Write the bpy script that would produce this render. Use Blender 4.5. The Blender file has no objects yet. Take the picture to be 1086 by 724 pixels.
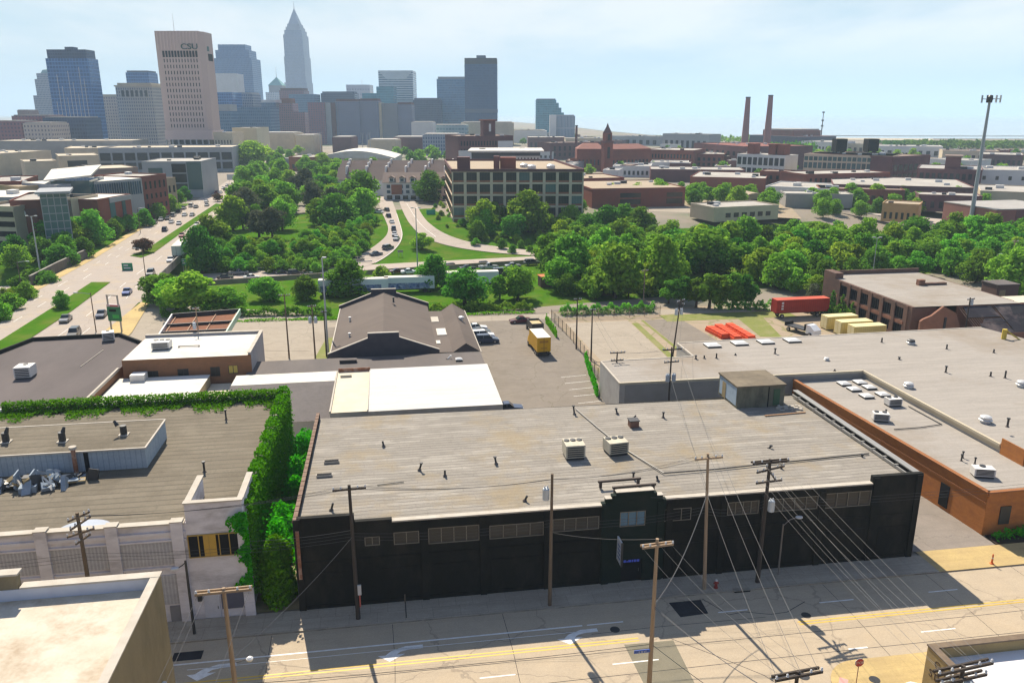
import bpy, math, random
from mathutils import Vector, Matrix
R_ = math.radians
C = bpy.context.scene.collection
SC = bpy.context.scene
rnd = random.Random(7)
# ---------------------------------------------------------------- camera numbers (photo is 1086 x 724)
FPX = 845.0; HC = 42.0; PT = math.atan(242/FPX); SP, CP = math.sin(PT), math.cos(PT)
A0 = (-18.6, 60.7); U = (.9883, .1526); V = (-.1526, .9883); SR = math.atan2(.1526, .9883)
def ray(px, py):
    x = px-543; y = py-362
    return (x, FPX*CP-y*SP, -FPX*SP-y*CP)
def gz(px, py, z=0.0):
    d = ray(px, py); t = (z-HC)/d[2]; return (d[0]*t, d[1]*t)
def L(px, py, z=0.0):
    X, Y = gz(px, py, z); X -= A0[0]; Y -= A0[1]
    return (X*U[0]+Y*U[1], X*V[0]+Y*V[1])
def PY(px, py, Y):
    d = ray(px, py); t = Y/d[1]; return (d[0]*t, Y, HC+d[2]*t)
def S(u, v, z=0.0): return (A0[0]+u*U[0]+v*V[0], A0[1]+u*U[1]+v*V[1], z)
# terrain: a shallow highway cutting
TO = (-66.9, 218.8); TE = (.941, .339); TN = (-.339, .941)
def sm(t): t = min(1, max(0, t)); return t*t*(3-2*t)
def mn(x, y):
    x -= TO[0]; y -= TO[1]; return (x*TE[0]+y*TE[1], x*TN[0]+y*TN[1])
HD = 4.0
def hz(x, y):
    m, n = mn(x, y)
    ne = 32+46*sm((m-5)/40)
    if n < -17 or n > ne: return 0.0
    if n < -4: return -HD*sm((n+17)/13)
    if n <= 23: return -HD
    return -HD*(1-sm((n-23)/(ne-23)))
def gt(px, py, dz=0.0):
    z = 0.0
    for _ in range(25):
        X, Y = gz(px, py, z+dz); z = .5*z+.5*hz(X, Y)
    return (X, Y, hz(X, Y)+dz)
# ---------------------------------------------------------------- mesh builder
class MB:
    def __init__(s): s.v = []; s.f = []; s.m = []
    def add(s, vs, fs, m=0):
        b = len(s.v); s.v += [tuple(p) for p in vs]
        for f in fs: s.f.append(tuple(b+i for i in f)); s.m.append(m)
        return s
    def poly(s, pts, m=0): return s.add(pts, [range(len(pts))], m)
    def box(s, x0, x1, y0, y1, z0, z1, m=0, mt=None):
        p = [(x, y, z) for z in (z0, z1) for y in (y0, y1) for x in (x0, x1)]
        s.add(p, [(0,2,3,1), (0,1,5,4), (1,3,7,5), (3,2,6,7), (2,0,4,6)], m)
        s.f.append(tuple(len(s.v)-8+i for i in (4,5,7,6))); s.m.append(m if mt is None else mt)
        return s
    def prism(s, pts, z0, z1, m=0, mt=None, bottom=False):
        n = len(pts); b = len(s.v)
        s.v += [(p[0], p[1], z0) for p in pts]+[(p[0], p[1], z1) for p in pts]
        for i in range(n):
            j = (i+1) % n; s.f.append((b+i, b+j, b+n+j, b+n+i)); s.m.append(m)
        s.f.append(tuple(b+n+i for i in range(n))); s.m.append(m if mt is None else mt)
        if bottom: s.f.append(tuple(b+n-1-i for i in range(n))); s.m.append(m)
        return s
    def cyl(s, p0, p1, r0, r1=None, n=8, m=0, caps=True):
        r1 = r0 if r1 is None else r1
        a = Vector(p0); c = Vector(p1); d = (c-a)
        q = d.to_track_quat('Z', 'Y'); b = len(s.v)
        for (o, r) in ((a, r0), (c, r1)):
            for i in range(n):
                t = 2*math.pi*i/n; s.v.append(tuple(o+q @ Vector((r*math.cos(t), r*math.sin(t), 0))))
        for i in range(n):
            j = (i+1) % n; s.f.append((b+i, b+j, b+n+j, b+n+i)); s.m.append(m)
        if caps:
            s.f.append(tuple(b+n+i for i in range(n))); s.m.append(m)
            s.f.append(tuple(b+n-1-i for i in range(n))); s.m.append(m)
        return s
    def tube(s, pts, r, n=5, m=0):
        b = len(s.v)
        for k, p in enumerate(pts):
            a = Vector(pts[max(0, k-1)]); c = Vector(pts[min(len(pts)-1, k+1)])
            q = (c-a).to_track_quat('Z', 'Y'); rr = r[k] if isinstance(r, (list, tuple)) else r
            for i in range(n):
                t = 2*math.pi*i/n; s.v.append(tuple(Vector(p)+q @ Vector((rr*math.cos(t), rr*math.sin(t), 0))))
        for k in range(len(pts)-1):
            for i in range(n):
                j = (i+1) % n; o = b+k*n
                s.f.append((o+i, o+j, o+n+j, o+n+i)); s.m.append(m)
        s.f.append(tuple(b+n-1-i for i in range(n))); s.m.append(m)
        o = b+(len(pts)-1)*n; s.f.append(tuple(o+i for i in range(n))); s.m.append(m)
        return s
    def lathe(s, prof, c=(0, 0, 0), n=12, m=0):
        b = len(s.v)
        for (r, z) in prof:
            for i in range(n):
                t = 2*math.pi*i/n; s.v.append((c[0]+r*math.cos(t), c[1]+r*math.sin(t), c[2]+z))
        for k in range(len(prof)-1):
            for i in range(n):
                j = (i+1) % n; o = b+k*n
                s.f.append((o+i, o+j, o+n+j, o+n+i)); s.m.append(m)
        o = b+(len(prof)-1)*n; s.f.append(tuple(o+i for i in range(n))); s.m.append(m)
        return s
    def mesh(s, name, mats, smooth=False):
        me = bpy.data.meshes.new(name); me.from_pydata(s.v, [], s.f)
        for mt in (mats if isinstance(mats, (list, tuple)) else [mats]): me.materials.append(mt)
        me.polygons.foreach_set('material_index', s.m)
        if smooth: me.polygons.foreach_set('use_smooth', [True]*len(s.f))
        me.update(); return me
    def build(s, name, mats, parent=None, loc=(0, 0, 0), rz=0.0, smooth=False):
        return link(name, s.mesh(name, mats, smooth), parent, loc, rz)
def link(name, me, parent=None, loc=(0, 0, 0), rz=0.0):
    o = bpy.data.objects.new(name, me); C.objects.link(o)
    o.location = loc; o.rotation_euler = (0, 0, rz)
    if parent is not None: o.parent = parent
    return o
def tag(o, label=None, cat=None, group=None, kind=None):
    if label: o['label'] = label
    if cat: o['category'] = cat
    if group: o['group'] = group
    if kind: o['kind'] = kind
    return o
def thing(name, label, cat, loc=(0, 0, 0), rz=0.0, group=None):
    o = link(name, None, None, loc, rz); o.empty_display_size = .3
    return tag(o, label, cat, group)
def sthing(name, label, cat, u, v, z=0.0, rz=0.0, group=None):
    return thing(name, label, cat, S(u, v, z), SR+rz, group)
def kids(o): return [c for c in bpy.data.objects if c.parent is o]
def dup(root, loc, rz=None, label=None, group=None, scale=None, tree=None):
    r = root.copy(); C.objects.link(r); r.location = loc
    if rz is not None: r.rotation_euler = (0, 0, rz)
    if scale is not None: r.scale = scale if isinstance(scale, tuple) else (scale,)*3
    if label: r['label'] = label
    if group: r['group'] = group
    elif 'group' in r and label: pass
    for ch, gs in tree:
        c = ch.copy(); C.objects.link(c); c.parent = r
        for g in gs:
            d = g.copy(); C.objects.link(d); d.parent = c
    return r
def tree_of(o): return [(c, kids(c)) for c in kids(o)]
def struct(name, mb, mats, loc=(0, 0, 0), rz=0.0):
    return tag(mb.build(name, mats, None, loc, rz), kind='structure')
# ---------------------------------------------------------------- materials
def lin(c): return tuple(x for x in c)+(1,)
class NT:
    def __init__(s, name):
        s.m = bpy.data.materials.new(name); s.m.use_nodes = True
        s.t = s.m.node_tree; s.b = s.t.nodes['Principled BSDF']; s.out = s.t.nodes['Material Output']
    def n(s, t, **kw):
        x = s.t.nodes.new(t)
        for k, v in kw.items(): setattr(x, k, v)
        return x
    def l(s, a, b): s.t.links.new(a, b)
    def val(s, sock, v):
        if hasattr(v, 'is_linked'): s.l(v, sock)
        else: sock.default_value = v
    def math(s, op, a, b=None, c=None):
        x = s.n('ShaderNodeMath', operation=op); s.val(x.inputs[0], a)
        if b is not None: s.val(x.inputs[1], b)
        if c is not None: s.val(x.inputs[2], c)
        return x.outputs[0]
    def mix(s, f, a, b, bt='MIX'):
        x = s.n('ShaderNodeMix', data_type='RGBA', blend_type=bt)
        s.val(x.inputs[0], f); s.val(x.inputs[6], a); s.val(x.inputs[7], b); return x.outputs[2]
    def ramp(s, f, lo, hi):
        x = s.n('ShaderNodeMapRange'); s.l(f, x.inputs[0]); x.inputs[1].default_value = lo; x.inputs[2].default_value = hi
        return x.outputs[0]
    def pos(s, rot=SR, scale=(1, 1, 1), obj=False):
        g = s.n('ShaderNodeTexCoord').outputs['Object'] if obj else s.n('ShaderNodeNewGeometry').outputs['Position']
        if not obj and rot:
            r = s.n('ShaderNodeVectorRotate', rotation_type='Z_AXIS'); s.l(g, r.inputs[0]); r.inputs['Angle'].default_value = -rot; g = r.outputs[0]
        if scale != (1, 1, 1):
            v = s.n('ShaderNodeVectorMath', operation='MULTIPLY'); s.l(g, v.inputs[0]); v.inputs[1].default_value = scale; g = v.outputs[0]
        return g
    def noise(s, vec, scale, detail=4, rough=.6):
        x = s.n('ShaderNodeTexNoise'); s.l(vec, x.inputs['Vector']); x.inputs['Scale'].default_value = scale
        x.inputs['Detail'].default_value = detail; x.inputs['Roughness'].default_value = rough; return x.outputs[0]
    def bump(s, h, st, dist=.05):
        x = s.n('ShaderNodeBump'); s.l(h, x.inputs['Height']); x.inputs['Strength'].default_value = st; x.inputs['Distance'].default_value = dist
        s.l(x.outputs[0], s.b.inputs['Normal'])
def pm(name, c1, c2=None, sc=1.0, rough=.85, c3=None, sc3=.12, amt3=.5, st=(1, 1, 1), metal=0., bump=0., spec=.12, grit=.0, rot=SR):
    """colour mottled between c1 and c2, with larger stains of c3"""
    k = NT(name); p = k.pos(rot=rot, scale=st)
    c2 = c2 or tuple(x*.8 for x in c1)
    f = k.ramp(k.noise(p, sc, 6, .65), .3, .7)
    col = k.mix(f, lin(c1), lin(c2))
    if c3: col = k.mix(k.math('MULTIPLY', k.ramp(k.noise(p, sc3, 5, .7), .48, .66), amt3), col, lin(c3))
    if grit:
        g = k.ramp(k.noise(k.pos(), 7, 3, .8), .25, .75)
        col = k.mix(grit, col, k.mix(g, lin(tuple(x*.45 for x in c1)), lin(tuple(min(.9, x*1.45) for x in c1))))
    k.l(col, k.b.inputs['Base Color']); k.b.inputs['Roughness'].default_value = rough; k.b.inputs['Metallic'].default_value = metal
    k.b.inputs['Specular IOR Level'].default_value = spec
    if bump: k.bump(k.noise(p, sc*4, 3), bump)
    return k.m
def flat(name, c, rough=.5, metal=0., spec=.5): return pm(name, c, tuple(x*.86 for x in c), 1.7, rough, metal=metal, spec=spec)
def stripm(name, c1, c2, cm, row=.9, width=8., rough=.9, stain=None, staina=.5, rot=SR, mort=.05, stsc=.09):
    """lapped roofing felt: long strips of slightly different tone with dark laps"""
    k = NT(name); p = k.pos(rot)
    b = k.n('ShaderNodeTexBrick'); k.l(p, b.inputs['Vector']); b.inputs['Scale'].default_value = 1
    b.inputs['Color1'].default_value = lin(c1); b.inputs['Color2'].default_value = lin(c2); b.inputs['Mortar'].default_value = lin(cm)
    b.inputs['Mortar Size'].default_value = mort; b.inputs['Mortar Smooth'].default_value = .6; b.inputs['Brick Width'].default_value = width; b.inputs['Row Height'].default_value = row
    b.offset = .37; b.offset_frequency = 3; b.squash = 1.6; b.squash_frequency = 5
    wob = k.noise(p, .35, 3)
    sub = k.n('ShaderNodeVectorMath', operation='ADD'); k.l(p, sub.inputs[0])
    cm2 = k.n('ShaderNodeCombineXYZ'); k.l(k.math('MULTIPLY', k.math('SUBTRACT', wob, .5), .5), cm2.inputs[1]); k.l(cm2.outputs[0], sub.inputs[1])
    k.l(sub.outputs[0], b.inputs['Vector'])
    st = k.n('ShaderNodeVectorMath', operation='MULTIPLY'); k.l(p, st.inputs[0]); st.inputs[1].default_value = (.12, 1.3, 1)
    col = k.mix(.5, b.outputs[0], k.mix(k.ramp(k.noise(st.outputs[0], 1.2, 5, .7), .35, .65), lin(c1), lin(tuple(x*.72 for x in c2))))
    g = k.ramp(k.noise(p, 5, 3, .8), .25, .75)
    col = k.mix(.16, col, k.mix(g, lin(tuple(x*.3 for x in c1)), lin(tuple(min(.9, x*1.6) for x in c1))))
    if stain: col = k.mix(k.math('MULTIPLY', k.ramp(k.noise(p, stsc, 6, .7), .5, .66), staina), col, lin(stain))
    k.l(col, k.b.inputs['Base Color']); k.b.inputs['Roughness'].default_value = rough; k.b.inputs['Specular IOR Level'].default_value = .08
    return k.m
def feltm(name, base, light, dark, row=.85, stain=(.27, .21, .13), staina=.6, la=.6, grime=.5):
    """old lapped felt: rows of uneven tone, broken dark laps, brighter repaired strips, stains"""
    k = NT(name); p = k.pos(); s = k.n('ShaderNodeSeparateXYZ'); k.l(p, s.inputs[0])
    wv = k.math('MULTIPLY', k.math('SUBTRACT', k.noise(p, .3, 3), .5), .35)
    y = k.math('DIVIDE', k.math('ADD', s.outputs[1], wv), row); r = k.math('FLOOR', y); f = k.math('FRACT', y)
    def rown(sx, sr, off, det=2):
        c = k.n('ShaderNodeCombineXYZ'); k.l(k.math('MULTIPLY', s.outputs[0], sx), c.inputs[0]); k.l(k.math('MULTIPLY_ADD', r, sr, off), c.inputs[1]); return k.noise(c.outputs[0], 1., det, .55)
    col = k.mix(k.ramp(rown(.10, 1.37, 3.), .3, .7), lin(base), lin(tuple(x*.74 for x in base)))
    col = k.mix(k.math('MULTIPLY', k.ramp(rown(.13, 2.71, 40.), .55, .6), la), col, lin(light))
    lap = k.math('MULTIPLY', k.math('LESS_THAN', f, .24), k.ramp(rown(.22, 3.3, 80., 3), .30, .52))
    col = k.mix(k.math('MULTIPLY', lap, .75), col, lin(dark))
    bt = k.math('LESS_THAN', k.math('FRACT', k.math('MULTIPLY_ADD', s.outputs[0], .115, k.math('MULTIPLY', r, .37))), .012)
    col = k.mix(k.math('MULTIPLY', bt, .25), col, lin(dark))
    col = k.mix(k.math('MULTIPLY', k.ramp(k.noise(p, .13, 6, .7), .5, .66), staina), col, lin(stain))
    col = k.mix(k.math('MULTIPLY', k.ramp(k.noise(p, .55, 6, .75), .52, .72), grime), col, lin(tuple(x*1.2 for x in dark)))
    g = k.ramp(k.noise(p, 5, 3, .8), .25, .75)
    col = k.mix(.16, col, k.mix(g, lin(tuple(x*.3 for x in base)), lin(tuple(min(.9, x*1.6) for x in base))))
    k.l(col, k.b.inputs['Base Color']); k.b.inputs['Roughness'].default_value = .95; k.b.inputs['Specular IOR Level'].default_value = .06
    return k.m
def facade(name, wall, glass, bay=3., floor=3.6, ww=.6, wh=.55, grough=.18, wall2=None, off=(0., 0.), vary=.5, spec=.35):
    """a far tower's glazing grid, in the object's own coordinates"""
    k = NT(name); tc = k.n('ShaderNodeTexCoord')
    sx = k.n('ShaderNodeSeparateXYZ'); k.l(tc.outputs['Object'], sx.inputs[0])
    sn = k.n('ShaderNodeSeparateXYZ'); k.l(tc.outputs['Normal'], sn.inputs[0])
    side = k.math('GREATER_THAN', k.math('ABSOLUTE', sn.outputs[0]), .6)
    top = k.math('GREATER_THAN', sn.outputs[2], .5)
    h = k.n('ShaderNodeMix', data_type='FLOAT'); k.l(side, h.inputs[0]); k.l(sx.outputs[0], h.inputs[2]); k.l(sx.outputs[1], h.inputs[3])
    hu = k.math('DIVIDE', k.math('ADD', h.outputs[0], off[0]), bay); zu = k.math('DIVIDE', k.math('ADD', sx.outputs[2], off[1]), floor)
    fx = k.math('FRACT', hu); fz = k.math('FRACT', zu)
    def inside(f, w): return k.math('LESS_THAN', k.math('ABSOLUTE', k.math('SUBTRACT', f, .5)), w/2)
    mk = k.math('MULTIPLY', inside(fx, ww), inside(fz, wh)) if ww < 1 else inside(fz, wh)
    mk = k.math('MULTIPLY', mk, k.math('SUBTRACT', 1., top))
    cv = k.n('ShaderNodeCombineXYZ'); k.l(k.math('FLOOR', hu), cv.inputs[0]); k.l(k.math('FLOOR', zu), cv.inputs[1]); k.l(side, cv.inputs[2])
    wn = k.n('ShaderNodeTexWhiteNoise'); k.l(cv.outputs[0], wn.inputs[0])
    gl = k.mix(k.math('MULTIPLY', wn.outputs[0], vary), lin(glass), lin(tuple(min(1, x*1.9+.02) for x in glass)))
    wl = k.mix(k.ramp(k.noise(k.pos(), .03, 4), .3, .7), lin(wall), lin(wall2 or tuple(x*.85 for x in wall)))
    k.l(k.mix(mk, wl, gl), k.b.inputs['Base Color'])
    rg = k.n('ShaderNodeMix', data_type='FLOAT'); k.l(mk, rg.inputs[0]); rg.inputs[2].default_value = .8; rg.inputs[3].default_value = grough
    k.l(rg.outputs[0], k.b.inputs['Roughness']); k.b.inputs['Specular IOR Level'].default_value = spec
    return k.m
def leafm(name, c1, c2, trans=.3, gloss=.0):
    k = NT(name); gi = k.n('ShaderNodeNewGeometry'); oi = k.n('ShaderNodeObjectInfo')
    col = k.mix(gi.outputs['Random Per Island'], lin(c1), lin(c2))
    hs = k.n('ShaderNodeHueSaturation'); k.l(col, hs.inputs['Color'])
    k.l(k.math('MULTIPLY_ADD', oi.outputs['Random'], .06, .468), hs.inputs['Hue'])
    k.l(k.math('MULTIPLY_ADD', k.math('FRACT', k.math('MULTIPLY', oi.outputs['Random'], 7.3)), .62, .72), hs.inputs['Value'])
    d = k.n('ShaderNodeBsdfDiffuse'); t = k.n('ShaderNodeBsdfTranslucent'); x = k.n('ShaderNodeMixShader')
    k.l(hs.outputs[0], d.inputs[0]); k.l(hs.outputs[0], t.inputs[0]); x.inputs[0].default_value = trans
    k.l(d.outputs[0], x.inputs[1]); k.l(t.outputs[0], x.inputs[2]); k.l(x.outputs[0], k.out.inputs[0])
    k.t.nodes.remove(k.b)
    return k.m
def glassm(name, c, rough=.12): 
    k = NT(name); k.b.inputs['Base Color'].default_value = lin(c); k.b.inputs['Roughness'].default_value = rough; k.b.inputs['Specular IOR Level'].default_value = .35
    oi = k.n('ShaderNodeObjectInfo')
    k.l(k.mix(oi.outputs['Random'], lin(tuple(x*.7 for x in c)), lin(tuple(x*1.3 for x in c))), k.b.inputs['Base Color'])
    return k.m
def emit(name, c, s):
    k = NT(name); k.b.inputs['Base Color'].default_value = lin(c); k.b.inputs['Emission Color'].default_value = lin(c); k.b.inputs['Emission Strength'].default_value = s; return k.m
# ---------------------------------------------------------------- camera, sun, sky, air
cam = bpy.data.cameras.new('camera'); cam.lens = 36*FPX/1086; cam.sensor_width = 36; cam.clip_start = .5; cam.clip_end = 60000
co = bpy.data.objects.new('camera', cam); C.objects.link(co); co.location = (0, 0, HC); co.rotation_euler = (math.pi/2-PT, 0, 0)
SC.camera = co
SUN = Vector((2.8, -7.7, -8.9)).normalized()
sl = bpy.data.lights.new('sun', 'SUN'); sl.energy = 5.0; sl.angle = R_(.5); sl.color = (1, .90, .75)
so = bpy.data.objects.new('sun', sl); C.objects.link(so); so.rotation_euler = SUN.to_track_quat('-Z', 'Y').to_euler(); so.location = (0, 0, 500)
w = bpy.data.worlds.new('World'); SC.world = w; w.use_nodes = True
nt = w.node_tree; nn = nt.nodes; bg = nn['Background']
sky = nn.new('ShaderNodeTexSky'); sky.sky_type = 'NISHITA'; sky.sun_disc = False
sky.sun_elevation = math.asin(-SUN.z); sky.sun_rotation = math.atan2(-SUN.x, -SUN.y); sky.air_density = 1.0; sky.dust_density = 1.6; sky.ozone_density = 1.5
tc = nn.new('ShaderNodeTexCoord')
sep = nn.new('ShaderNodeSeparateXYZ'); nt.links.new(tc.outputs['Generated'], sep.inputs[0])
def wm(op, a, b):
    x = nn.new('ShaderNodeMath'); x.operation = op
    for i, q in enumerate((a, b)):
        if hasattr(q, 'is_linked'): nt.links.new(q, x.inputs[i])
        else: x.inputs[i].default_value = q
    return x.outputs[0]
den = wm('MAXIMUM', wm('ADD', sep.outputs[2], .12), .04)
cx = nn.new('ShaderNodeCombineXYZ')
nt.links.new(wm('DIVIDE', sep.outputs[0], den), cx.inputs[0]); nt.links.new(wm('DIVIDE', sep.outputs[1], den), cx.inputs[1])
def wnoise(sc, det, off):
    mp = nn.new('ShaderNodeMapping'); nt.links.new(cx.outputs[0], mp.inputs[0]); mp.inputs['Location'].default_value = off; mp.inputs['Scale'].default_value = (1, .55, 1)
    x = nn.new('ShaderNodeTexNoise'); nt.links.new(mp.outputs[0], x.inputs['Vector']); x.inputs['Scale'].default_value = sc; x.inputs['Detail'].default_value = det; x.inputs['Roughness'].default_value = .55
    return x.outputs[0]
def wr(s, a, b, c=0., d=1.):
    x = nn.new('ShaderNodeMapRange'); x.interpolation_type = 'SMOOTHSTEP'; nt.links.new(s, x.inputs[0]); x.inputs[1].default_value = a; x.inputs[2].default_value = b; x.inputs[3].default_value = c; x.inputs[4].default_value = d
    return x.outputs[0]
cl = wr(wnoise(.6, 8, (3.1, .9, 0)), .34, .56)
hi = wr(sep.outputs[2], .02, .09)
mask = wm('MULTIPLY', wm('MULTIPLY', cl, hi), .92)
def wmix(f, a, b, bt='MIX'):
    x = nn.new('ShaderNodeMix'); x.data_type = 'RGBA'; x.blend_type = bt
    for i, q in ((0, f), (6, a), (7, b)):
        if hasattr(q, 'is_linked'): nt.links.new(q, x.inputs[i])
        else: x.inputs[i].default_value = q
    return x.outputs[2]
SKYS = .055
skc = wmix(1.0, sky.outputs[0], (SKYS*.85, SKYS, SKYS*1.08, 1), 'MULTIPLY')
CLOUD = (.545, .56, .56, 1)
veil = wmix(.85, skc, (.315, .42, .485, 1))
front = wmix(mask, veil, CLOUD)
back = wmix(.62, skc, (.165, .22, .37, 1))      # unseen sky overhead and behind the camera, made deep blue to tint the shade
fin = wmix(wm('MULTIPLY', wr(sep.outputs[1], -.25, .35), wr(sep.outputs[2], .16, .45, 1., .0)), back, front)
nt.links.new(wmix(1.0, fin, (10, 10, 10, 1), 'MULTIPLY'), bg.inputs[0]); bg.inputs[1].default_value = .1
# air
hb = MB(); hb.box(-16000, 16000, -1500, 24000, -9, 420)
hb.f = [tuple(f) for f in hb.f]
hm = bpy.data.materials.new('haze_air'); hm.use_nodes = True; ht = hm.node_tree
ht.nodes.remove(ht.nodes['Principled BSDF'])
pv = ht.nodes.new('ShaderNodeVolumePrincipled'); pv.inputs['Density'].default_value = HAZE = 1.4e-4; pv.inputs['Color'].default_value = (.62, .82, 1.0, 1); pv.inputs['Anisotropy'].default_value = .0
ht.links.new(pv.outputs[0], ht.nodes['Material Output'].inputs['Volume'])
hm.cycles.homogeneous_volume = True if hasattr(hm, 'cycles') and hasattr(hm.cycles, 'homogeneous_volume') else None
hz_o = tag(hb.build('haze', hm), kind='stuff')
# render
SC.view_settings.view_transform = 'Standard'; SC.view_settings.look = 'None'; SC.view_settings.exposure = .84; SC.view_settings.gamma = 1; SC.view_settings.use_curve_mapping = False
SC.render.engine = 'CYCLES'; cy = SC.cycles
cy.max_bounces = 6; cy.diffuse_bounces = 3; cy.glossy_bounces = 2; cy.transmission_bounces = 3; cy.volume_bounces = 1; cy.transparent_max_bounces = 8
cy.caustics_reflective = False; cy.caustics_refractive = False; cy.use_denoising = True; cy.denoiser = 'OPENIMAGEDENOISE'
cy.sample_clamp_indirect = 6; cy.use_adaptive_sampling = True; cy.adaptive_threshold = .02; cy.filter_width = 1.4
SC.render.use_persistent_data = False
# ---------------------------------------------------------------- ground
def roadm(name, c1, c2, tar, cell=5., amt=.6, stain=None, wid=.012, band=0.):
    k = NT(name); p = k.pos()
    col = k.mix(k.ramp(k.noise(p, .5, 6, .7), .3, .7), lin(c1), lin(c2))
    st = k.n('ShaderNodeVectorMath', operation='MULTIPLY'); k.l(p, st.inputs[0]); st.inputs[1].default_value = (.06, 1.2, 1)
    col = k.mix(k.math('MULTIPLY', k.ramp(k.noise(st.outputs[0], 1., 4, .6), .5, .75), .35), col, lin(tuple(x*.55 for x in c1)))
    if stain: col = k.mix(k.math('MULTIPLY', k.ramp(k.noise(p, .16, 6, .7), .5, .68), .6), col, lin(stain))
    dv = k.n('ShaderNodeVectorMath', operation='ADD'); k.l(p, dv.inputs[0])
    nz = k.n('ShaderNodeTexNoise'); k.l(p, nz.inputs['Vector']); nz.inputs['Scale'].default_value = .45; nz.inputs['Detail'].default_value = 5
    sb = k.n('ShaderNodeVectorMath', operation='SCALE'); k.l(nz.outputs[1], sb.inputs[0]); sb.inputs['Scale'].default_value = 2.6
    k.l(sb.outputs[0], dv.inputs[1])
    vo = k.n('ShaderNodeTexVoronoi', feature='DISTANCE_TO_EDGE'); k.l(dv.outputs[0], vo.inputs['Vector']); vo.inputs['Scale'].default_value = 1/cell
    cr = k.math('LESS_THAN', vo.outputs['Distance'], wid)
    col = k.mix(k.math('MULTIPLY', cr, amt), col, lin(tar))
    g = k.ramp(k.noise(k.pos(), 6, 3, .8), .25, .75)
    col = k.mix(.18, col, k.mix(g, lin(tuple(x*.4 for x in c1)), lin(tuple(min(.9, x*1.5) for x in c1))))
    k.l(col, k.b.inputs['Base Color']); k.b.inputs['Roughness'].default_value = .9; k.b.inputs['Specular IOR Level'].default_value = .06
    return k.m
m_grass = pm('grass', (.042, .118, .008), (.075, .165, .012), .25, c3=(.17, .16, .045), sc3=.10, amt3=.75, grit=.35, spec=0.)
m_urban = pm('city_ground', (.25, .21, .165), (.19, .165, .135), .03, c3=(.05, .10, .03), sc3=.012, amt3=.9, grit=.2)
gm = sorted(set([-26000, -9000, -3000, -1000, -420] + list(range(-300, 301, 6)) + [420, 1000, 3000, 9000, 26000]))
gn = sorted(set([-1200, -400, -140, -100, -66] + list(range(-20, 102, 2)) + [130, 190, 260, 500, 1500, 5000, 12000, 26000]))
g = MB()
for n_ in gn:
    for m_ in gm:
        x = TO[0]+m_*TE[0]+n_*TN[0]; y = TO[1]+m_*TE[1]+n_*TN[1]; g.v.append((x, y, hz(x, y)))
NM = len(gm)
for j in range(len(gn)-1):
    for i in range(NM-1):
        g.f.append((j*NM+i, j*NM+i+1, (j+1)*NM+i+1, (j+1)*NM+i))
        mc, nc = (gm[i]+gm[i+1])/2, (gn[j]+gn[j+1])/2
        g.m.append(0 if (-66 < nc < (95 if mc < 60 else 48) and -300 < mc < 230) or (nc < 190 and nc > 0 and -110 < mc < 12) or (0 < nc < 150 and 0 < mc < 78) or (0 < nc < 80 and 0 < mc < 135) else 1)
struct('ground', g, [m_grass, m_urban])
def sheet(name, pts, z, mat, uv=True):
    return struct(name, MB().poly([(S(p[0], p[1], z) if uv else (p[0], p[1], z)) for p in pts]), mat)
def strip_mesh(left, right, dz=.15, sub=8, across=4, w=None):
    mb = MB(); rows = []
    def lp(a, b, t): return (a[0]+(b[0]-a[0])*t, a[1]+(b[1]-a[1])*t)
    for i in range(len(left)-1):
        for k in range(sub + (1 if i == len(left)-2 else 0)):
            t = k/sub; rows.append((lp(left[i], left[i+1], t), lp(right[i], right[i+1], t)))
    for a, b in rows:
        for k in range(across+1):
            q = lp(a, b, k/across); mb.v.append((q[0], q[1], (hz(*q) if dz < .5 or True else 0)+dz))
    n = across+1
    for j in range(len(rows)-1):
        for i in range(across):
            mb.f.append((j*n+i, j*n+i+1, (j+1)*n+i+1, (j+1)*n+i)); mb.m.append(0)
    return mb
def smooth(pts, it=2):
    for _ in range(it):
        q = [pts[0]]
        for a, b in zip(pts, pts[1:]):
            q += [(a[0]*.75+b[0]*.25, a[1]*.75+b[1]*.25), (a[0]*.25+b[0]*.75, a[1]*.25+b[1]*.75)]
        pts = q+[pts[-1]]
    return pts
m_road = roadm('tan_concrete', (.42, .345, .25), (.35, .29, .215), (.12, .10, .085), 11., .4, (.41, .325, .22), .006)
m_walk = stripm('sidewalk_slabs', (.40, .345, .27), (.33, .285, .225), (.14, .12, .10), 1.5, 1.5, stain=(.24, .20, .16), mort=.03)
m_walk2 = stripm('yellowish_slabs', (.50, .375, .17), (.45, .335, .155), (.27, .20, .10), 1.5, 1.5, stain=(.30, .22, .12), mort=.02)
m_curb = pm('kerb_stone', (.33, .29, .23), (.22, .19, .15), 1.2, c3=(.08, .07, .06), sc3=.3)
m_alley = roadm('grey_asphalt', (.25, .215, .185), (.20, .175, .15), (.09, .08, .07), 7., .4, (.17, .15, .13), .007)
m_lot = roadm('lot_asphalt', (.225, .195, .16), (.18, .155, .13), (.11, .10, .07), 8., .5, (.145, .125, .10), .009)
m_lotc = roadm('lot_concrete', (.34, .295, .235), (.285, .245, .195), (.13, .115, .09), 10., .4, (.225, .195, .155), .008)
m_dirt = roadm('gravel', (.34, .27, .195), (.275, .22, .155), (.15, .16, .05), 12., .65, (.23, .185, .13), .016)
m_yel = flat('yellow_paint', (.62, .40, .04), .6); m_wht = pm('white_paint', (.78, .77, .74), (.58, .56, .52), 1.5, .6)
m_patch = pm('fresh_tar', (.025, .024, .028), (.04, .04, .045), 1.)
m_patch2 = pm('grey_patch', (.20, .18, .13), (.17, .155, .115), .6, c3=(.12, .11, .08), sc3=.4, grit=.2)
sheet('road', [(-220, -70), (260, -70), (260, -3.0), (-220, -3.0)], .008, m_road)
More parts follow.
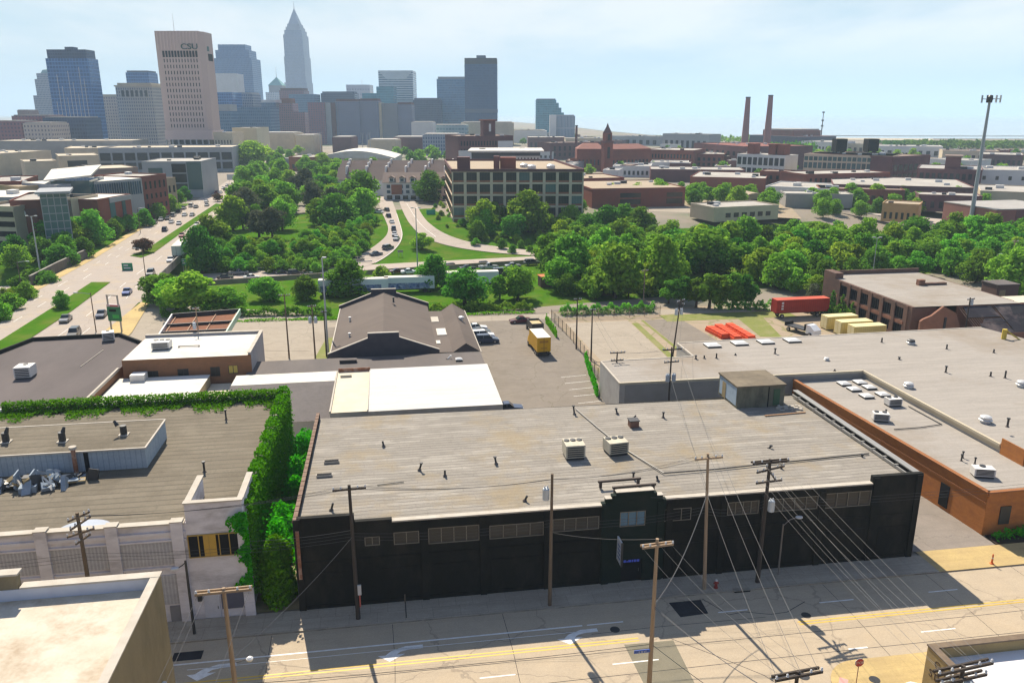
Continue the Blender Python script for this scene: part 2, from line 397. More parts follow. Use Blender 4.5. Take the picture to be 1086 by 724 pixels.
def walk(name, pts, mat):
    w_ = MB().prism([S(*p)[:2] for p in pts], 0, .13, 1, 0); return struct(name, w_, [mat, m_curb])
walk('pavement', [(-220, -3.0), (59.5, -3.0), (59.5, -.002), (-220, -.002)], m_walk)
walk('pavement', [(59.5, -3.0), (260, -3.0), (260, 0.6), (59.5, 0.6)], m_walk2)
arc = [(41+3.2*(1-math.cos(a)), -16.7+3.2*math.sin(a)) for a in [i*math.pi/16 for i in range(9)]]
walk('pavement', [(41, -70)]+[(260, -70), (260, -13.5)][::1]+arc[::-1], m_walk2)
arc2 = [(29.5-3*(1-math.cos(a)), -16.6+3*math.sin(a)) for a in [i*math.pi/16 for i in range(9)]]
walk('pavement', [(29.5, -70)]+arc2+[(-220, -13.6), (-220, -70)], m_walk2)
def mark(name, pts, mat=m_wht, z=.014): return sheet(name, pts, z, mat)
def line(u0, u1, v0, w_=.12, mat=m_wht, v1=None):
    v1 = v0 if v1 is None else v1
    mark('road_marking', [(u0, v0-w_/2), (u1, v1-w_/2), (u1, v1+w_/2), (u0, v0+w_/2)], mat)
line(-60, 24, -5.75, .16); line(-8, 24, -6.5, .06)
for a in ((24.4, 27.6), (36.2, 38.9), (45.7, 49), (56.4, 59.3), (66.5, 69.5), (76.5, 79.5)): line(a[0], a[1], -5.75, .13)
for a in ((-4, -1), (4.6, 7.6), (14.6, 17.4), (25.2, 29), (52, 55.2), (62, 65), (72, 75)): line(a[0], a[1], -10.95, .13)
for a in ((-60, 28.2), (42.4, 120)):
    line(a[0], a[1], -8.08, .14, m_yel); line(a[0], a[1], -8.42, .14, m_yel)
line(44.7, 46.4, -12.1, .18)
for (cu, cv) in ((8.3, -7.0), (23.0, -7.1), (-6.4, -7.0)):      # turn arrows
    mb = MB(); pts = [(cu+p*1.12, cv+q*1.25) for p, q in ((1.9, .30), (1.9, .66), (.6, .64), (-.4, .28), (-.8, -.1), (-1.35, -.1), (-.5, -.75), (.6, -.1), (.0, -.1), (.3, .15), (.9, .28))]
    mark('road_marking', pts, m_wht)
mark('road_patch', [(32.4, -3.7), (35.4, -3.7), (35.3, -5.75), (32.7, -5.9)], m_patch, .013)
mark('road_patch', [(26.8, -8.75), (31.0, -8.8), (30.8, -15), (27.0, -15)], m_patch2, .0115)
mark('road_patch', [(-9.5, -4.2), (-7.2, -4.2), (-7.2, -5.3), (-9.5, -5.3)], m_patch, .013)
def tarline(pts, w_=.07):
    mb = MB(); a = [S(*p) for p in pts]
    for p, q in zip(a, a[1:]):
        d = Vector((q[0]-p[0], q[1]-p[1], 0)); d.normalize(); n = Vector((-d.y, d.x, 0))*w_/2; e = d*.02
        mb.poly([(p[0]-n.x, p[1]-n.y, .0125), (q[0]-n.x, q[1]-n.y, .0125), (q[0]+n.x, q[1]+n.y, .0125), (p[0]+n.x, p[1]+n.y, .0125)])
    struct('tar_seam', mb, m_patch)
tarline([(35.6, -3.6), (37.0, -6.2), (38.5, -6.0), (40.6, -6.7), (42.2, -6.6), (44.5, -5.4)]); tarline([(24.5, -7.0), (30, -6.9), (40, -7.0)], .05)
tarline([(-8, -9.3), (10, -9.4), (30, -9.5), (58, -9.6), (80, -9.4)], .05); tarline([(-8, -12.1), (20, -12.3), (44, -12.2), (80, -12.3)], .05)
tarline([(30.9, -8.6), (33.5, -11), (36.5, -14), (38.6, -18)], .05)
for uu in (-2, 8, 17.5, 47.5, 58, 67): tarline([(uu, -3.1), (uu+.15, -8), (uu+.1, -13.4)], .04)
# lots
sheet('alley', [(58.62, .6), (68.3, .6), (67.6, 41), (58.62, 41)], .135, m_alley)
sheet('car_park', [(-4, 20), (43.0, 20), (43.0, 104), (-4, 104)], .006, m_lot)
sheet('forecourt', [(-46, 60), (-4.02, 60), (-4.02, 104), (-57, 104), (-51, 82)], .006, m_lotc)
sheet('yard', [(43.02, 39), (118, 50), (122, 104), (43.02, 104)], .006, m_dirt)
sheet('yard_slab', [(45.3, 52), (57, 52), (58, 94), (44.8, 94)], .011, m_lotc)
sheet('yard_slab', [(61.5, 62), (71.5, 62), (69.5, 94), (61.5, 94)], .011, m_lot)
sheet('road', [(-57, 98.2), (122, 98.2), (124, 102.4), (-57, 102.4)], .012, m_lotc)
for i in range(6): mark('road_marking', [(36.2, 44+i*3.1), (40.6, 44.6+i*3.1), (40.6, 44.7+i*3.1), (36.2, 44.1+i*3.1)], m_wht, .012)
m_weed = pm('weeds', (.14, .17, .035), (.22, .21, .07), .6, c3=(.30, .24, .14), sc3=.25, amt3=.8, grit=.4)
for a in ([(57.2, 56), (58.4, 56), (59.6, 92), (58.2, 92)], [(60.6, 60), (61.4, 60), (61.4, 94), (60.8, 94)], [(66, 92), (95, 92), (95, 97.5), (66, 97.5)], [(80, 78), (84, 77), (88, 95), (82, 95)], [(-5, 76), (-1.5, 76), (-1.5, 90), (-3.8, 90)]):
    sheet('weed_strip', a, .015 if a[0][1] != 78 else .02, m_weed)
sheet('weed_strip', [(-4, .2), (-.1, .2), (-.1, 34), (-4, 34)], .135, pm('alley_dirt', (.30, .24, .14), (.22, .17, .10), .8, c3=(.06, .12, .02), sc3=.3))
# highway in the cutting, its ramps, the avenue over it
m_hw = roadm('highway_concrete', (.40, .34, .29), (.34, .29, .245), (.16, .14, .12), 14., .3)
def TP(m_, n_): return (TO[0]+m_*TE[0]+n_*TN[0], TO[1]+m_*TE[1]+n_*TN[1])
def mnpx(px, py): return mn(*gt(px, py)[:2])
struct('highway', strip_mesh([TP(m_, -2.5) for m_ in range(-300, 301, 60)], [TP(m_, 22-.06*max(0, min(m_, 120))) for m_ in range(-300, 301, 60)], .12, 4, 6), m_hw)
def pxstrip(name, lp, rp, dz, mat, sub=8, sm_=2):
    l_ = smooth([gt(*p)[:2] for p in lp], sm_); r_ = smooth([gt(*p)[:2] for p in rp], sm_)
    return struct(name, strip_mesh(l_, r_, dz, 3, 4), mat)
pxstrip('slip_road', [(340, 288), (383, 271), (405, 256), (413, 246), (409, 234), (404, 224), (401, 213)], [(352, 294), (398, 280), (420, 265), (428, 252), (425, 240), (421, 227), (416, 213)], .2, m_hw)
pxstrip('slip_road', [(423, 213), (428, 227), (437, 243), (452, 254), (478, 262), (520, 268), (580, 272.5)], [(440, 213), (447, 228), (457, 240), (474, 250), (500, 258), (540, 263.5), (590, 268)], .2, m_hw)
pxstrip('road', [(385, 209), (420, 208.5), (470, 208)], [(380, 214), (420, 213.5), (478, 213)], .25, m_hw)
pxstrip('road_marking', [(431, 216), (438, 228), (447, 241), (462, 252)], [(431.3, 216), (438.4, 228), (447.4, 241), (462.4, 251.8)], .26, m_wht)
pxstrip('road_marking', [(398, 279.5), (420, 265), (427.6, 252), (424.8, 240), (420.8, 227)], [(397.7, 279.3), (419.6, 264.8), (427.2, 252), (424.5, 240), (420.5, 227)], .26, m_wht)
def pxpoly(px, z): return [gz(*p, z) for p in px]
m_av = roadm('avenue_concrete', (.37, .32, .275), (.32, .275, .235), (.2, .17, .14), 16., .3, (.42, .325, .21), .006)
LW = [(-60, 352), (0, 331), (41, 307), (102, 273), (150, 243), (185, 225), (215, 209), (250, 186), (290, 166), (318, 157)]
LM = [(-50, 378), (0, 361), (57, 325), (97, 299), (138, 270), (180, 246), (226, 216), (258, 192), (299, 168), (324, 158)]
RM = [(-20, 392), (14, 370), (76, 329), (116, 298), (164, 268), (200, 242), (236, 216), (264, 192), (303, 168), (326, 158)]
RE = [(60, 395), (88, 370), (150, 320), (162, 300), (192, 273), (216, 250), (240, 220), (276, 192), (312, 168), (334, 158)]
def flatstrip(name, lp, rp, z, mat, sm_=1):
    l_ = smooth([gz(*p, z) for p in lp], sm_); r_ = smooth([gz(*p, z) for p in rp], sm_); mb = MB()
    for i in range(len(l_)-1): mb.poly([l_[i]+(z,), r_[i]+(z,), r_[i+1]+(z,), l_[i+1]+(z,)])
    return struct(name, mb, mat)
flatstrip('avenue', LW, RE, .10, m_av)
# grass medians stand on the avenue
def pxslab(name, px, z0, z1, mats): return struct(name, MB().prism([gz(*p, z1) for p in px], z0, z1, 1, 0), mats)
pxslab('median', [(-20, 392), (14, 370.5), (76, 329.5), (117, 299), (97, 299), (57, 325), (0, 361), (-50, 378)], .104, .22, [m_grass, m_curb])
pxslab('median', [(163, 268), (217, 229), (236, 216.5), (229, 215.8), (180, 248), (154, 265), (138, 271), (150, 273)], .104, .22, [m_grass, m_curb])
pxslab('verge', [(-60, 362), (0, 342), (41, 309), (33, 307), (0, 326), (-60, 347)], .12, .2, [m_grass, m_curb])
flatstrip('pavement', [(-60, 343), (0, 322), (33, 304), (92, 274), (143, 243), (176, 226)], [(-60, 352), (0, 331), (41, 307), (102, 273), (150, 243), (185, 225)], .16, m_walk2, 0)
flatstrip('pavement', [(88, 370), (118, 345), (150, 320)], [(120, 372), (140, 352), (158, 322)], .16, m_walk2, 0)
flatstrip('forecourt', [(112, 372), (135, 350), (150, 330), (156, 322)], [(330, 372), (330, 345), (330, 334), (300, 330)], .03, m_lotc, 0)
for k in range(9):       # dashed lane lines
    for (a, b) in ((.33, .0), (.66, .0)):
        pass
def laneline(lp, rp, f, s0=.1, n=26, duty=.35, w_=.012):
    l_ = smooth([gz(*p, .12) for p in lp], 1); r_ = smooth([gz(*p, .12) for p in rp], 1)
    pts = [(a[0]+(b[0]-a[0])*f, a[1]+(b[1]-a[1])*f) for a, b in zip(l_, r_)]
    acc = []; 
    for a, b in zip(pts, pts[1:]):
        d = math.hypot(b[0]-a[0], b[1]-a[1]); k = max(1, int(d/12)); 
        for i in range(k):
            t0 = i/k; t1 = t0+duty/k; mb = MB()
            p = (a[0]+(b[0]-a[0])*t0, a[1]+(b[1]-a[1])*t0); q = (a[0]+(b[0]-a[0])*t1, a[1]+(b[1]-a[1])*t1)
            nx, ny = -(b[1]-a[1])/d*.06, (b[0]-a[0])/d*.06
            acc.append([(p[0]-nx, p[1]-ny, .118), (q[0]-nx, q[1]-ny, .118), (q[0]+nx, q[1]+ny, .118), (p[0]+nx, p[1]+ny, .118)])
    mb = MB()
    for q in acc[:70]: mb.poly(q)
    struct('road_marking', mb, m_wht)
for f in (.33, .66): laneline(LW, LM, f)
for f in (.38, .70): laneline(RM, RE, f)
# bridge deck under the avenue, abutments and parapets (a thing)
m_conc = pm('weathered_concrete', (.33, .30, .26), (.24, .22, .19), .4, c3=(.13, .12, .11), sc3=.15, amt3=.7, st=(1, 1, .3))
br = thing('road_bridge', 'concrete road bridge carrying the wide avenue over the sunken highway', 'bridge')
b0 = [gz(*p, 0) for p in ((20, 318), (60, 292), (102, 271), (150, 240))]; b1 = [gz(*p, 0) for p in ((150, 321), (164, 300), (193, 272), (214, 250))]
d = MB()
for i in range(3): d.poly([b0[i]+(.09,), b1[i]+(.09,), b1[i+1]+(.09,), b0[i+1]+(.09,)]); d.poly([b0[i]+(-1.2,), b0[i+1]+(-1.2,), b1[i+1]+(-1.2,), b1[i]+(-1.2,)]); d.poly([b1[i]+(-1.2,), b1[i+1]+(-1.2,), b1[i+1]+(.09,), b1[i]+(.09,)]); d.poly([b0[i]+(.09,), b0[i+1]+(.09,), b0[i+1]+(-1.2,), b0[i]+(-1.2,)])
d.build('deck', m_conc, br)
def wall_along(mb, pts, z0, z1, t, m=0):
    for a, b in zip(pts, pts[1:]):
        dx, dy = b[0]-a[0], b[1]-a[1]; l_ = math.hypot(dx, dy); nx, ny = -dy/l_*t/2, dx/l_*t/2
        mb.prism([(a[0]-nx, a[1]-ny), (b[0]-nx, b[1]-ny), (b[0]+nx, b[1]+ny), (a[0]+nx, a[1]+ny)], z0, z1, m)
wall_along(mb := MB(), b1[1:], .1, 1.15, .35); mb.build('parapet', m_conc, br)
for k_, pp in enumerate(((b0[2], b1[2]), (b0[1], b1[1]))): wall_along(mb := MB(), [(pp[0][0]*.98+pp[1][0]*.02, pp[0][1]*.98+pp[1][1]*.02), (pp[1][0]*.98+pp[0][0]*.02, pp[1][1]*.98+pp[0][1]*.02)], -HD-1, -1.2, 1.2); mb.build('abutment', m_conc, br)
# highway barrier and rails
bw = MB(); wall_along(bw, [TP(m_, -3.2) for m_ in range(-30, 140, 10)], -HD-.5, -HD+2.9, .5)
tag(bw.build('barrier_wall', pm('barrier_concrete', (.24, .20, .155), (.17, .14, .11), .5, c3=(.11, .09, .08), sc3=.2)), 'long low brownish concrete wall along the near edge of the highway', 'wall')
gr_ = thing('guard_rail', 'grey metal guard rail along the far highway shoulder below the wooded bank', 'guard rail')
gl_ = MB(); pts = [TP(m_, 23.2) for m_ in range(-12, 36, 4)]
m_steel = flat('galvanised_steel', (.42, .44, .45), .45, .6)
wall_along(gl_, pts, -HD+.5, -HD+.85, .06); gl_.build('rail', m_steel, gr_)
for p in pts[::2]: MB().box(p[0]-.08, p[0]+.08, p[1]+.05, p[1]+.2, -HD, -HD+.8).build('post', m_steel, gr_)
# the retaining fence on the far side of the avenue
fw = thing('retaining_wall', 'dark grey panelled wall along the far side of the avenue above the wooded hollow', 'wall')
fp = [gz(*p, .1) for p in ((33, 303.5), (62, 288), (92.5, 273.5))]
m_fw = stripm('stained_wall', (.15, .14, .12), (.12, .11, .10), (.05, .05, .05), 1.2, 3., stain=(.07, .07, .07), rot=0)
wall_along(mb := MB(), fp, -4, 2.6, .4); mb.build('panel', m_fw, fw)
wall_along(mb := MB(), fp, 2.6, 2.78, .55); mb.build('coping', m_conc, fw)
rl = thing('guard_rail', 'pale metal rail beside the avenue pavement at the left edge', 'guard rail'); rp_ = [gz(*p, .1) for p in ((-30, 337), (0, 320), (33, 304.5))]
wall_along(mb := MB(), rp_, .75, 1.15, .08); mb.build('rail', m_steel, rl)
for p in [(rp_[0][0]+(rp_[2][0]-rp_[0][0])*t/8, rp_[0][1]+(rp_[2][1]-rp_[0][1])*t/8) for t in range(9)]: MB().box(p[0]-.1, p[0]+.1, p[1]-.1, p[1]+.1, 0, 1.0).build('post', m_steel, rl)
# the lake
m_lake = NT('lake_water'); m_lake.b.inputs['Base Color'].default_value = lin((.30, .36, .38)); m_lake.b.inputs['Roughness'].default_value = .18
m_lake.bump(m_lake.noise(m_lake.pos(scale=(.02, .08, 1)), 1., 4), .08, 1.)
lk = [gz(*p) for p in ((1700, 147.5), (1086, 147.5), (880, 147), (760, 146), (690, 143.5), (640, 139), (600, 134), (545, 129.5), (420, 126.5))]
struct('lake', MB().poly([p+(.4,) for p in lk]+[(-9000, 12000, .4), (-9000, 23500, .4), (15500, 23500, .4), (15500, lk[0][1], .4)]), m_lake.m)
bk = MB(); q = [gz(*p) for p in ((830, 144.2), (960, 144.8), (1400, 145))]; wall_along(bk, q, 0, 1.3, 9)
struct('breakwater', bk, pm('rubble_stone', (.22, .21, .20), (.3, .28, .26), .2))
sh = MB(); q1 = [gz(*p, .45) for p in ((880, 148.5), (990, 149.5), (990, 147.4), (880, 146.4))]
struct('beach', sh.poly([p+(.8,) for p in q1]), pm('beach_sand', (.42, .36, .26), (.36, .31, .23), .05))
# ---------------------------------------------------------------- near buildings
m_blk = pm('black_painted_brick', (.011, .0115, .011), (.018, .018, .016), 1.4, .85, c3=(.040, .036, .029), sc3=.28, amt3=.75, st=(1, 1, .45), grit=.3)
m_blkg = pm('greenish_black_brick', (.009, .017, .014), (.013, .022, .018), 1.2, .8, c3=(.03, .03, .026), sc3=.4, st=(1, 1, 2), grit=.2)
m_roofB = feltm('lapped_felt_roof', (.285, .26, .225), (.38, .352, .305), (.12, .11, .095), .62, (.25, .195, .115), .75, .45)
m_roofW = feltm('brown_felt_roof', (.185, .16, .122), (.225, .198, .152), (.095, .083, .064), 1.0, (.105, .09, .068), .8, .3, .7)
m_roofG = stripm('grey_membrane_roof', (.33, .30, .265), (.295, .27, .24), (.23, .21, .185), 2.2, 16., stain=(.225, .185, .14), staina=.8, mort=.04, stsc=.035)
m_roofD = pm('dark_felt_roof', (.125, .108, .10), (.10, .088, .083), .3, c3=(.16, .14, .125), sc3=.1, grit=.15, st=(1, .3, 1))
m_white_roof = pm('white_membrane', (.62, .60, .55), (.55, .52, .45), .25, c3=(.46, .40, .30), sc3=.12, amt3=.5)
m_cream_roof = pm('cream_membrane', (.60, .54, .41), (.52, .46, .35), .3, c3=(.5, .43, .32), sc3=.15)
m_mwall = pm('white_painted_brick', (.70, .665, .69), (.56, .525, .55), .5, c3=(.27, .24, .24), sc3=.22, amt3=.6, st=(1, 1, 3), grit=.08)
m_cap = pm('pale_coping', (.48, .44, .38), (.38, .34, .28), .8)
m_dark = pm('dark_void', (.012, .012, .014), (.02, .02, .022), 1.)
m_rust = pm('rusty_metal', (.20, .075, .04), (.30, .16, .10), 2.5, c3=(.55, .45, .38), sc3=.9, amt3=.6)
m_steelD = flat('dark_steel', (.04, .04, .042), .5, .3)
m_pglass = glassm('dusty_glass', (.03, .03, .03), .3); m_bglass = glassm('blue_glass', (.05, .12, .18), .12)
m_mull = flat('pale_mullion', (.165, .15, .12), .6); m_board = pm('pale_boarding', (.33, .25, .13), (.22, .18, .11), 2.5)
def window(par, u0, u1, z0, z1, y, n=3, fr=m_mull, gl=m_pglass, name='window', dep=.12, rows=1, open_=None):
    """recessed strip window in a wall at local y, facing -y; frame + panes as one part with its sub-part"""
    f = MB(); t = .07
    f.box(u0, u1, y-.03, y+dep, z0, z0+t); f.box(u0, u1, y-.03, y+dep, z1-t, z1)
    for k in range(n+1):
        x = u0+(u1-u0-t)*k/n; f.box(x, x+t, y-.028, y+dep, z0+t, z1-t)
    for k in range(1, rows): z = z0+(z1-z0)*k/rows; f.box(u0+t, u1-t, y-.02, y+dep*.8, z-.03, z+.03)
    w_ = f.build(name, fr, par)
    MB().poly([(u0+.02, y+dep*.5, z0+.02), (u1-.02, y+dep*.5, z0+.02), (u1-.02, y+dep*.5, z1-.02), (u0+.02, y+dep*.5, z1-.02)]).build('pane', gl, w_)
    return w_
def wall_holes(mb, u0, u1, y0, y1, z0, z1, holes, m=0):
    """wall slab along u with rectangular openings (u0,u1,z0,z1), all the openings in one row or disjoint in u"""
    hs = sorted(holes); x = u0
    for (a, b, c, d) in hs:
        if a > x: mb.box(x, a, y0, y1, z0, z1, m)
        if c > z0: mb.box(a, b, y0, y1, z0, c, m)
        if d < z1: mb.box(a, b, y0, y1, d, z1, m)
        x = b
    if x < u1: mb.box(x, u1, y0, y1, z0, z1, m)
# --- black warehouse
bw_ = sthing('warehouse', 'long black painted brick warehouse with a wide pale felt roof beside the street', 'warehouse', 0, 0)
wins = [(5.9, 7.2, 5.9, 6.75, 2), (8.4, 10.6, 5.8, 7.0, 2), (11.4, 15.9, 5.6, 7.15, 4), (16.8, 21.7, 5.6, 6.95, 4), (22.5, 26.8, 5.8, 7.1, 4), (28.7, 31.1, 5.85, 7.35, 3), (32.7, 35.5, 6.0, 7.25, 3), (39.0, 42.1, 6.1, 7.45, 4), (43.3, 48.0, 6.1, 7.45, 4), (48.7, 53.4, 6.05, 7.6, 4)]
door = (29.0, 31.0, 0, 2.45)
D_ = 26.0; DR = 24.5
mw = MB()
wall_holes(mw, .3, 27.0, 0, .45, 4.9, 8.0, [w_[:4] for w_ in wins if w_[0] < 27])
wall_holes(mw, 33.0, 58.6, 0, .45, 4.9, 8.2, [w_[:4] for w_ in wins if w_[0] > 33])
wall_holes(mw, 33.0, 33.001, 0, .45, 0, .1, [])
mw.box(0, 27.0, .03, .45, 0, 4.9); mw.box(33.0, 58.6, .03, .45, 0, 4.9)
mw.box(0, .3, .001, D_, 0, 8.6); mw.box(.3, 5.1, .002, .45, 8.0, 8.95); mw.box(5.1, 8.3, .003, .45, 8.0, 8.3)
mw.box(53.4, 58.6, .002, .45, 8.2, 9.0); mw.box(58.25, 58.6, .45, DR, 0, 8.75); mw.box(.3, 58.25, D_-.6, D_-.3, 0, 7.9)
for k, u_ in enumerate((0.0, 10.75, 15.95, 21.75, 33.1, 38.3, 42.3, 48.1, 53.5, 57.9)):
    mw.box(u_, u_+.6, -.16, .0, 0, 7.9 if k not in (0, 8, 9) else 8.9)
mw.box(.62, 26.9, -.07, .001, 4.55, 4.8); mw.box(33.7, 57.9, -.07, .001, 4.7, 4.95); mw.box(.62, 26.9, -.05, .0, .0, .5); mw.box(33.7, 57.8, -.05, .0, 0, .5)
for a in ((1.2, 5.6), (7.2, 10.4), (11.8, 15.5), (17, 21.4), (23, 26.6), (34, 38), (39.2, 42), (43.2, 47.8), (49, 53.2), (54.6, 57.6)): mw.box(a[0], a[1], -.03, .03, .9, 3.6)
mw.build('wall', m_blk, bw_)
mg = MB(); wall_holes(mg, 27.0, 33.0, -.1, .45, 2.45, 8.3, [(28.7, 31.1, 5.85, 7.35), (32.7, 33.0, 6.0, 7.25)])
wall_holes(mg, 27.0, 33.0, -.1, .45, 0, 2.45, [door])
mg.box(27.35, 32.65, -.1, .45, 8.3, 8.75); mg.box(27.9, 32.1, -.098, .45, 8.75, 9.02); mg.box(28.3, 31.8, -.096, .45, 9.02, 9.3)
mg.box(27.1, 27.75, -.22, -.1, 0, 8.2); mg.box(32.2, 32.85, -.22, -.1, 0, 8.2); mg.box(29.5, 30.4, -.13, -.1, 8.1, 8.5)
mg.build('entrance_bay', m_blkg, bw_)
mc_ = MB(); mc_.box(27.3, 27.9, -.13, .48, 8.752, 8.8); mc_.box(28.28, 31.82, -.13, .48, 9.3, 9.36); mc_.box(32.1, 32.7, -.13, .48, 8.752, 8.8)
mc_.build('coping', m_cap, bw_)
for a in wins: window(bw_, *a[:4], .02 if not 28 < a[0] < 32 else -.08, a[4], gl=m_bglass if 28 < a[0] < 32 else m_pglass)
wn_ = random.Random(3)
for a in wins:
    if a[0] > 16 and not 28 < a[0] < 32:
        x0 = a[0]+.1+wn_.random()*(a[1]-a[0])*.3; b_ = MB().box(x0, x0+(a[1]-a[0])*.35, .2, .22, a[2]+.08, a[3]-.08); b_.build('blind', m_board, bw_)
dr_ = MB().box(29.0, 31.0, .2, .28, 0, 2.45).build('door', m_dark, bw_); MB().box(30.75, 30.8, .14, .2, 1.0, 1.3).build('handle', m_steelD, dr_)
rf = MB(); zb = 7.9
for (a, b, z) in ((.3, 5.1, 7.98), (5.1, 27.0, 8.04), (27.0, 33.0, 8.2), (33.0, 53.4, 8.24), (53.4, 58.25, 8.26)): pass
rf.poly([(.3, .0+(.45), 8.02), (27, .45, 8.04), (33, .45, 8.22), (58.25, .45, 8.24), (58.25, DR, 8.1), (.3, D_, 7.95)])
rf.build('roof', m_roofB, bw_)
fl = MB(); fl.box(8.3, 27.0, -.08, .5, 8.03, 8.16); fl.box(33.0, 53.4, -.08, .5, 8.23, 8.36); fl.build('roof_edge', m_cap, bw_)
ev = MB()
for k in range(26): ev.box(-.06, .3, k*1.0+.02, k*1.0+.92, 8.6, 8.68)
ev.build('tile_coping', pm('brown_tile', (.16, .10, .07), (.24, .17, .13), 2.), bw_)
gt_ = MB(); gt_.box(58.0, 58.68, .5, DR, 8.75, 8.86); gt_.box(57.62, 57.78, .8, DR-.6, 8.3, 8.55)
for k in range(12): gt_.box(57.6, 58.05, 1+k*1.95, 1.2+k*1.95, 8.22, 8.62)
gt_.build('gutter', flat('gutter_metal', (.30, .29, .27), .5, .4), bw_)
dp_ = MB(); dp_.tube([(4.9, -.25, 8.9), (5.1, -.25, 8.0), (5.1, -.25, .2)], .05); 
# things on the roof
m_unit = pm('unit_paint', (.52, .48, .38), (.44, .40, .31), 1.2, .6, c3=(.3, .25, .18), sc3=.7, amt3=.4); m_unitw = flat('pale_unit_paint', (.62, .60, .56), .55)
def ac_unit(label, u, v, z, sx=2.0, sy=1.9, sz=1.25, rz=0., mat=None, group='rooftop air units', fans=3):
    mat = mat or m_unit
    t = sthing('air_conditioner', label, 'air unit', u, v, z, rz, group)
    MB().box(-sx/2, sx/2, -sy/2, sy/2, .22, .22+sz).build('casing', mat, t)
    for k in range(fans):
        x = -sx/2+sx*(k+.5)/fans; f = MB().lathe([(.30*sx/2, 0), (.30*sx/2, .09), (.26*sx/2, .1)], (x, sy*.22, .22+sz), 10).build('fan_guard', m_steelD, t)
    gm_ = MB(); 
    for k in range(5): gm_.box(-sx*.42, sx*.42, -sy/2-.03, -sy/2, .35+k*sz*.17, .35+k*sz*.17+sz*.1)
    gm_.build('grille', m_steelD, t)
    MB().box(-sx*.45, sx*.45, -sy*.5, sy*.5, 0, .2).build('kerb_frame', m_steelD, t)
    return t
ac_unit('cream box air unit, the western of the pair on the pale felt roof', 26.9, 10.9, 8.1, 2.0, 2.0, 1.35)
a2 = ac_unit('cream air unit with dark louvred front, east of its twin on the pale felt roof', 31.4, 11.1, 8.15, 2.1, 1.9, 1.2, .12)
def pipe_vent(label, u, v, z, h=.7, r=.09, lean=(0, 0), mat=None, cap=True, group='roof vent pipes'):
    t = sthing('vent_pipe', label, 'vent', u, v, z, 0, group)
    MB().cyl((0, 0, 0), (lean[0], lean[1], h), r, n=8).build('pipe', mat or m_steelD, t)
    if cap: MB().cyl((lean[0], lean[1], h), (lean[0], lean[1], h+.12), r*1.7, n=8).build('cap', mat or m_steelD, t)
    MB().lathe([(r*2.2, 0), (r*1.3, .12)], n=8).build('flashing', m_roofD, t)
    return t
VB = 'short dark vent pipe sticking up from the pale felt warehouse roof'
for i, (u_, v_, h_) in enumerate([(29.7, 22.5, .9), (36.2, 20.2, .35), (39.6, 19.8, .6), (7.6, 16.5, .5), (11.1, 10.0, .7), (13.5, 8.3, .6), (18.8, 10.3, .6), (3.0, 2.9, .7), (31.4, 4.8, .6), (33.6, 4.0, .5), (47.6, 9.6, .3), (46.5, 4.6, .5), (34.7, 21.9, .5), (20.3, 2.0, .5), (56, 6, .3)]):
    pipe_vent(VB, u_, v_, 8.1, h_, .1, ((-.1, .15), (.2, -.1), (0, 0))[i % 3], cap=i % 2 == 0)
t = sthing('chimney', 'short square brick chimney on the pale felt roof beyond the air units', 'chimney', 35.4, 17.8, 8.1); MB().box(-.5, .5, -.5, .5, 0, .75).build('stack', pm('chimney_brick', (.22, .12, .08), (.16, .09, .07), 2.), t); MB().box(-.58, .58, -.58, .58, .75, .85).build('cap', m_steelD, t)
for (u_, v_, lb) in ((29.6, 3.4, 'rusty steel beam on short posts, farther of two behind the stepped parapet'), (30.6, 2.0, 'rusty steel beam on short posts, nearer of two behind the stepped parapet')):
    t = sthing('steel_beam', lb, 'beam', u_, v_, 8.15, .03, 'rusty beams on the roof'); m_beam = m_rust if u_ < 0 else flat('beam_brown', (.06, .04, .03), .7)
    MB().box(-2.1, 2.1, -.11, .11, .55, .75).build('rail', m_beam, t)
    for s_ in (-1.85, 1.85): MB().box(s_-.12, s_+.12, -.12, .12, 0, .55).build('post', m_beam, t)
for (u_, v_, lb) in ((1.9, 10.1, 'flat dark hatch on the western end of the pale felt roof, nearer of two'), (2.4, 13.2, 'flat dark hatch on the western end of the pale felt roof, farther of two')):
    t = sthing('roof_hatch', lb, 'hatch', u_, v_, 8.05, .02, 'small roof hatches'); MB().box(-.75, .75, -.2, .2, 0, .2).build('kerb', m_cap, t); MB().box(-.7, .7, -.16, .16, .2, .24).build('lid', m_dark, t)
c_ = MB(); c_.tube([S(30.2, 24, 8.16), S(31.3, 17.5, 8.2), S(32.4, 12, 8.22), S(34.6, 5.2, 8.3), S(40, 5.3, 8.3), S(57, 6.4, 8.32)], .07, 5)
tag(c_.build('conduit', m_steelD), 'dark conduit pipe running across the pale felt roof and turning east', 'pipe')
c_ = MB(); c_.tube([S(7, 7.3, 8.1), S(9.5, 7.6, 8.1)], .05, 5); tag(c_.build('loose_pipe', m_steelD), 'thin loose pipe lying on the pale roof near the west edge', 'pipe')
c_ = MB(); c_.box(-2.6, 2.6, -.1, .1, 0, .1); tag(c_.build('timber_plank', pm('plank_wood', (.36, .22, .13), (.28, .17, .1), 1.), None, S(54, 18.5, 8.16), SR+.06), 'long brown plank lying on the pale roof below the rooftop hut', 'plank')
m_pent = pm('grimy_panels', (.19, .18, .13), (.12, .115, .085), 1.1, c3=(.07, .07, .055), sc3=.5, amt3=.8, st=(1, 1, .4))
t = sthing('rooftop_hut', 'grimy grey rooftop hut with blue side wall and dark flat roof', 'hut', 49.2, 21.3, 8.1)
MB().box(0, 6.0, 0, 5.4, 0, 2.6).build('wall', m_pent, t); MB().box(-.12, 6.12, -.12, 5.5, 2.6, 2.8).build('roof', pm('hut_roof', (.17, .14, .10), (.12, .10, .075), .7, c3=(.24, .2, .14), sc3=.3), t)
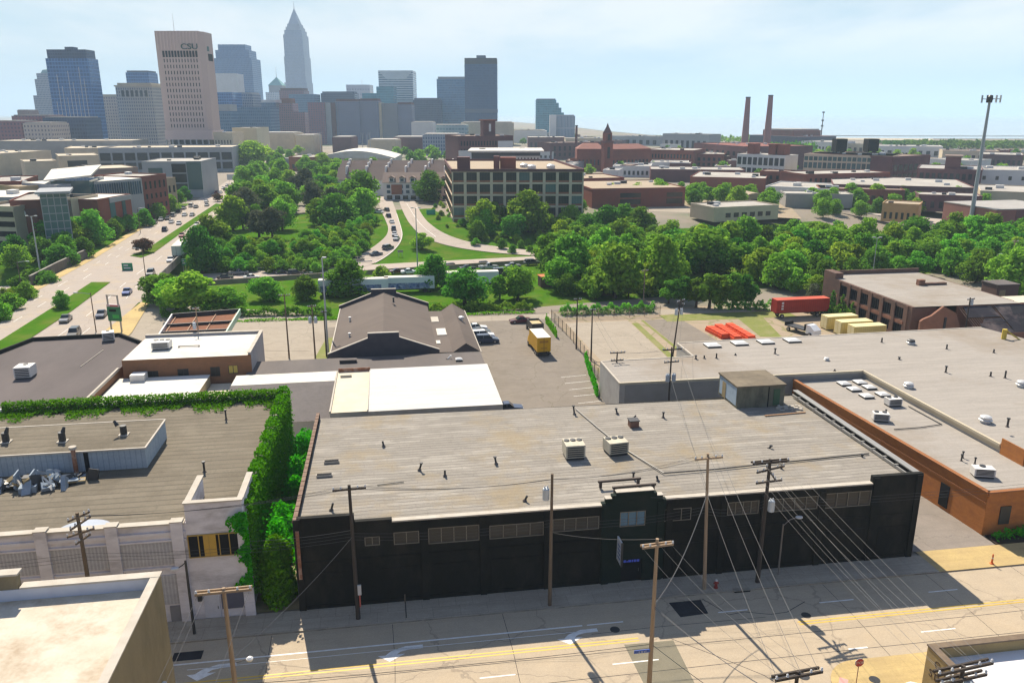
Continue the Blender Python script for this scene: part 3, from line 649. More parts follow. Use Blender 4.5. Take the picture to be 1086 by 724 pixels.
MB().box(-.03, -.002, .2, 5.1, .3, 2.5).build('side_panel', pm('blue_panel', (.33, .40, .46), (.25, .31, .36), 1.), t)
MB().box(-.07, -.031, 3.2, 4.2, .1, 2.1).build('door', m_board, t); MB().box(3.9, 4.0, -.05, -.002, 0, 2.6).build('pipe', m_dark, t); MB().box(4.6, 5.4, -.05, -.002, .2, 2.2).build('shutter', flat('green_door', (.04, .10, .05), .6), t)
mb = MB(); r2 = random.Random(5)
for k in range(26):
    x, y = r2.uniform(-1.5, 1.5), r2.uniform(-.6, .6); mb.box(x, x+r2.uniform(.1, .6), y, y+r2.uniform(.1, .4), 0, r2.uniform(.05, .3))
tag(mb.build('scrap_pile', m_cap, None, S(55.2, 20.2, 8.12)), 'small pile of pale scrap on the roof beside the rooftop hut', 'rubble', kind='stuff')
# signs of the warehouse
t = sthing('blade_sign', 'white projecting sign hung on the black wall above the entrance', 'sign', 28.55, -.12, 3.9)
MB().box(-.07, .07, -1.5, -.1, -1.15, 1.15).build('panel', flat('sign_white', (.62, .63, .65), .4), t); MB().box(-.09, .09, -1.52, -1.45, -1.2, 1.2).build('frame', m_steelD, t)
for k in range(4): MB().box(-.075, .075, -1.2, -.4, -.75+k*.4, -.75+k*.4+.2).build('lettering', flat('sign_blue', (.12, .2, .4), .5), t)
t = sthing('neon_sign', 'small blue glowing sign over the black entrance door', 'sign', 29.95, -.02, 2.15)
x = -.72
for k, wd in enumerate((.22, .1, .26, .12, .2, .24)):
    MB().box(x, x+wd, -.06, -.02, 0, .22 if k != 1 else .14).build('letter', emit('blue_neon', (.03, .05, .32), .22), t); x += wd+.07
MB().box(-.85, .85, -.02, .03, -.1, .32).build('backboard', m_dark, t)
t = sthing('vertical_sign', 'rusty peeling vertical sign strip on the corner of the black wall', 'sign', .35, -.36, 3.4)
MB().box(-.14, .14, -.06, .06, 0, 4.6).build('panel', m_rust, t)
for z in (.6, 3.9): MB().box(-.04, .04, .06, .37, z, z+.08).build('bracket', m_steelD, t)
# --- white brick building on the west side
wb = sthing('brick_building', 'old white painted brick building with a brown flat roof and ivy on its side', 'building', -42, 0)
HW = 9.0; WD = 31.0; o_ = 42.0
bays = [(-36, -26.6), (-25.4, -20.4), (-19.4, -14.9), (-14, -9.8)]
mw = MB(); mw.box(0, 37.9, .12, .5, 0, 9.3); mw.box(37.5, 38.0, .5, WD, 0, 9.55); mw.box(0, 37.5, WD-.4, WD, 0, 9.4); mw.box(0, .4, .5, WD-.4, 0, 9.3)
for u_ in (-26.4, -20.3, -14.9, -9.8, -4.55): mw.box(u_+o_, u_+o_+.85 if u_ > -5 else u_+o_+.95, -.14, .12, 0, 9.5)
mw.box(0, 33.3, -.05, .12, 8.35, 8.62); mw.box(0, 33.3, -.03, .12, 7.75, 7.9)
mw.box(33.4, 38.0, .13, .5, 9.3, 11.0); mw.box(33.4, 33.75, .5, 5.6, 9.0, 10.9); mw.box(37.62, 38.0, .5, 5.6, 9.55, 10.9)
mw.build('wall', m_mwall, wb)
mc_ = MB(); mc_.box(-.1, 33.3, -.08, .62, 9.3, 9.42); mc_.box(33.3, 38.08, .05, .6, 11.0, 11.1); mc_.box(33.3, 33.85, .6, 5.7, 10.9, 11.0); mc_.box(37.55, 38.08, .6, 5.7, 10.9, 11.0); mc_.box(37.4, 38.08, 5.7, WD, 9.55, 9.66)
for u_ in (-26.4, -20.3, -14.9, -9.8): mc_.box(u_+o_-.03, u_+o_+.98, -.18, .64, 9.5, 9.58)
mc_.build('coping', m_cap, wb)
MB().poly([(.4, .5, HW), (37.5, .5, HW), (37.5, WD-.4, HW), (.4, WD-.4, HW)]).build('roof', m_roofW, wb)
ap = [(23.2+2.2*math.cos(t_)*1.0, .62+1.9*math.sin(t_)) for t_ in [i*math.pi/14 for i in range(15)]]
MB().poly([(p[0]+2.0, p[1], HW+.012) for p in [(q[0]+(-.0), q[1]) for q in ap]]).build('roof_patch', pm('pale_patch', (.40, .44, .50), (.34, .37, .42), .8), wb)
m_pan = stripm('corrugated_panel', (.50, .49, .50), (.44, .43, .45), (.27, .26, .28), 40., .28, rot=SR, mort=.12)
for i, (a, b) in enumerate(bays[1:]):
    for (z0, z1) in ((5.6, 7.7), (1.8, 4.6)): MB().box(a+o_, b+o_, .04, .12, z0, z1).build('cladding_panel', m_pan, wb)
    MB().box(a+o_-.05, b+o_+.05, -.02, .12, 5.2, 5.38).build('sill', m_mwall, wb)
window(wb, -8.6+o_, -4.4+o_, 6.05, 8.15, -.0, 5, flat('mustard_frame', (.42, .27, .05), .6), m_dark)
MB().box(-7.35+o_, -6.35+o_, .0, .05, 6.12, 8.08).build('yellow_panel', flat('mustard_panel', (.50, .31, .05), .6), wb)
for a in ((-24.8, -22.9), (-27.6, -26.0)): window(wb, a[0]+o_-3.0, a[1]+o_-3.0, 5.7, 6.9, .0, 4, m_steelD, m_dark)
d1 = MB().box(-7.9+o_, -6.6+o_, .03, .12, .13, 2.5).build('door', flat('white_door', (.55, .54, .58), .6), wb); MB().box(-6.8+o_, -6.75+o_, -.02, .03, 1.0, 1.25).build('handle', m_steelD, d1)
MB().box(-6.45+o_, -4.5+o_, .02, .12, .9, 2.6).build('shutter', flat('slate_shutter', (.10, .10, .14), .6), wb); MB().box(-10.7+o_, -9.85+o_, .0, .12, .13, 1.6).build('grey_hatch', flat('grey_hatch', (.22, .21, .22), .7), wb)
MB().box(-8.35+o_, -8.0+o_, -.1, .12, 1.9, 2.5).build('meter_box', m_steelD, wb)
# raised monitor on its roof
m_monit = stripm('blue_grey_cladding', (.36, .42, .47), (.32, .38, .43), (.20, .24, .28), 40., .5, rot=SR, mort=.07)
t = sthing('roof_monitor', 'raised flat roof block with blue grey ribbed sides on the brown roof', 'roof block', -44, 12.6, HW)
MB().box(0, 29.0, 0, 7.4, 0, 2.0).build('wall', m_monit, t); MB().poly([(-.1, -.1, 2.12), (29.1, -.1, 2.12), (29.1, 7.5, 2.12), (-.1, 7.5, 2.12)]).build('roof', m_roofW, t)
e_ = MB(); e_.box(-.1, 29.15, -.12, .06, 2.0, 2.14); e_.box(28.98, 29.15, .06, 7.4, 2.0, 2.14); e_.box(-.1, 28.98, 7.35, 7.52, 2.0, 2.16); e_.build('trim', m_cap, t)
MB().box(23.45, 23.85, -.05, 0, -.0, 2.0).build('door', m_dark, t)
t = sthing('flue', 'rusty flue with a pale cap against the blue grey ribbed side', 'flue', -21.3, 12.3, HW); MB().cyl((0, 0, 0), (0, 0, 2.5), .22).build('pipe', m_rust, t); MB().cyl((0, 0, 2.5), (0, 0, 2.75), .36).build('cap', m_cap, t)
for i, (u_, v_) in enumerate([(-28.7, 16.0), (-23.3, 15.3), (-17.9, 16.2)]):
    t = sthing('turbine_vent', ('broken dark turbine vent, westernmost of three on the raised roof block', 'broken dark turbine vent, middle of three on the raised roof block', 'broken dark turbine vent with loose cowl, easternmost on the raised roof block')[i], 'vent', u_, v_, HW+2.12, 0, 'broken vents on the raised roof')
    MB().cyl((0, 0, 0), (0, 0, 1.0), .34, .32, 10).build('drum', m_steelD, t); MB().cyl((-.5 if i == 2 else .15, 0, 1.0), (-.8 if i == 2 else .3, .1, 1.5), .22, .12, 8).build('cowl', m_steelD, t); MB().box(-.45, .45, -.45, .45, 0, .1).build('flashing', m_cap, t)
pipe_vent('slim vent pipe with white top near the back of the brown roof', -9.8, 24.5, HW, 1.1, .09)
pipe_vent('slim vent pipe beside the raised corner parapet on the brown roof', -9.3, 10.7, HW, 1.0, .1)
mb = MB(); r2 = random.Random(11); mats = [m_unitw, pm('scrap_blue', (.30, .35, .40), (.2, .24, .28), 1.), m_steelD, m_board, m_cap]
for k in range(75):
    x = r2.gauss(0, 2.2); y = r2.gauss(0, .75); s_ = r2.uniform(.15, .8); q = Matrix.Rotation(r2.uniform(0, 3), 3, Vector((r2.uniform(-1, 1), r2.uniform(-1, 1), 1)).normalized())
    b_ = MB().box(-s_, s_, -s_*.6, s_*.6, -s_*r2.choice((.08, .08, .5)), s_*.08); mb.add([tuple(q @ Vector(p)+Vector((x, y, .25+.5*r2.random()*max(0, 1-abs(x)/3)))) for p in b_.v], b_.f, r2.choice((0, 0, 1, 1, 2, 2, 3, 4)))
for (x, h_) in ((-1.9, 1.5), (-.6, 1.4)): mb.box(x, x+.12, -.8, .6, .05, h_, 1); mb.box(x+.5, x+1.1, -.4, .4, .05, 1.0, 2)
tag(mb.build('scrap_heap', mats, None, S(-23.6, 10.1, HW+.02), SR+.1), 'heap of broken metal sheets and boards dumped on the brown roof', 'scrap heap', kind='stuff')
# --- beige building at the bottom left
nb = sthing('beige_building', 'flat roofed beige building with parapet at the lower left corner of the photo', 'building', -5.6, -17.0, 0)
m_beige = pm('beige_stucco', (.24, .20, .125), (.20, .165, .105), .6, c3=(.13, .11, .07), sc3=.35, amt3=.6, st=(1, 1, .4), grit=.1)
m_dirty = pm('dirty_white_roof', (.58, .52, .43), (.44, .38, .29), .5, c3=(.29, .21, .13), sc3=.22, amt3=.8, grit=.12)
ZT = 14.9
w_ = MB(); w_.box(-40, 0, -.45, 0, 0, ZT); w_.box(-.38, 0, -34, -.45, 0, ZT); w_.box(-40, -39.6, -34, -.45, 0, ZT); w_.box(-40, -7.9, -.46, .0, ZT, ZT+.95); w_.box(-40, -.5, -34, -33.6, 0, ZT); w_.build('wall', m_beige, nb)
w_ = MB(); w_.box(-7.8, .08, -.55, .08, ZT, ZT+.12); w_.box(-.45, .06, -34, -.55, ZT, ZT+.1); w_.box(-40, -7.75, -.6, .08, ZT+.95, ZT+1.07); w_.build('coping', m_cap, nb)
w_ = MB(); w_.poly([(-39.6, -34, ZT-.75), (-.38, -34, ZT-.75), (-.38, -.45, ZT-.75), (-39.6, -.45, ZT-.75)]); w_.build('roof', m_dirty, nb)
w_ = MB(); w_.box(-39.6, -.52, -.5, -.452, ZT-1.08, ZT-.02); w_.build('parapet_lining', pm('pale_blue_lining', (.55, .57, .62), (.47, .49, .55), .8), nb)
w_ = MB(); w_.tube([(.12, -2.4, ZT-6.0), (.12, -2.4, ZT-6.6), (.2, -2.9, ZT-7.4), (.2, -2.9, 0)], .16, 8); w_.build('downpipe', flat('white_pvc', (.62, .62, .60), .4), nb)
for (a, b) in ((-8, -6.6), (-12.5, -11)): MB().box(-.1, .02, a, b, ZT-4.4, ZT-3.0).build('panel', m_beige, nb)
# --- building at the bottom right, lettering on its side
rb = sthing('street_building', 'tan building with dark lettering on its side and a white flat roof', 'building', 46.6, -18.4)
m_tan = pm('tan_brick', (.33, .25, .12), (.27, .20, .10), .8, c3=(.20, .15, .08), sc3=.3, grit=.15)
ZR = 4.8
w_ = MB(); w_.box(0, 40, -.4, 0, 0, ZR); w_.box(0, .4, -30, -.4, 0, ZR); w_.build('wall', m_tan, rb)
w_ = MB(); w_.box(-.06, 40, -.48, .06, ZR, ZR+.12); w_.box(-.06, .48, -30, -.48, ZR, ZR+.12); w_.build('coping', pm('brown_coping', (.12, .09, .07), (.2, .15, .1), 1.), rb)
MB().poly([(.4, -30, ZR-.9), (40, -30, ZR-.9), (40, -.4, ZR-.9), (.4, -.4, ZR-.9)]).build('roof', pm('bright_white_roof', (.66, .64, .64), (.60, .58, .58), .3, c3=(.6, .58, .55), sc3=.15), rb)
def text(name, body, par, loc, rot, size, mat, ext=.02, align='LEFT'):
    cu = bpy.data.curves.new(name, 'FONT'); cu.body = body; cu.size = size; cu.extrude = ext; cu.align_x = align
    o = bpy.data.objects.new(name, cu); C.objects.link(o); cu.materials.append(mat); bpy.context.view_layer.update()
    me = bpy.data.meshes.new_from_object(o.evaluated_get(bpy.context.evaluated_depsgraph_get())); bpy.data.objects.remove(o); bpy.data.curves.remove(cu)
    o = link(name, me, par, loc); o.rotation_euler = rot; return o
m_let = flat('dark_brown_letters', (.05, .025, .012), .6)
text('lettering', 'GALLERY', rb, (-.01, -.9, 3.75), (math.pi/2, 0, -math.pi/2), .85, m_let)
text('lettering', 'STUDIOS', rb, (-.01, -.5, 2.75), (math.pi/2, 0, -math.pi/2), .85, m_let)
# ---------------------------------------------------------------- big grey roofed warehouse and the orange brick building
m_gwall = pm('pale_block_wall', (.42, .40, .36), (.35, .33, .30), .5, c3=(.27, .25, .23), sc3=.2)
m_orange = pm('orange_brick', (.44, .175, .052), (.36, .14, .045), 1.2, c3=(.26, .11, .05), sc3=.3, amt3=.5, st=(1, 1, 2.5), grit=.15)
m_obrown = pm('orange_brown_trim', (.30, .125, .05), (.24, .10, .04), 1.)
gw = sthing('warehouse', 'sprawling low warehouse with a huge pale grey membrane roof and skylights', 'warehouse', 40.2, 39.5)
pts = [(0, 0), (37.2, 0), (37.2, -27.5), (80, -27.5), (80, -12), (72, 20.0), (15.2, 18.6), (15.0, 11.0), (0, 10.6)]
MB().prism(pts, 0, 5.5, 0).build('wall', m_gwall, gw)
MB().poly([(p[0], p[1], 5.51) for p in pts]).build('roof', m_roofG, gw)
e_ = MB(); wall_along(e_, [(0, .1), (37.1, .1), (37.1, -27.4), (80, -27.4)], 5.3, 5.62, .3); e_.build('coping', pm('beige_coping', (.50, .44, .32), (.44, .38, .28), .5), gw)
e_ = MB(); wall_along(e_, [(72, 19.9), (15.2, 18.5), (15.1, 10.9), (.1, 10.5), (.1, .3)], 5.3, 5.58, .25); e_.build('coping', m_cap, gw)
MB().box(.8, 37.0, -.05, -.003, 0, 5.2).build('lower_wall', pm('block_painted_shade', (.30, .28, .26), (.25, .24, .22), .5), gw)  # front wall skin in darker grey: its shade is put into the colour
MB().poly([(37.22, -.5, 4.52), (37.22, -27.3, 4.52), (37.14, -27.3, 5.4), (37.14, -.5, 5.4)]).build('flashing', pm('beige_flashing', (.50, .43, .30), (.45, .38, .27), .5), gw)
MB().box(37.0, 41.8, -31.0, -27.55, 0, 6.4).build('end_block', m_orange, gw); MB().box(41.82, 80, -30.8, -27.55, 0, 6.3).build('end_block', pm('dun_brick', (.32, .26, .17), (.27, .22, .15), 1.), gw)
MB().poly([(37.1, -30.9, 6.42), (80, -30.9, 6.42), (80, -27.5, 6.42), (37.1, -27.5, 6.42)]).build('end_roof', m_roofG, gw)
def skylight(label, u, v, z, sx, sy, group, rz=0.):
    t = sthing('skylight', label, 'skylight', u, v, z, rz, group)
    MB().box(-sx/2, sx/2, -sy/2, sy/2, 0, .28).build('kerb', m_steelD, t); d = MB(); d.add([(-sx/2-.05, -sy/2-.05, .28), (sx/2+.05, -sy/2-.05, .28), (sx/2+.05, sy/2+.05, .28), (-sx/2-.05, sy/2+.05, .28), (0-sx*.3, -sy*.3, .45), (sx*.3, -sy*.3, .45), (sx*.3, sy*.3, .45), (-sx*.3, sy*.3, .45)], [(0, 1, 5, 4), (1, 2, 6, 5), (2, 3, 7, 6), (3, 0, 4, 7), (4, 5, 6, 7)]); d.build('dome', pm('milky_plastic', (.56, .56, .55), (.48, .48, .47), .8, .35), t); return t
for i, (u_, v_) in enumerate([(60.4, 55.4), (65.3, 55.9), (69.9, 56.0), (74.7, 56.2)]):
    skylight('white skylight, number '+('one', 'two', 'three', 'four', 'five', 'six')[i]+' from the west along the back of the grey roof', u_, v_, 5.5, 2.3, 2.2, 'skylights along the back of the grey roof')
for i, (u_, v_) in enumerate([(72.8, 37.0), (75.4, 37.2), (72.9, 34.6), (75.5, 35.0), (73.0, 31.7), (75.6, 32.0)]):
    skylight(('western', 'eastern')[i % 2]+' white skylight in the '+('farthest', 'middle', 'nearest')[i//2]+' pair on the orange brick building roof', u_, v_, 4.5, 1.5, 1.5, 'paired skylights on the orange building')
VG = 'short dark pipe sticking up from the huge pale grey roof'
for i, (u_, v_, h_) in enumerate([(55.1, 49.0, .5), (56.5, 49.1, .5), (58.4, 48.9, .8), (68.5, 49.8, .8), (89.0, 53.2, .8), (73.1, 40.2, .3), (88.8, 37.1, .9), (94, 34.5, .7), (95.5, 33.5, 1.1), (80.3, 14.9, 1.0), (97, 48, .8), (62, 50, .3), (86, 44, .3), (103, 45, .6)]):
    pipe_vent(VG, u_, v_, 5.5 if v_ > 16 else 6.4, h_, .12, cap=i % 3 == 0, group='pipes on the grey roof')
m_mush = flat('pale_aluminium', (.55, .55, .54), .4, .2)
for i, (u_, v_, s_, lb) in enumerate([(93.1, 51.5, 1.0, 'dark mushroom ventilator near the back of the huge grey roof'), (74.7, 45.3, .6, 'small pale ventilator alone on the grey roof behind the skylight pairs'), (79.2, 31.8, 1.0, 'round pale ventilator on the grey roof beside the orange building notch'), (95.0, 29.8, 1.1, 'round ventilator at the right edge of the photo on the grey roof'), (80.5, 18.6, 1.1, 'round ribbed ventilator above the brick end block of the grey roof')]):
    t = sthing('mushroom_vent', lb, 'vent', u_, v_, 5.5, 0, 'round ventilators on the grey roof'); t.scale = (s_*.72,)*3
    MB().lathe([(.75, 0), (.7, .35)], n=14).build('base', m_mush, t); MB().lathe([(.95, .35), (1.0, .5), (.8, .62)], n=14).build('ring', m_mush, t); MB().lathe([(.85, .64), (.85, .95), (.6, 1.1), (0.05, 1.15)], n=14, m=0).build('hood', m_mush if i != 0 else m_steelD, t)
ob = sthing('brick_building', 'single storey orange brick building with pale flat roof beside the alley', 'building', 66.0, 0)
# slightly skewed west wall: follow the photo
w_ = MB(); pts = [(2.3, 2.6), (40, 3.4), (40, 12.0), (11.3, 12.0), (11.3, 39.3), (.2, 39.3)]
w_.prism(pts, 0, 4.5, 0, 0); w_.build('wall', m_orange, ob)
MB().poly([(p[0], p[1], 4.51) for p in pts]).build('roof', m_roofG, ob)
e_ = MB(); wall_along(e_, [(40, 3.5), (2.4, 2.7), (.3, 39.2)], 4.3, 4.85, .34); e_.build('parapet', m_orange, ob)
e_ = MB(); wall_along(e_, [(40, 3.5), (2.36, 2.66), (.26, 39.2)], 4.85, 4.97, .5); e_.build('coping', m_obrown, ob)
e_ = MB(); wall_along(e_, [(2.28, 2.6), (.2, 39.2)], 3.55, 3.75, .12); e_.build('band', m_obrown, ob)
dx, dy = (.2-2.3)/36.7, 1
f = MB(); y0, y1 = 7.6, 8.9; xx = lambda y: 2.3+(y-2.6)*(.2-2.3)/36.7
f.prism([(xx(y0)-.08, y0), (xx(y0)+.1, y0), (xx(y1)+.1, y1), (xx(y1)-.08, y1)], .5, 3.1); f.build('side_door', m_dark, ob)
for (u_, w2) in ((4.0, 1.2), (7.6, 1.3), (11.5, 1.3)): MB().box(u_, u_+w2, 2.52, 2.62, 1.2 if u_ < 7 else 0, 3.2).build('window', m_pglass if u_ < 7 else m_dark, ob)
ac_unit('white box air unit, nearer the skylights on the orange brick building roof', 74.6, 28.2, 4.5, 1.9, 1.2, .85, .0, m_unitw, 'white rooftop units', 2)
ac_unit('white box air unit set closer to the alley on the orange brick building roof', 69.7, 23.4, 4.5, 1.9, 1.2, .85, -.35, m_unitw, 'white rooftop units', 2)
ac_unit('white box air unit alone on the near end of the orange brick building roof', 71.0, 6.9, 4.5, 2.1, 1.2, .85, -.3, m_unitw, 'white rooftop units', 1)
for (u_, v_) in ((71.5, 25.0), (72.2, 11.5), (71.5, 10.8), (72.4, 9.8)): pipe_vent('slim pipe vent on the flat roof of the orange brick building', u_, v_, 4.5, .7, .08, group='vents on the orange building')
c_ = MB(); c_.tube([S(69.5, 20.2, 4.62), S(73.2, 20.3, 4.62), S(76.4, 20.8, 4.62), S(76.3, 27.3, 4.62)], .06, 5); tag(c_.build('conduit', m_steelD), 'thin dark conduit laid in an L across the orange building roof', 'pipe')
# ---------------------------------------------------------------- the block of shops behind
m_brickB = pm('brown_brick', (.25, .125, .065), (.19, .10, .055), 1.3, c3=(.14, .085, .055), sc3=.3, st=(1, 1, 2.5), grit=.2)
wr_ = sthing('warehouse', 'low shed with a bright white ribbed roof and a cream end strip', 'shed', .5, 37.0)
MB().box(0, 22.7, 0, 17.4, 0, 4.3).build('wall', m_gwall, wr_)
MB().poly([(4.9, -.1, 4.34), (22.8, -.1, 4.34), (22.8, 17.4, 4.62), (4.9, 17.4, 4.62)]).build('roof', stripm('white_ribbed_roof', (.57, .56, .53), (.53, .52, .49), (.36, .355, .34), 1.3, 60., mort=.02), wr_)
MB().poly([(.1, 0, 4.4), (4.8, 0, 4.4), (4.8, 17.2, 4.4), (.1, 17.2, 4.4)]).build('cream_roof', m_cream_roof, wr_)
e_ = MB(); e_.box(-.1, .1, 0, 17.3, 4.3, 4.62); e_.box(4.8, 4.92, 0, 17.4, 4.3, 4.6); e_.box(4.9, 22.75, -.2, -.09, 3.6, 4.4); e_.build('trim', m_cap, wr_)
MB().box(.6, 2.2, 14.6, 15.3, 4.4, 4.75).build('roof_curb', m_unit, wr_); MB().box(.2, 4.9, 17.2, 17.34, 4.4, 4.95).build('back_edge', m_rust, wr_)
st_ = sthing('shop_building', 'flat dark roofed strip building in front of the gabled hall', 'building', -13, 54.45)
MB().box(0, 36.0, .1, 7.4, 0, 4.3).build('wall', m_gwall, st_); MB().poly([(-.05, .05, 4.32), (36.1, .05, 4.32), (36.1, 7.5, 4.32), (-.05, 7.5, 4.32)]).build('roof', m_roofD, st_)
t = sthing('roof_hatch', 'low black box on the dark strip roof in front of the gabled hall', 'hatch', 1.9, 59.4, 4.32); MB().box(-1.3, 1.3, -.5, .5, 0, .45).build('kerb', m_steelD, t); MB().box(-1.35, 1.35, -.55, .55, .45, .52).build('lid', m_roofD, t)
skylight('small white square skylight on the dark strip roof', 19.2, 57.6, 4.32, 1.0, 1.0, 'small skylights'); pipe_vent('fallen white pipe vent on the dark strip roof', 17.4, 58.6, 4.32, .4, .1, (.6, .3), m_mush)
pd = sthing('shop_building', 'low building with a white top strip and dark pitched roof towards the ivy wall', 'building', -14, 38.5)
w_ = MB(); w_.box(0, 14.3, 0, 15.5, 0, 3.0); w_.add([(0, 0, 3), (14.3, 0, 3), (14.3, 11, 4.6), (0, 11, 4.6), (0, 15.5, 4.6), (14.3, 15.5, 4.6), (0, 15.5, 3), (14.3, 15.5, 3)], [(0, 3, 4, 6), (1, 7, 5, 2), (6, 4, 5, 7)]); w_.build('wall', m_gwall, pd)
MB().poly([(-.1, -.3, 2.98), (14.35, -.3, 2.98), (14.35, 11, 4.64), (-.1, 11, 4.64)]).build('pitched_roof', pm('shingle_roof', (.135, .12, .115), (.10, .09, .085), 1.2, c3=(.17, .15, .14), sc3=.2, grit=.35), pd)
MB().poly([(-.1, 11, 4.66), (14.4, 11, 4.66), (14.4, 15.6, 4.66), (-.1, 15.6, 4.66)]).build('roof', m_white_roof, pd)
fw_ = sthing('shop_building', 'low building with a cream white flat roof below the brown brick wall', 'building', -31, 44.5)
MB().box(0, 12.7, 0, 11.5, 0, 4.4).build('wall', pm('tan_render', (.44, .36, .22), (.37, .30, .19), .7), fw_); MB().poly([(-.1, -.1, 4.42), (12.8, -.1, 4.42), (12.8, 11.5, 4.42), (-.1, 11.5, 4.42)]).build('roof', m_white_roof, fw_)
MB().box(12.8, 16.8, 0, 11.5, 0, 2.9).build('lower_wing', m_gwall, fw_); MB().poly([(12.8, 0, 2.92), (16.9, 0, 2.92), (16.9, 11.5, 2.92), (12.8, 11.5, 2.92)]).build('lower_roof', m_cream_roof, fw_)
MB().box(2.0, 4.0, 9.6, 11.4, 4.45, 5.4).build('roof_box', m_unitw, fw_)
bf = sthing('brick_building', 'brown brick building with a white flat roof behind the petrol station canopy', 'building', -30.6, 56.6)
w_ = MB(); wall_holes(w_, 0, 18.3, 0, .4, 0, 7.0, [(3.2, 4.9, 3.6, 5.2), (7.6, 9.2, 3.7, 5.3), (12.3, 13.7, 3.9, 5.4), (14.9, 16.3, 4.2, 5.5)]); w_.box(0, .4, .4, 12.4, 0, 7); w_.build('wall', m_brickB, bf)
w_ = MB(); w_.box(17.9, 18.3, .4, 12.4, 0, 7.4); w_.box(0, 18.3, 12.4, 12.8, 0, 7.4); w_.build('rendered_wall', pm('grey_render', (.36, .34, .34), (.30, .28, .28), .6), bf)
MB().poly([(.1, -.1, 7.05), (17.9, -.1, 7.05), (17.9, 12.4, 7.05), (.1, 12.4, 7.05)]).build('roof', m_white_roof, bf)
MB().box(17.85, 18.4, -.1, 12.9, 7.4, 7.5).build('coping', m_cap, bf); MB().box(0, 17.8, 12.3, 12.9, 7.4, 7.5).build('coping', m_cap, bf)
for a in ((3.2, 4.9, 3.6, 5.2), (7.6, 9.2, 3.7, 5.3), (12.3, 13.7, 3.9, 5.4)): window(bf, *a, .1, 2, m_steelD, m_pglass)
window(bf, 14.9, 16.3, 4.2, 5.5, .1, 2, m_steelD, flat('yellow_board', (.55, .42, .08), .6))
ac_unit('louvred grey air unit on the white roof of the brown brick building', -26.3, 62.2, 7.05, 2.6, 2.0, 1.0, 0, m_mush)
t = sthing('steel_beam', 'long low white pipe frame lying on the white roof of the brown brick building', 'frame', -22.4, 62.4, 7.06); MB().box(-1.6, 1.6, -.08, .08, .1, .25).build('rail', m_cap, t); MB().box(-1.6, -1.4, -.3, .3, 0, .1).build('foot', m_cap, t); MB().box(1.4, 1.6, -.3, .3, 0, .1).build('foot', m_cap, t)
dk = sthing('shop_building', 'wide low building with a dark grey felt roof beside the avenue', 'building', -31.3, 42)
pts = [(0, 0), (0, 28), (-5.6, 34.4), (-19, 33.6), (-21.5, 25), (-30, 10), (-30, 0)]
MB().prism(pts, 0, 5.5, 0).build('wall', m_brickB, dk); MB().poly([(p[0], p[1], 5.52) for p in pts]).build('roof', pm('dark_purplish_felt', (.105, .088, .085), (.088, .075, .072), .15, c3=(.14, .12, .115), sc3=.08, st=(1, .4, 1), grit=.1), dk)
e_ = MB(); wall_along(e_, [(0, 28), (-5.6, 34.4), (-19, 33.6), (-21.5, 25), (-30, 10)], 5.3, 6.1, .35); e_.build('parapet', m_blk, dk)
e_ = MB(); wall_along(e_, [(-.05, .3), (-.05, 15)], 5.4, 5.8, .3); e_.build('coping', m_cap, dk); c_ = MB(); c_.tube([(-6, 17, 5.6), (-5.6, 26, 5.6)], .07, 4); c_.build('conduit', m_cap, dk)
ac_unit('boxy white air unit on a curb in the middle of the dark purplish roof', -43.4, 55.5, 5.52, 2.2, 2.2, 1.5, 0, m_unitw, 'white units on the dark roof', 1)
ac_unit('small white air unit at the back edge of the dark purplish roof', -37.9, 74.0, 5.52, 1.8, 1.8, 1.3, .3, m_unitw, 'white units on the dark roof', 1)
# petrol station canopy
m_cgreen = flat('pale_green_trim', (.36, .52, .40), .4); m_crust = pm('canopy_rust', (.20, .075, .035), (.145, .06, .03), .8, c3=(.10, .05, .035), sc3=.35, grit=.2)
cn = sthing('petrol_canopy', 'petrol station canopy seen from above with rusty open tray and green edge', 'canopy', -30.4, 73.6)
q = [(0, 0), (10.9, -.6), (10.3, 20.2), (-1.7, 18.0)]
MB().prism(q, 4.6, 4.75, 0, 0, True).build('tray', m_crust, cn)
for i, (a, b, mt_) in enumerate(((0, 1, m_mush), (1, 2, m_cgreen), (2, 3, m_steelD), (3, 0, m_mush))):
    e_ = MB(); wall_along(e_, [q[a], q[b]], 4.4, 5.55, .22); e_.build('fascia', mt_, cn)
def lerp2(a, b, t): return (a[0]+(b[0]-a[0])*t, a[1]+(b[1]-a[1])*t)
for t_ in (.33, .62): e_ = MB(); wall_along(e_, [lerp2(q[0], q[3], t_), lerp2(q[1], q[2], t_)], 4.75, 5.25, .25); e_.build('beam', m_steelD, cn)
m_cbeam = pm('canopy_beam', (.38, .25, .17), (.30, .19, .12), 1.)
for t_ in (.05, .36, .64, .95): e_ = MB(); wall_along(e_, [lerp2(lerp2(q[0], q[1], t_), lerp2(q[3], q[2], t_), .03), lerp2(lerp2(q[0], q[1], t_), lerp2(q[3], q[2], t_), .97)], 4.76, 4.98, .16); e_.build('joist', m_cbeam, cn)
for (a, b) in ((2.2, 3.5), (8.2, 3.2), (1.2, 14.5), (8, 14.8)): MB().box(a-.18, a+.18, b-.18, b+.18, 0, 4.6).build('column', m_mush, cn)
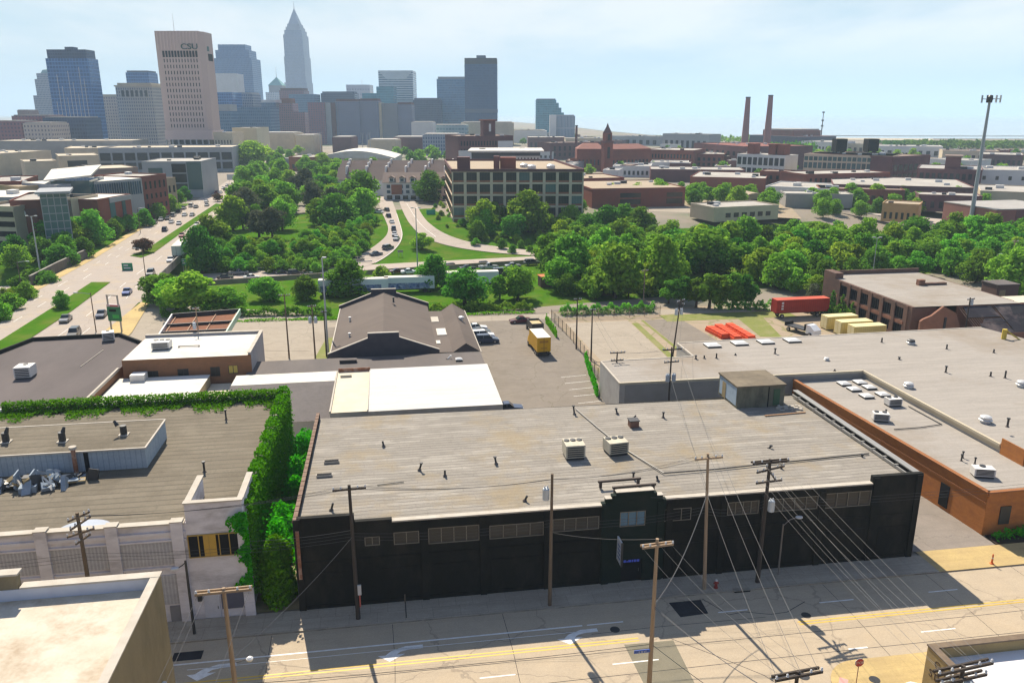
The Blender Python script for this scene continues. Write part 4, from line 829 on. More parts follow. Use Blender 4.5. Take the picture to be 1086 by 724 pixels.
# gabled hall and its annex
m_hall = pm('dark_shingle', (.125, .10, .085), (.10, .082, .072), .5, c3=(.155, .125, .105), sc3=.12, grit=.18, st=(.4, 1, 1)); m_parD = pm('slate_paint', (.055, .05, .06), (.075, .068, .075), .9)
gh = sthing('gabled_hall', 'large hall with a dark shingled gable roof and stepped gable parapets', 'hall', -1.2, 63.0)
GW, GD, GE, GR = 17.4, 34.0, 4.2, 7.3; xr = 8.7
w_ = MB(); w_.box(.1, .4, .4, GD-.4, 0, GE-.1); w_.box(GW-.4, GW-.1, .4, GD-.4, 0, GE-.1); w_.build('wall', m_gwall, gh)
MB().poly([(0, .3, GE), (xr, .3, GR), (xr, GD-.3, GR), (0, GD-.3, GE)]).build('roof_slope', m_hall, gh); MB().poly([(GW, .3, GE), (xr, .3, GR), (xr, GD-.3, GR), (GW, GD-.3, GE)]).build('roof_slope', m_hall, gh)
for (y0, y1) in ((0, .4), (GD-.4, GD)):
    prof = [(-.3, 0), (GW+.3, 0), (GW+.3, GE+.45), (xr+2.5, GR-.25), (xr+2.5, GR+.55), (xr-2.5, GR+.55), (xr-2.5, GR-.25), (-.3, GE+.45)]
    e_ = MB(); n = len(prof); e_.v = [(p[0], y0, p[1]) for p in prof]+[(p[0], y1, p[1]) for p in prof]; e_.f = [tuple(range(n)), tuple(range(2*n-1, n-1, -1))]+[(i, i+n, (i+1) % n+n, (i+1) % n) for i in range(n)]; e_.m = [0, 0]+[0]*n
    e_.build('gable_parapet', m_parD, gh)
    e_ = MB(); path = prof[2:]; 
    for a, b in zip(path, path[1:]):
        if abs(a[0]-b[0]) > .1: e_.add([(a[0], y0-.06, a[1]+.01), (b[0], y0-.06, b[1]+.01), (b[0], y1+.06, b[1]+.01), (a[0], y1+.06, a[1]+.01), (a[0], y0-.06, a[1]+.11), (b[0], y0-.06, b[1]+.11), (b[0], y1+.06, b[1]+.11), (a[0], y1+.06, a[1]+.11)], [(0, 1, 2, 3), (4, 5, 6, 7), (0, 1, 5, 4), (2, 3, 7, 6), (1, 2, 6, 5), (3, 0, 4, 7)])
    e_.build('coping', m_cap, gh)
e_ = MB(); e_.box(-.12, .06, .4, GD-.4, GE-.25, GE+.12); e_.build('gutter', m_cap, gh)
for (u_, v_, lb) in ((1.3, 82.5, 'white capped vent pipe on the western slope of the dark gable roof'), (9.4, 88.5, 'tiny dark vent pipe just east of the dark gable ridge'), (1.7, 71.2, 'low vent pipe near the front of the western gable slope')): pipe_vent(lb, u_, v_, 4.9 if u_ < 5 else 7.0, .9, .16, mat=m_mush if u_ < 5 else None)
an = sthing('gabled_annex', 'narrow annex with a small dark gable roof beside the parked cars', 'building', 16.6, 64.5)
w_ = MB(); w_.box(.1, 6.6, .2, 29, 0, 3.6); w_.build('wall', m_gwall, an)
MB().poly([(-.4, 0, 3.75), (2.6, 0, 3.7), (2.6, 29, 3.7), (-.4, 29, 3.75)]).build('flat_roof', m_hall, an)
MB().poly([(2.2, -.2, 3.72), (4.4, -.2, 5.2), (4.4, 29, 5.2), (2.2, 29, 3.72)]).build('roof_slope', m_hall, an); MB().poly([(6.9, -.2, 3.62), (4.4, -.2, 5.2), (4.4, 29, 5.2), (6.9, 29, 3.62)]).build('roof_slope', m_hall, an)
MB().add([(2.3, .1, 3.7), (6.8, .1, 3.6), (4.4, .1, 5.1)], [(0, 1, 2)]).build('gable_end', m_parD, an)
e_ = MB(); e_.box(6.86, 7.0, -.2, 29, 3.5, 3.68); e_.build('gutter', m_cap, an)
MB().box(.3, 2.0, 10.5, 15.0, 3.78, 3.86).build('skylight', m_white_roof, an); MB().box(-.2, .5, 5, 7, 3.78, 3.86).build('roof_patch', m_white_roof, an); MB().box(-.2, 1.2, 20, 24, 3.78, 3.85).build('roof_patch', m_cap, an)
t = sthing('turbine_vent', 'round metal turbine vent on the small gable roof of the annex', 'vent', 21.8, 81.5, 4.6); MB().lathe([(.3, -.3), (.3, .3), (.55, .4), (.55, .8), (.1, 1.0)], n=10).build('drum', m_mush, t)
# ---------------------------------------------------------------- ruined brick works on the right
m_ruin = pm('sooty_brick', (.165, .098, .075), (.12, .078, .062), .5, c3=(.07, .06, .056), sc3=.2, amt3=.6, st=(1, 1, 2), grit=.2)
m_ruinr = pm('ruin_red_brick', (.27, .13, .085), (.20, .10, .07), .6, c3=(.13, .09, .07), sc3=.2, grit=.2)
def Lr(px, py, z): u, v = L(px, py, z); return (u, v)
ra = Lr(880, 294, 9.0); rbk = Lr(966, 288, 9.0); rc = Lr(960, 320, 8.0); 
rn = sthing('ruined_works', 'derelict sooty brick works with broken windows and a collapsed black sloping roof', 'ruin', 105.6, 69.5)
w_ = MB(); ops = [(2.5+i*3.9, 5.4+i*3.9, 3.9, 6.2) for i in range(6)]
# west wall along local y (x = 0)
for (a, b, c, d) in ops:
    pass
x0, x1 = 0, .5; y = 0
for (a, b, c, d) in ops:
    w_.box(x0, x1, y, a, 0, 7); w_.box(x0, x1, a, b, 0, .9); w_.box(x0, x1, a, b, 2.9, c); w_.box(x0, x1, a, b, d, 7); y = b
w_.box(x0, x1, y, 27, 0, 7); w_.box(0, 1.9, 27, 31.6, 0, 8.2); w_.box(1.9, 23, 31.2, 31.6, 0, 7.9); w_.box(.5, 5.0, 0, .4, 0, 6.8); w_.box(22.6, 23, 2, 31.2, 0, 7)
w_.build('wall', m_ruin, rn)
for (a, b, c, d) in ops:
    for (z0, z1) in ((c, d), (.9, 2.9)):
        f = MB(); f.box(.12, .2, a, b, z0, z0+.1); f.box(.12, .2, a, b, z1-.1, z1)
        for k in range(1, 4): yy = a+(b-a)*k/4; f.box(.13, .19, yy-.04, yy+.04, z0+.1, z1-.1)
        f.box(.22, .26, a+.1, b-.1, z0+.12, z1-.12, 1); f.build('window', [m_steelD, m_dark], rn)
for k in range(7): MB().box(-.2, -.002, -.05+k*3.9+1.1, k*3.9+1.75, 0, 6.9).build('pilaster', m_ruin, rn)
MB().box(-.1, -.003, 2.2, 26.5, 3.1, 3.7).build('brick_band', m_ruinr, rn)
MB().poly([(.5, 0, 7.02), (22.6, 0, 7.02), (22.6, 31.2, 7.02), (.5, 31.2, 7.02)]).build('roof', m_roofG, rn)
g_ = MB(); pr = [(-.1, 0), (4.0, 0), (9.5, 0), (9.0, 2.0), (6.8, 6.4), (4.2, 7.7), (2.0, 6.0), (.4, 5.4), (-.1, 5.0)]
n = len(pr); g_.v = [(p[0], -3.0, p[1]) for p in pr]+[(p[0], -2.5, p[1]) for p in pr]; g_.f = [tuple(range(n)), tuple(range(2*n-1, n-1, -1))]+[(i, i+n, (i+1) % n+n, (i+1) % n) for i in range(n)]; g_.m = [0]*len(g_.f); g_.build('gable_wall', m_ruinr, rn)
MB().box(4.6, 5.0, -3.2, -3.0, 0, 5.6).build('drain_stack', m_steelD, rn)
w_ = MB(); w_.box(9.4, 48, -6.5, -6.0, 0, 3.1); w_.box(9.4, 48, .0, .4, 0, 6.9); w_.build('front_wall', m_ruinr, rn)
m_slope = stripm('black_sheet_roof', (.030, .028, .034), (.055, .05, .06), (.02, .018, .02), 1.3, 4., stain=(.20, .155, .14), staina=.75, mort=.05, stsc=.2)
r3 = random.Random(9)
def slope(x, t): return (x, -6.4+t*6.8, 3.15+t*3.85)
for (xa, xb, ta, tb, mt_) in ((17, 36, 0, 1.0, m_slope), (36.1, 48, 0, 1.0, pm('blue_tarp', (.36, .43, .52), (.30, .37, .46), .4))):
    e_ = MB(); e_.poly([slope(xa, ta), slope(xb, ta), slope(xb, tb), slope(xa, tb)]); e_.build('roof_slope', mt_, rn)
for (xa, xb, ta, tb) in ((10.5, 17, .0, .35), (9.8, 16.6, .55, .98), (12, 17.0, .36, .5)):
    e_ = MB(); e_.poly([slope(xa, ta), slope(xb, ta), slope(xb-.5, tb), slope(xa+.8, tb)]); e_.build('broken_roof', m_slope, rn)
for k in range(16): x = 9.6+k*.48; e_ = MB(); a, b = slope(x, .02), slope(x, 1.0); e_.cyl((a[0], a[1], a[2]-.12), (b[0], b[1], b[2]-.12), .07, n=4); e_.build('rafter', m_ruin, rn)
for (xa, xb, t0, t1) in ((19, 35.6, .06, .46), (19.5, 35.4, .62, .9)):
    e_ = MB(); a = [slope(x, t) for x, t in ((xa, t0), (xb, t0), (xb, t1), (xa+.7, t1))]; e_.poly([(p[0], p[1]-.01, p[2]+.03) for p in a]); e_.build('tar_sheet', m_patch, rn)
MB().poly([(22.6, 0.4, 6.92), (48, .4, 6.92), (48, 6, 6.92), (22.6, 6, 6.92)]).build('side_roof', m_cream_roof, rn)
for (x, y_, nm) in ((13.5, 17.5, 'chimney'),): MB().box(x, x+1.4, y_, y_+1.0, 7.0, 8.2).build(nm, m_ruinr, rn); MB().box(x+1.5, x+6.4, y_-.1, y_+.8, 7.03, 7.5).build('roof_step', m_ruin, rn)
t = sthing('brick_hut', 'dark square brick hut standing behind the sloping roof of the derelict works', 'hut', 133.5, 82, 0); MB().box(0, 5, 0, 4.5, 0, 7.6).build('wall', m_ruin, t); MB().box(-.15, 5.15, -.15, 4.65, 7.6, 7.8).build('roof', m_roofD, t); MB().box(.6, 2.0, -.05, 0, 4.5, 6.6).build('boarded_opening', m_board, t)
t = sthing('excavator_arm', 'yellow crane jib showing over the edge of the grey roof by the derelict works', 'crane', 110.5, 52.0, 0); e_ = MB(); e_.cyl((0, 0, 0), (0, 0, 7.2), .45, .4, 6); e_.build('mast', flat('crane_yellow', (.55, .40, .04), .5), t); e_ = MB(); e_.cyl((.2, 0, 7.0), (3.6, -1.4, 4.6), .16, .12, 6); e_.build('jib', flat('crane_yellow2', (.52, .40, .06), .5), t)
# ---------------------------------------------------------------- poles, lamps and wires
m_wood = pm('pole_wood', (.17, .125, .085), (.12, .09, .065), 2., c3=(.24, .19, .14), sc3=.6, st=(3, 3, .3)); m_woodd = pm('dark_pole_wood', (.075, .06, .05), (.05, .042, .036), 2., st=(3, 3, .3)); m_woodl = pm('pale_pole_wood', (.34, .25, .165), (.26, .19, .13), 2., st=(3, 3, .3))
m_ins = flat('porcelain', (.55, .55, .55), .3); m_trf = flat('transformer_grey', (.46, .50, .53), .45, .1)
ins_me = MB().lathe([(.05, 0), (.09, .05), (.05, .1), (.08, .16), (.03, .22)], n=6).mesh('insulator', m_ins)
POLE = {}
def pole(key, label, u, v, h, arms=(), trf=(), mat=m_wood, r=.16, lean=(0, 0), group='wooden utility poles', sub=True, cat='utility pole'):
    """arms: (height, half length, angle to the street) ; trf: (height, angle)"""
    t = sthing('utility_pole', label, cat, u, v, 0, 0, group)
    MB().cyl((0, 0, 0), (lean[0], lean[1], h), r, r*.62, 8).build('shaft', mat, t)
    for (z, hl, an, *dbl) in arms:
        dx, dy = math.cos(an), math.sin(an); lx, ly = lean[0]*z/h, lean[1]*z/h
        a = MB(); offs = (-.17, .17) if dbl and dbl[0] else (-.17,)
        w2 = MB()
        for o in offs[:1]:
            nx, ny = -dy*o, dx*o
            w2.prism([(lx+nx-dx*hl-dy*-.055, ly+ny-dy*hl-dx*.055), (lx+nx+dx*hl+dy*.055, ly+ny+dy*hl-dx*.055), (lx+nx+dx*hl-dy*.055, ly+ny+dy*hl+dx*.055), (lx+nx-dx*hl-dy*.055, ly+ny-dy*hl+dx*.055)], z-.08, z+.08, bottom=True)
        arm = w2.build('crossarm', mat, t)
        if len(offs) > 1:
            w3 = MB(); nx, ny = -dy*.17, dx*.17
            w3.prism([(lx+nx-dx*hl+dy*.055, ly+ny-dy*hl-dx*.055), (lx+nx+dx*hl+dy*.055, ly+ny+dy*hl-dx*.055), (lx+nx+dx*hl-dy*.055, ly+ny+dy*hl+dx*.055), (lx+nx-dx*hl-dy*.055, ly+ny-dy*hl+dx*.055)], z-.08, z+.08, bottom=True); w3.build('crossarm', mat, t)
        if sub:
            for s_ in (-.95, -.5, .5, .95): link('insulator', ins_me, arm, (lx+dx*hl*s_-dy*-.17, ly+dy*hl*s_-dx*.17, z+.07))
    for (z, an) in trf:
        dx, dy = math.cos(an), math.sin(an); c = (lean[0]*z/h+dx*.5, lean[1]*z/h+dy*.5)
        tr = MB().lathe([(.05, z-.55), (.3, z-.5), (.3, z+.45), (.24, z+.55), (.05, z+.58)], (c[0], c[1], 0), 10).build('transformer', m_trf, t)
        for q in (-.12, .12): link('bushing', ins_me, tr, (c[0]+q, c[1], z+.55))
    POLE[key] = (S(u, v), h, lean)
    return t
def ptop(key, z, off=0., an=0.):
    (x, y, _), h, ln = POLE[key]; lu, lv = ln[0]*z/h, ln[1]*z/h
    du, dv = lu+off*math.cos(an), lv+off*math.sin(an)
    return (x+du*U[0]+dv*V[0], y+du*U[1]+dv*V[1], z)
HP = math.pi/2
def street_lamp(label, u, v, h, arm, an, mat=m_steelD, r=.09, group='street lamps', lamp=None, rise=.35):
    t = sthing('street_lamp', label, 'street lamp', u, v, 0, 0, group)
    MB().cyl((0, 0, 0), (0, 0, h), r, r*.7, 8).build('post', mat, t)
    dx, dy = math.cos(an), math.sin(an)
    MB().tube([(0, 0, h-.15), (dx*arm*.5, dy*arm*.5, h+rise*.7), (dx*arm, dy*arm, h+rise)], .04, 6).build('arm', mat, t)
    hd = MB().lathe([(.05, .12), (.2, .06), (.22, -.05), (.12, -.14), (.02, -.16)][::-1], (0, 0, 0), 10).build('lamp_head', lamp or m_ins, t, (dx*(arm+.25), dy*(arm+.25), h+rise)); hd.scale = (1.7, 1.1, .9); hd.rotation_euler = (0, 0, an)
    return t
pole('P1', 'dark wooden pole with one crossarm before the western bay of the black wall', 5.1, -2.0, 12.7, [(12.4, 1.35, .05)], [], m_woodd, .2, (-.1, .1))
pole('P2', 'tall bare wooden pole with side fittings before the middle of the black wall', 21.8, -2.6, 12.8, [], [(10.9, 2.8)], m_wood, .18, (.05, 0))
pole('P3', 'slender pale wooden pole with one crossarm near the red hydrant', 36.3, -2.3, 13.6, [(13.2, 1.3, .05)], [], m_woodl, .19, (-.6, 0))
pole('P4', 'dark pole loaded with stacked crossarms and grey transformer by short street lamp', 41.6, -2.0, 12.5, [(12.3, 1.75, .05, 1), (11.6, 1.6, .3), (11.2, 1.3, 1.4), (10.4, 1.3, .1)], [(8.0, -.4)], m_woodd, .22, (.1, 0))
pole('P5', 'pale wooden pole with double crossarm standing at the near kerb in the sunlit road', 27.2, -14.0, 12.7, [(12.2, 1.2, 0.08, 1)], [], m_woodl, .2)
pole('P6', 'pale leaning wooden pole with long double crossarm and small lamp at the near left kerb', -2.2, -16.0, 12.6, [(12.4, 1.75, 0.03, 1)], [], m_woodl, .2, (-.2, .5))
pole('P8', 'weathered pole crowded with insulators before the white brick building', -16.0, -1.9, 11.9, [(11.6, .9, .9), (11.0, 1.1, 1.2), (10.2, 1.0, .6), (9.6, .8, 1.2)], [], m_wood, .22)
pole('P18', 'pole top with double crossarm at the bottom edge of the photo in side street', 30.7, -27.9, 12, [(11.8, 1.5, .1, 1)], [], m_woodd, .17)
pole('P19', 'pole with crowded double crossarm and transformers over the white flat roof', 40.2, -28.9, 12, [(11.9, 1.9, .12, 1), (11.2, 1.6, .12, 1)], [(10.4, 0), (10.4, 2.4)], m_woodd, .18)
pole('P10', 'taller dark bare pole at the weedy fence, western of the two there', 42.5, 75.3, 9.6, [(9.4, .7, .1)], [], m_woodd, .16)
pole('P11', 'reddish dark bare pole at the weedy fence, eastern of the two there', 43.4, 67.8, 9.4, [(9.2, .5, .1)], [], m_woodd, .16)
pole('P12', 'dark pole with grey transformer in front of the grey roofed warehouse wall, western one', 42.4, 49.2, 7.2, [(7.1, 1.2, .05), (5.9, 1.0, .05)], [(4.6, -1.2)], m_woodd, .16, (.2, 0))
pole('P13', 'dark pole with two transformers low on its shaft above the black warehouse roof edge', 47.0, 38.0, 11.0, [(10.7, 1.4, .05), (8.9, 1.1, .1)], [(6.6, -.5), (6.6, 3.6)], m_woodd, .16)
pole('P14', 'leaning pole with transformers and lopsided arms at the edge of the gravel yard', 58.5, 68.0, 10.6, [(10.2, 1.0, .6), (9.7, 1.0, 1.9)], [(8.2, .2), (8.2, 3.3)], m_woodd, .16, (.9, 0))
pole('P15', 'dark bare pole with small crossarm on the concrete lot left of the gabled hall', -9.4, 77.3, 11.8, [(11.5, .9, .1)], [], m_wood, .15)
pole('P16a', 'wooden pole with two grey transformers beside the gabled hall', -4.8, 76.6, 9.8, [(9.5, .7, .2)], [(7.0, 2.8), (7.0, .2)], m_wood, .16)
pole('P16b', 'short dark pole close to the corner of the gabled hall', -2.9, 77.6, 8.4, [(8.2, .5, .2)], [], m_woodd, .15)
pole('P17', 'pale pole with forked top at the edge of the trees behind the gravel yard', 66.7, 110.5, 7.6, [(7.3, .8, .2)], [], m_woodl, .15)
pole('P20', 'pale pole with crossarm among the trees at the right edge', 161.5, 111.5, 12, [(11.6, 1.0, .2)], [], m_woodl, .18)
pole('P21', 'slender pole with transformer standing against the petrol canopy', -22.7, 70.5, 11.5, [(11.2, .5, .1)], [(8.4, 3.6)], m_woodl, .14)
pole('P22', 'small wooden pole rising from the broken roof of the derelict works', 115, 66.6, 9.2, [(8.9, .9, .2)], [(8.2, .2)], m_woodd, .15)
street_lamp('black street lamp with white head against the white brick building', -8.4, -2.0, 7.0, .6, math.pi*1.05, m_steelD, .13, rise=-.55)
street_lamp('short grey street lamp with white head curving over the shaded pavement', 44.1, -1.1, 5.4, 1.25, .0, flat('lamp_grey', (.22, .19, .17), .5, .3), .09, rise=.6)
t = sthing('sign_post', 'thin short dark sign post on the pavement by the western bays', 'post', 9.2, -2.5, .13); MB().cyl((0, 0, 0), (-.05, 0, 2.3), .045, .04).build('post', m_steelD, t); MB().box(-.1, .0, -.03, .03, 1.5, 2.3).build('plate', m_wood, t)
t = sthing('lamp_fitting', 'white lamp fitting on a bracket off the leaning pole at the near left kerb', 'lamp', -2.1, -15.6, 7.0); MB().tube([(0, 0, 0), (.6, .1, .1)], .04).build('bracket', m_steelD, t); MB().lathe([(.02, -.16), (.2, -.1), (.24, .05), (.1, .16)], (.85, .1, .1), 10).build('head', m_ins, t)
t = sthing('street_sign', 'small blue street name plate on the sunlit kerb pole', 'sign', 26.6, -14.1, 3.3); MB().box(-.75, .55, -.03, .03, 0, .26).build('plate', flat('street_blue', (.02, .08, .36), .4), t); text('lettering', 'E 33 ST', t, (-.1, -.035, .04), (math.pi/2, 0, 0), .2, m_ins, .004, 'CENTER')
t = sthing('utility_box', 'white notice box strapped to the dark pole at the western bay', 'box', 5.35, -2.2, 2.6); MB().box(-.15, .15, -.1, .1, 0, .9).build('casing', m_ins, t); MB().box(-.05, .05, -.05, .1, -1.2, 0).build('conduit', flat('red_tape', (.5, .10, .07), .5), t)
m_wire = flat('wire_grey', (.14, .135, .13), .5, .3); m_wired = flat('wire_dark', (.05, .05, .05), .6)
def wire(a, b, sag=.5, r=.013, mat=m_wired, label='thin dark overhead wire sagging between the street poles', group='overhead street wires', n=9):
    a, b = Vector(a), Vector(b); pts = []
    for i in range(n+1):
        t_ = i/n; p = a.lerp(b, t_); p.z -= sag*4*t_*(1-t_); pts.append(tuple(p))
    o = MB().tube(pts, r, 4).build('power_line', mat); return tag(o, label, 'wire', group)
LW_ = 'pale wire slanting across the shaded road towards the bottom right'
GW_ = 'pale wires slanting over the road'
# along the far pavement
for off in (-.25, -.1, .05):
    for (a, b) in (('P1', 'P2'), ('P2', 'P3'), ('P3', 'P4')):
        wire(ptop(a, 8.2+off*2), ptop(b, 8.4+off*2), .45, .014)
    wire(ptop('P4', 8.2+off*2), S(95, -1.5, 9.0+off*2), .7, .013); wire(S(-60, -2.5, 8.5+off*2), ptop('P8', 8.2+off*2), .6, .013); wire(ptop('P8', 8.2+off*2), ptop('P1', 8.2+off*2), .5, .013)
for s_ in (-1.2, -.6, .6, 1.2):
    wire(ptop('P1', 12.5, s_), ptop('P2', 12.3, s_*.2), .5, .012); wire(ptop('P2', 12.3, s_*.2), ptop('P3', 13.4, s_), .5, .012, m_wire); wire(ptop('P8', 11.6, s_*.6), ptop('P1', 12.5, s_), .6, .012)
wire(ptop('P2', 7.3), S(27.6, -13.9, 12.6), .3, .014, m_wire, 'level pale service wire from the middle pole to the kerb pole')
# slanting to the near side
for i, s_ in enumerate((-1.6, -.8, .8, 1.6)):
    wire(ptop('P4', 12.35, s_, .05), ptop('P19', 11.95, s_, .12), .35, .0095, m_wire, LW_, GW_)
    wire(ptop('P4', 10.5, s_*.75, .1), ptop('P19', 11.25, s_*.9, .12), .5, .0095, m_wire, LW_, GW_)
LW3 = 'pale wire from the slender pole by the hydrant down to the side street pole'
for s_ in (-1.2, .2, 1.2): wire(ptop('P3', 13.25, s_), ptop('P18', 11.85, s_*1.1, .1), .35, .014, m_wire, LW3, 'pale wires into the side street')
LW5 = 'pale wire dropping from the crossarm of the sunlit kerb pole'
for s_ in (-1.1, .25, 1.1): wire(ptop('P5', 12.1, s_), ptop('P18', 11.9, s_), .6, .012, m_wire, LW5, 'wires off the kerb pole')
LW6 = 'pale wire dropping from the crossarm of the leaning pole at the lower left'
for s_ in (-1.6, -1.15, 1.6): wire(ptop('P6', 12.3, s_), S(-4.6+s_, -42, 12.0), .7, .013, m_wire, LW6, 'wires off the leaning pole')
b1_ = wire(ptop('P3', 9.6), ptop('P5', 7.2), 1.3, .04, m_wire, 'thick pale cable bundle sagging from the hydrant pole to the sunlit kerb pole'); wire(ptop('P5', 7.2), S(33.5, -30, 9), .8, .03, m_wire, 'thick cable running from the sunlit kerb pole out of the bottom edge'); wire(ptop('P5', 7.05), S(34.0, -30, 8.8), .8, .024, m_wire, 'second cable running from the sunlit kerb pole out of the bottom edge')
wire(ptop('P1', 8.0), ptop('P6', 7.4), .4, .016, m_wire, 'pale wire slanting from the western dark pole down to the leaning pole'); wire(ptop('P1', 8.6), S(-4.2, .1, 7.2), .2, .016, m_wire, 'service wire from the western dark pole to the white brick building')
wire(ptop('P5', 3.9), S(-20, -14, 5), .6, .024, m_wired, 'dark cable running low along the near kerb to the lower left'); wire(ptop('P5', 3.9), S(33.6, -22, 2), .2, .03, m_wired, 'dark cable falling from the sunlit kerb pole to the lower right')
wire(ptop('P4', 9.6), S(31.5, -.1, 8.6), .3, .012, m_wire, 'service wire from the loaded pole to the stepped parapet')
for s_ in (-1, 1): wire(ptop('P13', 10.7, s_), ptop('P12', 7.1, s_), .3, .014, m_wired, 'wire between the two transformer poles behind the black warehouse', 'wires behind the warehouse'); wire(ptop('P13', 10.6, s_), ptop('P3', 13.2, s_), .8, .014, m_wire, 'long pale wire crossing the felt roof towards the hydrant pole', 'wires over the felt roof'); wire(ptop('P12', 7.0, s_*.5), ptop('P11', 9.2, s_*.4), .4, .014, m_wired, 'wire along the weedy fence poles', 'wires along the fence'); wire(ptop('P11', 9.2, s_*.4), ptop('P10', 9.4, s_*.6), .2, .014, m_wired, 'wire along the weedy fence poles', 'wires along the fence'); wire(ptop('P13', 10.5, s_), ptop('P14', 10.0, s_*.6), .6, .014, m_wired, 'wire crossing the gravel yard between transformer poles', 'wires over the yard')
# lamps further off
m_galv = flat('pale_mast', (.40, .42, .43), .45, .3)
def mast(label, x, y, h, arms=2, r=.16, group='tall lamp masts', head=.5, an=0.):
    t = thing('light_mast', label, 'lamp mast', (x, y, hz(x, y)), an, group); MB().cyl((0, 0, 0), (0, 0, h), r, r*.55, 8).build('post', m_galv, t)
    for k in range(arms):
        a = 2*math.pi*k/arms; MB().tube([(0, 0, h-.1), (math.cos(a)*head, math.sin(a)*head, h+.1)], .06, 5).build('arm', m_galv, t); MB().box(-.35, .35, -.2, .2, -.1, .12).build('lamp_head', m_galv, t, (math.cos(a)*(head+.3), math.sin(a)*(head+.3), h+.1), a)
mast('tall pale lamp mast beside the dark hollow left of the avenue', -128.5, 213.9, 19.5, 2, .26, head=.9)
mast('tall pale lamp mast beside the gabled hall with a single head', -33.4, 138.6, 17.5, 1, .2, head=.1)
mast('tall lamp mast in the grass triangle by the slip roads', -26.6, 221.5, 18.5, 2, .2, head=.7)
mast('tall lamp mast rising from the trees left of the slip road', -67.5, 364.5, 15.2, 2, .2, head=.8)
mast('slim pale lamp post among the woods behind the gravel yard', 91.5, 199, 12, 2, .12); mast('slim lamp post in the woods before the old brick works', 118, 192, 9, 1, .12)
def roadlamp(label, px, py, h, arm, an):
    x, y = gz(px, py, .1); t = thing('street_lamp', label, 'street lamp', (x, y, .1), an, 'avenue street lamps'); MB().cyl((0, 0, 0), (0, 0, h), .11, .08, 8).build('post', m_wood, t); MB().tube([(0, 0, h-.3), (arm*.5, 0, h-.05), (arm, 0, h)], .05, 5).build('arm', m_galv, t); MB().box(-.4, .4, -.15, .15, -.08, .1).build('lamp_head', m_ins, t, (arm+.3, 0, h))
roadlamp('street lamp with arm over the avenue near the petrol sign', 102, 352, 8.0, 2.6, math.pi); roadlamp('street lamp beside the avenue pavement at the left edge', 24, 312, 8.0, 2.2, 0); roadlamp('street lamp at the near end of the bridge parapet', 155, 297, 8.3, 2.2, math.pi*.9); roadlamp('street lamp beside the avenue in front of the brick college block', 149, 247, 9, 1.6, 0.3)
# cell tower
ct = thing('cell_tower', 'very tall grey monopole mast crowned with cell antennas against the sky', 'mast', (162.7, 283.4, 0)); MB().cyl((0, 0, 0), (0, 0, 46.6), .82, .40, 12).build('pole', flat('mast_grey', (.34, .36, .38), .5, .2), ct)
for k in range(3):
    a = k*2*math.pi/3+.5; c = Vector((math.cos(a)*2.2, math.sin(a)*2.2, 46.6)); tn = Vector((-math.sin(a), math.cos(a), 0))
    MB().tube([(0, 0, 46.5), tuple(c)], .12, 5).build('strut', m_steelD, ct); MB().tube([tuple(c-tn*2.3), tuple(c+tn*2.3)], .09, 5).build('strut', m_steelD, ct)
    for j in (-2.2, -.8, .8, 2.2): p = c+tn*j+Vector((math.cos(a)*.15, math.sin(a)*.15, 0)); MB().box(-.2, .2, -.2, .2, -1.2, 1.2).build('antenna', m_mush if (j > 0) == (k > 0) else m_steelD, ct, tuple(p), a)
MB().lathe([(.7, 45.6), (.9, 46.2), (.9, 47.3), (.3, 47.9)], n=10).build('head_frame', m_steelD, ct)
# ---------------------------------------------------------------- vehicles
m_tyre = flat('tyre_rubber', (.015, .015, .016), .8); m_rim = flat('wheel_alloy', (.35, .35, .36), .35, .6); m_win = glassm('car_glass', (.02, .026, .032), .06); m_lampw = flat('headlight_lens', (.6, .6, .58), .2); m_lampr = flat('tail_lens', (.35, .02, .015), .3)
wheel_me = MB().cyl((0, -.11, 0), (0, .11, 0), .34, n=14).mesh('wheel', m_tyre); rim_me = MB().cyl((0, -.115, 0), (0, .115, 0), .21, n=10).mesh('rim', m_rim)
PAINT = {}
def paint(c):
    if c not in PAINT:
        cols = dict(black=(.012, .012, .014), grey=(.13, .135, .14), silver=(.38, .39, .40), white=(.70, .70, .69), blue=(.03, .06, .22), red=(.26, .025, .025), maroon=(.10, .012, .022), navy=(.018, .03, .07), tan=(.35, .29, .2), teal=(.06, .14, .16), gold=(.32, .24, .10))
        k = NT('paint_'+c); k.b.inputs['Base Color'].default_value = lin(cols[c]); k.b.inputs['Roughness'].default_value = .28; k.b.inputs['Coat Weight'].default_value = .6; k.b.inputs['Metallic'].default_value = .25 if c in ('grey', 'silver', 'blue') else 0; PAINT[c] = k.m
    return PAINT[c]
def loft(mb, secs, m=0):
    n = len(secs[0]); b = len(mb.v)
    for s_ in secs: mb.v += s_
    for i in range(len(secs)-1):
        for j in range(n):
            k = (j+1) % n; o = b+i*n; mb.f.append((o+j, o+k, o+n+k, o+n+j)); mb.m.append(m)
    mb.f.append(tuple(b+j for j in range(n))[::-1]); mb.m.append(m); o = b+(len(secs)-1)*n; mb.f.append(tuple(o+j for j in range(n))); mb.m.append(m)
KIND = {'sedan': dict(L=4.6, W=1.8, bel=.86, roof=1.42, hood=.30, ws=.40, rw=.72, tr=.88), 'suv': dict(L=4.7, W=1.88, bel=1.02, roof=1.72, hood=.26, ws=.36, rw=.93, tr=.985), 'van': dict(L=5.0, W=1.95, bel=1.05, roof=1.9, hood=.16, ws=.28, rw=.95, tr=.99), 'pickup': dict(L=5.6, W=1.95, bel=1.02, roof=1.78, hood=.30, ws=.38, rw=.58, tr=.62)}
PROTO = {}
